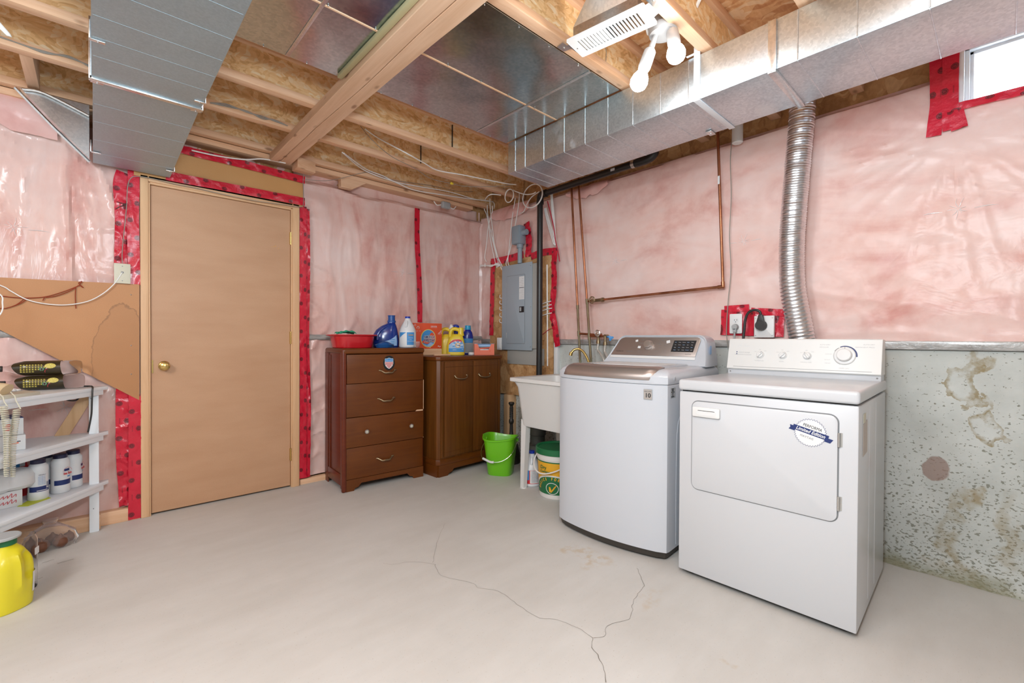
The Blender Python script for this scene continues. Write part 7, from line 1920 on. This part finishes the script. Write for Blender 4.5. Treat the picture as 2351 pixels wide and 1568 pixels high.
# black adapter lead over the shelf edge
cable('black lead lying on the top shelf and hanging over its front edge', [(-0.16, 3.455, ZT+0.006), (-0.08, 3.460, ZT+0.006), (-0.02, 3.450, ZT+0.006), (-0.004, 3.385, ZT+0.006), (-0.004, 3.368, ZT-0.02), (-0.006, 3.366, ZT-0.08), (-0.008, 3.37, ZT-0.14), (-0.016, 3.375, ZT-0.20), (-0.022, 3.38, ZT-0.24)], 0.0042, 'cable_black')
cable('black lead looping below the top shelf', [(-0.12, 3.44, ZT-0.047), (-0.10, 3.43, ZT-0.064), (-0.07, 3.43, ZT-0.066), (-0.055, 3.44, ZT-0.047)], 0.0042, 'cable_black')
# telephone
ph = root('telephone', 'beige corded desk telephone on the top shelf at far left', 'telephone', (-0.335, 3.155, ZT), 54)
bm = bmesh.new(); prism(bm, [(-0.11, 0.0), (0.11, 0.0), (0.11, 0.036), (-0.11, 0.014)], -0.10, 0.10, frame_m((0, 0, 0), (0, -1, 0), (0, 0, 1)) @ Matrix.Diagonal((-1, 1, -1, 1)), 0.006); mobj('phone_base', bm, 'beige_phone', ph)
bm = bmesh.new(); prism(bm, rrect(0.085, 0.075, 0.004, 3, 0.045, -0.01), 0.0, 0.001, Matrix.Translation((0, 0, 0.0252)) @ Matrix.Rotation(R(5.7), 4, 'X')); mobj('keypad_plate', bm, 'label_grey', ph)
for i in range(3):
    for j in range(4):
        bm = bmesh.new(); box(bm, 0.020+0.022*i, 0.034+0.022*i, -0.042+0.018*j, -0.030+0.018*j, 0.019+0.0018*j, 0.0295+0.0018*j, 0.002); mobj('key', bm, 'white_plastic', ph)
bm = bmesh.new(); tube(bm, [(-0.055, -0.10, 0.040), (-0.055, -0.08, 0.048), (-0.055, 0.0, 0.057), (-0.055, 0.08, 0.066), (-0.055, 0.10, 0.064)], lambda t: 0.021+0.007*abs(2*t-1)**3, 14, 6); mobj('handset', bm, 'beige_handset', ph, label='tan handset')
def coil(label, a, b, r):
    a = Vector(a); b = Vector(b); n = int((a-b).length/0.0078)*10; pts = []
    for i in range(n+1):
        t = i/n; c = a.lerp(b, t); rr = r*(1-0.45*t**3)
        c.x += 0.004*math.sin(t*5.0+a.x*90)
        pts.append((c.x+rr*math.cos(i*2*PI/10), c.y+rr*math.sin(i*2*PI/10), c.z))
    pts = [(a.x-0.02, a.y+0.045, ZT+0.03), (a.x-0.004, a.y+0.012, ZT+0.014), (a.x, a.y, ZT-0.005)]+pts
    bm = bmesh.new(); tube(bm, pts, 0.0022, 6, 1); tag(base_origin(mobj('coiled_cord', bm, 'ivory'), tuple(a)), label, 'cord')
coil('cream coiled handset cord hanging in front of the rack, left one', (-0.286, 2.955, 0.785), (-0.278, 2.965, 0.475), 0.0115)
coil('cream coiled handset cord hanging in front of the rack, right one', (-0.254, 2.985, 0.765), (-0.268, 2.985, 0.465), 0.0115)
# cartons on the middle shelf
def carton(name, label, loc, rot, sx, sy, sz, mat, tilt=0.0):
    o = root(name, label, 'box', loc, rot)
    bm = bmesh.new(); box(bm, -sx/2, sx/2, 0, sy, 0, sz, 0.002)
    if tilt:
        bm.transform(Matrix.Rotation(R(tilt), 4, 'Y'))
    return o, mobj('carton', bm, mat, o)
o, ca_ = carton('food_box', 'white box lying at the bottom of the pair on the middle shelf', (-0.305, 3.155, ZM), 8, 0.135, 0.16, 0.070, 'label_white')
plate(ca_, 'print_mark', rrect(0.03, 0.006, 0.002, 2), face_my((0.03, -0.0006, 0.035)), 'carton_orange_light', 0.0004)
plate(ca_, 'print_mark', rrect(0.012, 0.004, 0.0015, 2), face_my((0.045, -0.0006, 0.042)), 'ink_black', 0.0004)
o, ca_ = carton('food_box', 'white box with a round red badge, on top of the other white box', (-0.312, 3.165, ZM+0.0715), 12, 0.135, 0.15, 0.078, 'label_white')
plate(ca_, 'red_badge', ngon(0.017, 24), face_my((0.018, -0.0006, 0.036)), 'ink_red', 0.0004, label='round red badge')
text(ca_, 'Lassonde', 0.009, face_my((0.018, -0.0012, 0.036)), 'ink_white', shear=0.2)
bm = bmesh.new(); box(bm, -0.067, 0.067, 0.001, 0.15, 0.078, 0.081); mobj('blue_top', bm, 'ink_navy', o)
# canisters on the bottom shelf
CG = 'white salt canisters on the bottom shelf'
def canister(label, x, y, rot, front):
    o = root('salt_canister', label, 'canister', (x, y, ZL+0.0006), rot, CG)
    S = [(0.0, 0.036, 0.036), (0.004, 0.0385, 0.0385), (0.035, 0.0385, 0.0385), (0.04, 0.0372, 0.0372), (0.135, 0.0372, 0.0372), (0.145, 0.0385, 0.0385), (0.165, 0.037, 0.037), (0.178, 0.028, 0.028), (0.182, 0.026, 0.026)]
    bm = bmesh.new(); loft(bm, S, 2, 30); mobj('body', bm, 'jug_white', o)
    bm = bmesh.new(); lathe(bm, [(0.028, 0.180), (0.028, 0.197), (0.026, 0.200), (0.0, 0.200)], (0, 0, 0), 26, 'Z', True, False); mobj('lid', bm, 'cap_navy', o, label='dark navy lid')
    bm = bmesh.new(); patch(bm, S, 190, 350, 0.042, 0.068, 0.0006, 2, 24, 3); lb = mobj('label_band', bm, 'ink_navy', o, label='navy wave band')
    LM = face_my((0, -0.0395, 0))
    if front:
        bm = bmesh.new(); patch(bm, S, 250, 290, 0.112, 0.124, 0.0010, 2, 12, 3); mobj('brand_mark', bm, 'ink_navy', o)
        text(o, 'Sea Salt', 0.016, LM @ Matrix.Translation((0, 0.100, 0.0012)), 'ink_red', bold=0.0005, sx=0.85)
        plate(o, 'red_line', arc(0.0225, 0.0235, -80, 80, 12), LM @ Matrix.Translation((0, 0.108, 0.0004)), 'ink_red', 0.0003)
        bm = bmesh.new(); patch(bm, S, 272, 300, 0.080, 0.086, 0.0008, 2, 8, 2); mobj('fish_mark', bm, 'ink_blue', o)
    else:
        text(o, 'Windsor', 0.008, LM @ Matrix.Translation((-0.004, 0.126, 0.001)), 'ink_navy', shear=0.2)
        for j in range(6):
            text(o, 'iodized table salt', 0.0048, LM @ Matrix.Translation((-0.006, 0.117-0.0075*j, 0.001)), 'ink_blue', sx=0.9)
        bm = bmesh.new(); patch(bm, S, 292, 314, 0.055, 0.088, 0.0012, 2, 8, 2); bc = mobj('barcode', bm, 'ink_white', o)
        for j in range(7):
            bm = bmesh.new(); patch(bm, S, 294+2.6*j, 295.2+2.6*j, 0.060, 0.086, 0.0016, 2, 2, 2); mobj('bar', bm, 'ink_navy', bc)
        bm = bmesh.new(); patch(bm, S, 236, 302, 0.046, 0.049, 0.0012, 2, 20, 1); mobj('wave_line', bm, 'ink_white', o)
canister('white salt canister turned back to front, leftmost in the front row', -0.207, 3.305, 30, False)
canister('white sea salt canister with red lettering, second in the front row', -0.130, 3.375, 45, True)
canister('white salt canister behind the leftmost one, mostly hidden', -0.188, 3.432, 70, True)
canister('white salt canister at the back right with a red stripe of letters', -0.083, 3.447, 75, True)
bm = bmesh.new(); prism(bm, [(-0.272, 3.215), (-0.235, 3.19), (-0.16, 3.275), (-0.17, 3.30), (-0.24, 3.30)], ZL, ZL+0.0012); tag(base_origin(mobj('note_paper', bm, 'paper_lime', smooth=False), (-0.21, 3.25, ZL)), 'lime green slip of paper under the salt canister', 'paper')
# bags and packets left of them
def bag(name, label, c, a, b, h, mat, rot=0.0, cat='bag'):
    bm = bmesh.new(); loft(bm, [(0.0, a*0.85, b*0.85), (h*0.15, a, b), (h*0.6, a*0.96, b*0.96), (h*0.9, a*0.8, b*0.75), (h, a*0.55, b*0.5)], 2.8, 28)
    for v in bm.verts:
        w = Vector((noise.noise(v.co*22+Vector(c)), noise.noise(v.co*22+Vector((4, 2, 9))), noise.noise(v.co*20+Vector((1, 8, 3)))))*0.009
        v.co += w; v.co.z = max(0.0, v.co.z)
    bm.transform(Matrix.Translation(c) @ Matrix.Rotation(R(rot), 4, 'Z'))
    return tag(base_origin(mobj(name, bm, mat), c), label, cat)
o, ca_ = carton('food_pack', 'white packet with red script lettering, bottom of the pile on the low shelf', (-0.335, 3.205, ZL), 20, 0.17, 0.13, 0.078, 'bag_white')
for zq in (0.052, 0.024):
    bm = bmesh.new(); tube(bm, [(-0.005+0.007*i+(0.004 if i % 2 else -0.003), -0.0012, zq+(0.011 if i % 2 else -0.007)*(1.3 if i in (1, 7) else 0.7)) for i in range(11)], 0.0012, 5, 5); mobj('script_mark', bm, 'ink_red', ca_, label='red script lettering')
bag('food_bag', 'grey-white plastic bag of food resting on the white packet', (-0.305, 3.265, ZL+0.080), 0.098, 0.07, 0.092, 'bag_white', 35)
o, ca_ = carton('food_pack', 'slanting blue and white packet under the middle shelf', (-0.345, 3.31, ZL+0.165), 25, 0.20, 0.09, 0.062, 'bag_white', 0)
bm = bmesh.new(); box(bm, 0.03, 0.080, -0.001, 0.091, -0.001, 0.063, 0.002); mobj('blue_panel', bm, 'ink_blue', o); plate(o, 'white_panel', rrect(0.02, 0.035, 0.001, 2), face_my((0.055, -0.0016, 0.028)), 'ink_pale_blue', 0.0004)
bag('food_bag', 'dark red bag squeezed behind the salt canisters', (-0.325, 3.435, ZL), 0.085, 0.042, 0.20, 'basin_red', 0)

# ------------------------------------------------------------------ floor at far left
o = root('drink_jug', 'bright yellow plastic jug with a green cap on the floor at far left', 'jug', (-0.262, 2.700, 0), 40)
S0 = [(0.0, 0.066, 0.060), (0.006, 0.072, 0.066), (0.05, 0.075, 0.069), (0.10, 0.077, 0.071), (0.15, 0.077, 0.071), (0.185, 0.073, 0.067), (0.212, 0.063, 0.058), (0.235, 0.047, 0.044), (0.250, 0.033, 0.033), (0.256, 0.0285, 0.0285), (0.262, 0.027, 0.027)]
S = [tuple(q) for q in smooth_pts(S0, 5)]
bm = bmesh.new(); loft(bm, S, 2.7, 64)
for v in bm.verts:      # hollow pressed into the right shoulder, raised grip left of it
    x, y, z = v.co
    if y < 0.02 and 0.05 < z < 0.25:
        fade = ss(0.05, 0.10, z)*ss(0.252, 0.215, z)
        dent = math.exp(-((x-0.040)/0.020)**2)*ss(0.105, 0.135, z)*ss(0.235, 0.205, z)
        rib = math.exp(-((x-0.004)/0.012)**2)
        v.co.y += 0.016*dent*fade - 0.008*rib*fade
        v.co.x -= 0.004*dent
mobj('body', bm, 'jug_lemon', o)
bm = bmesh.new(); lathe(bm, [(0.029, 0.256), (0.034, 0.258), (0.034, 0.280), (0.031, 0.283), (0.0, 0.283)], (0, 0, 0), 26, 'Z', True, False); mobj('cap', bm, 'pail_green', o, label='dark green cap')
bm = bmesh.new(); patch(bm, S, 300, 350, 0.05, 0.13, 0.0007, 2.8, 12, 4); lb = mobj('label', bm, 'label_white', o, label='pale label')
bm = bmesh.new(); patch(bm, S, 322, 345, 0.056, 0.085, 0.0012, 2.8, 8, 2); mobj('barcode', bm, 'label_grey', lb)
bm = bmesh.new(); lathe(bm, [(0.046, 0.0), (0.052, 0.003), (0.053, 0.010), (0.049, 0.013), (0.0, 0.013)], (-0.268, 2.693, 0.2835), 32, 'Z', True, False)
tag(base_origin(mobj('jar_lid', bm, 'label_grey'), (-0.268, 2.693, 0.2835)), 'flat grey-white lid resting on the cap of the yellow jug', 'lid')
o = root('plastic_container', 'clear plastic container standing behind the yellow jug', 'container', (-0.232, 2.862, 0))
bm = bmesh.new(); lathe(bm, [(0.048, 0.0), (0.050, 0.004), (0.052, 0.21), (0.046, 0.225), (0.045, 0.232), (0.043, 0.232), (0.044, 0.222), (0.0495, 0.208), (0.0475, 0.006), (0.0, 0.006)], (0, 0, 0), 28, 'Z', True, False); mobj('shell', bm, 'clear_plastic', o)
plate(o, 'sticker', rrect(0.03, 0.03, 0.002, 2), frame_m((0.049, -0.018, 0.16), (0.35, 0.94, 0), (0, 0, 1)), 'label_white', 0.0006)
ob_ = root('food_bag_clear', 'clear knotted bag of brown bulbs on the floor by the lumber', 'bag', (-0.165, 3.33, 0))
random.seed(2)
for (x, y, r, wh) in ((-0.232, 3.345, 0.034, 'back left'), (-0.160, 3.362, 0.032, 'back middle'), (-0.196, 3.285, 0.033, 'front left'), (-0.126, 3.297, 0.033, 'front right'), (-0.092, 3.365, 0.029, 'back right, smallest')):
    bm = bmesh.new(); lathe(bm, [(0.0, 0.0), (r*0.5, 0.002), (r*0.95, r*0.6), (r, r*0.95), (r*0.8, r*1.45), (r*0.3, r*1.8), (r*0.12, r*2.1), (0.0, r*2.15)], (x, y, 0.002), 18, 'Z', False, False); tag(base_origin(mobj('onion', bm, 'brown_food'), (x, y, 0.002)), 'brown onion inside the clear bag on the floor, %s one' % wh, 'onion', 'onions in the clear bag')
bm = bmesh.new(); loft(bm, [(0.001, 0.09, 0.055), (0.03, 0.105, 0.068), (0.07, 0.095, 0.058), (0.10, 0.06, 0.04), (0.125, 0.025, 0.02), (0.145, 0.030, 0.022)], 2.2, 30, False, False)
for v in bm.verts:
    v.co += Vector((noise.noise(v.co*30), noise.noise(v.co*30+Vector((5, 1, 2))), noise.noise(v.co*30+Vector((2, 8, 4)))*0.5))*0.010
    v.co.z = max(0.0005, v.co.z)
bm.transform(Matrix.Translation((-0.165, 3.33, 0)))
mobj('film', bm, 'film_bag', ob_, True)
for k, (px, r) in enumerate((((-0.164,3.124,0), 0.02), ((-0.102,3.068,0), 0.028), ((-0.184,2.927,0), 0.012))):
    pts = [(px[0]-r, px[1], 0.0), (px[0], px[1]+0.006, 0.0), (px[0]+r, px[1]+0.012, 0.0)]
    crack(pts, 0.0022)
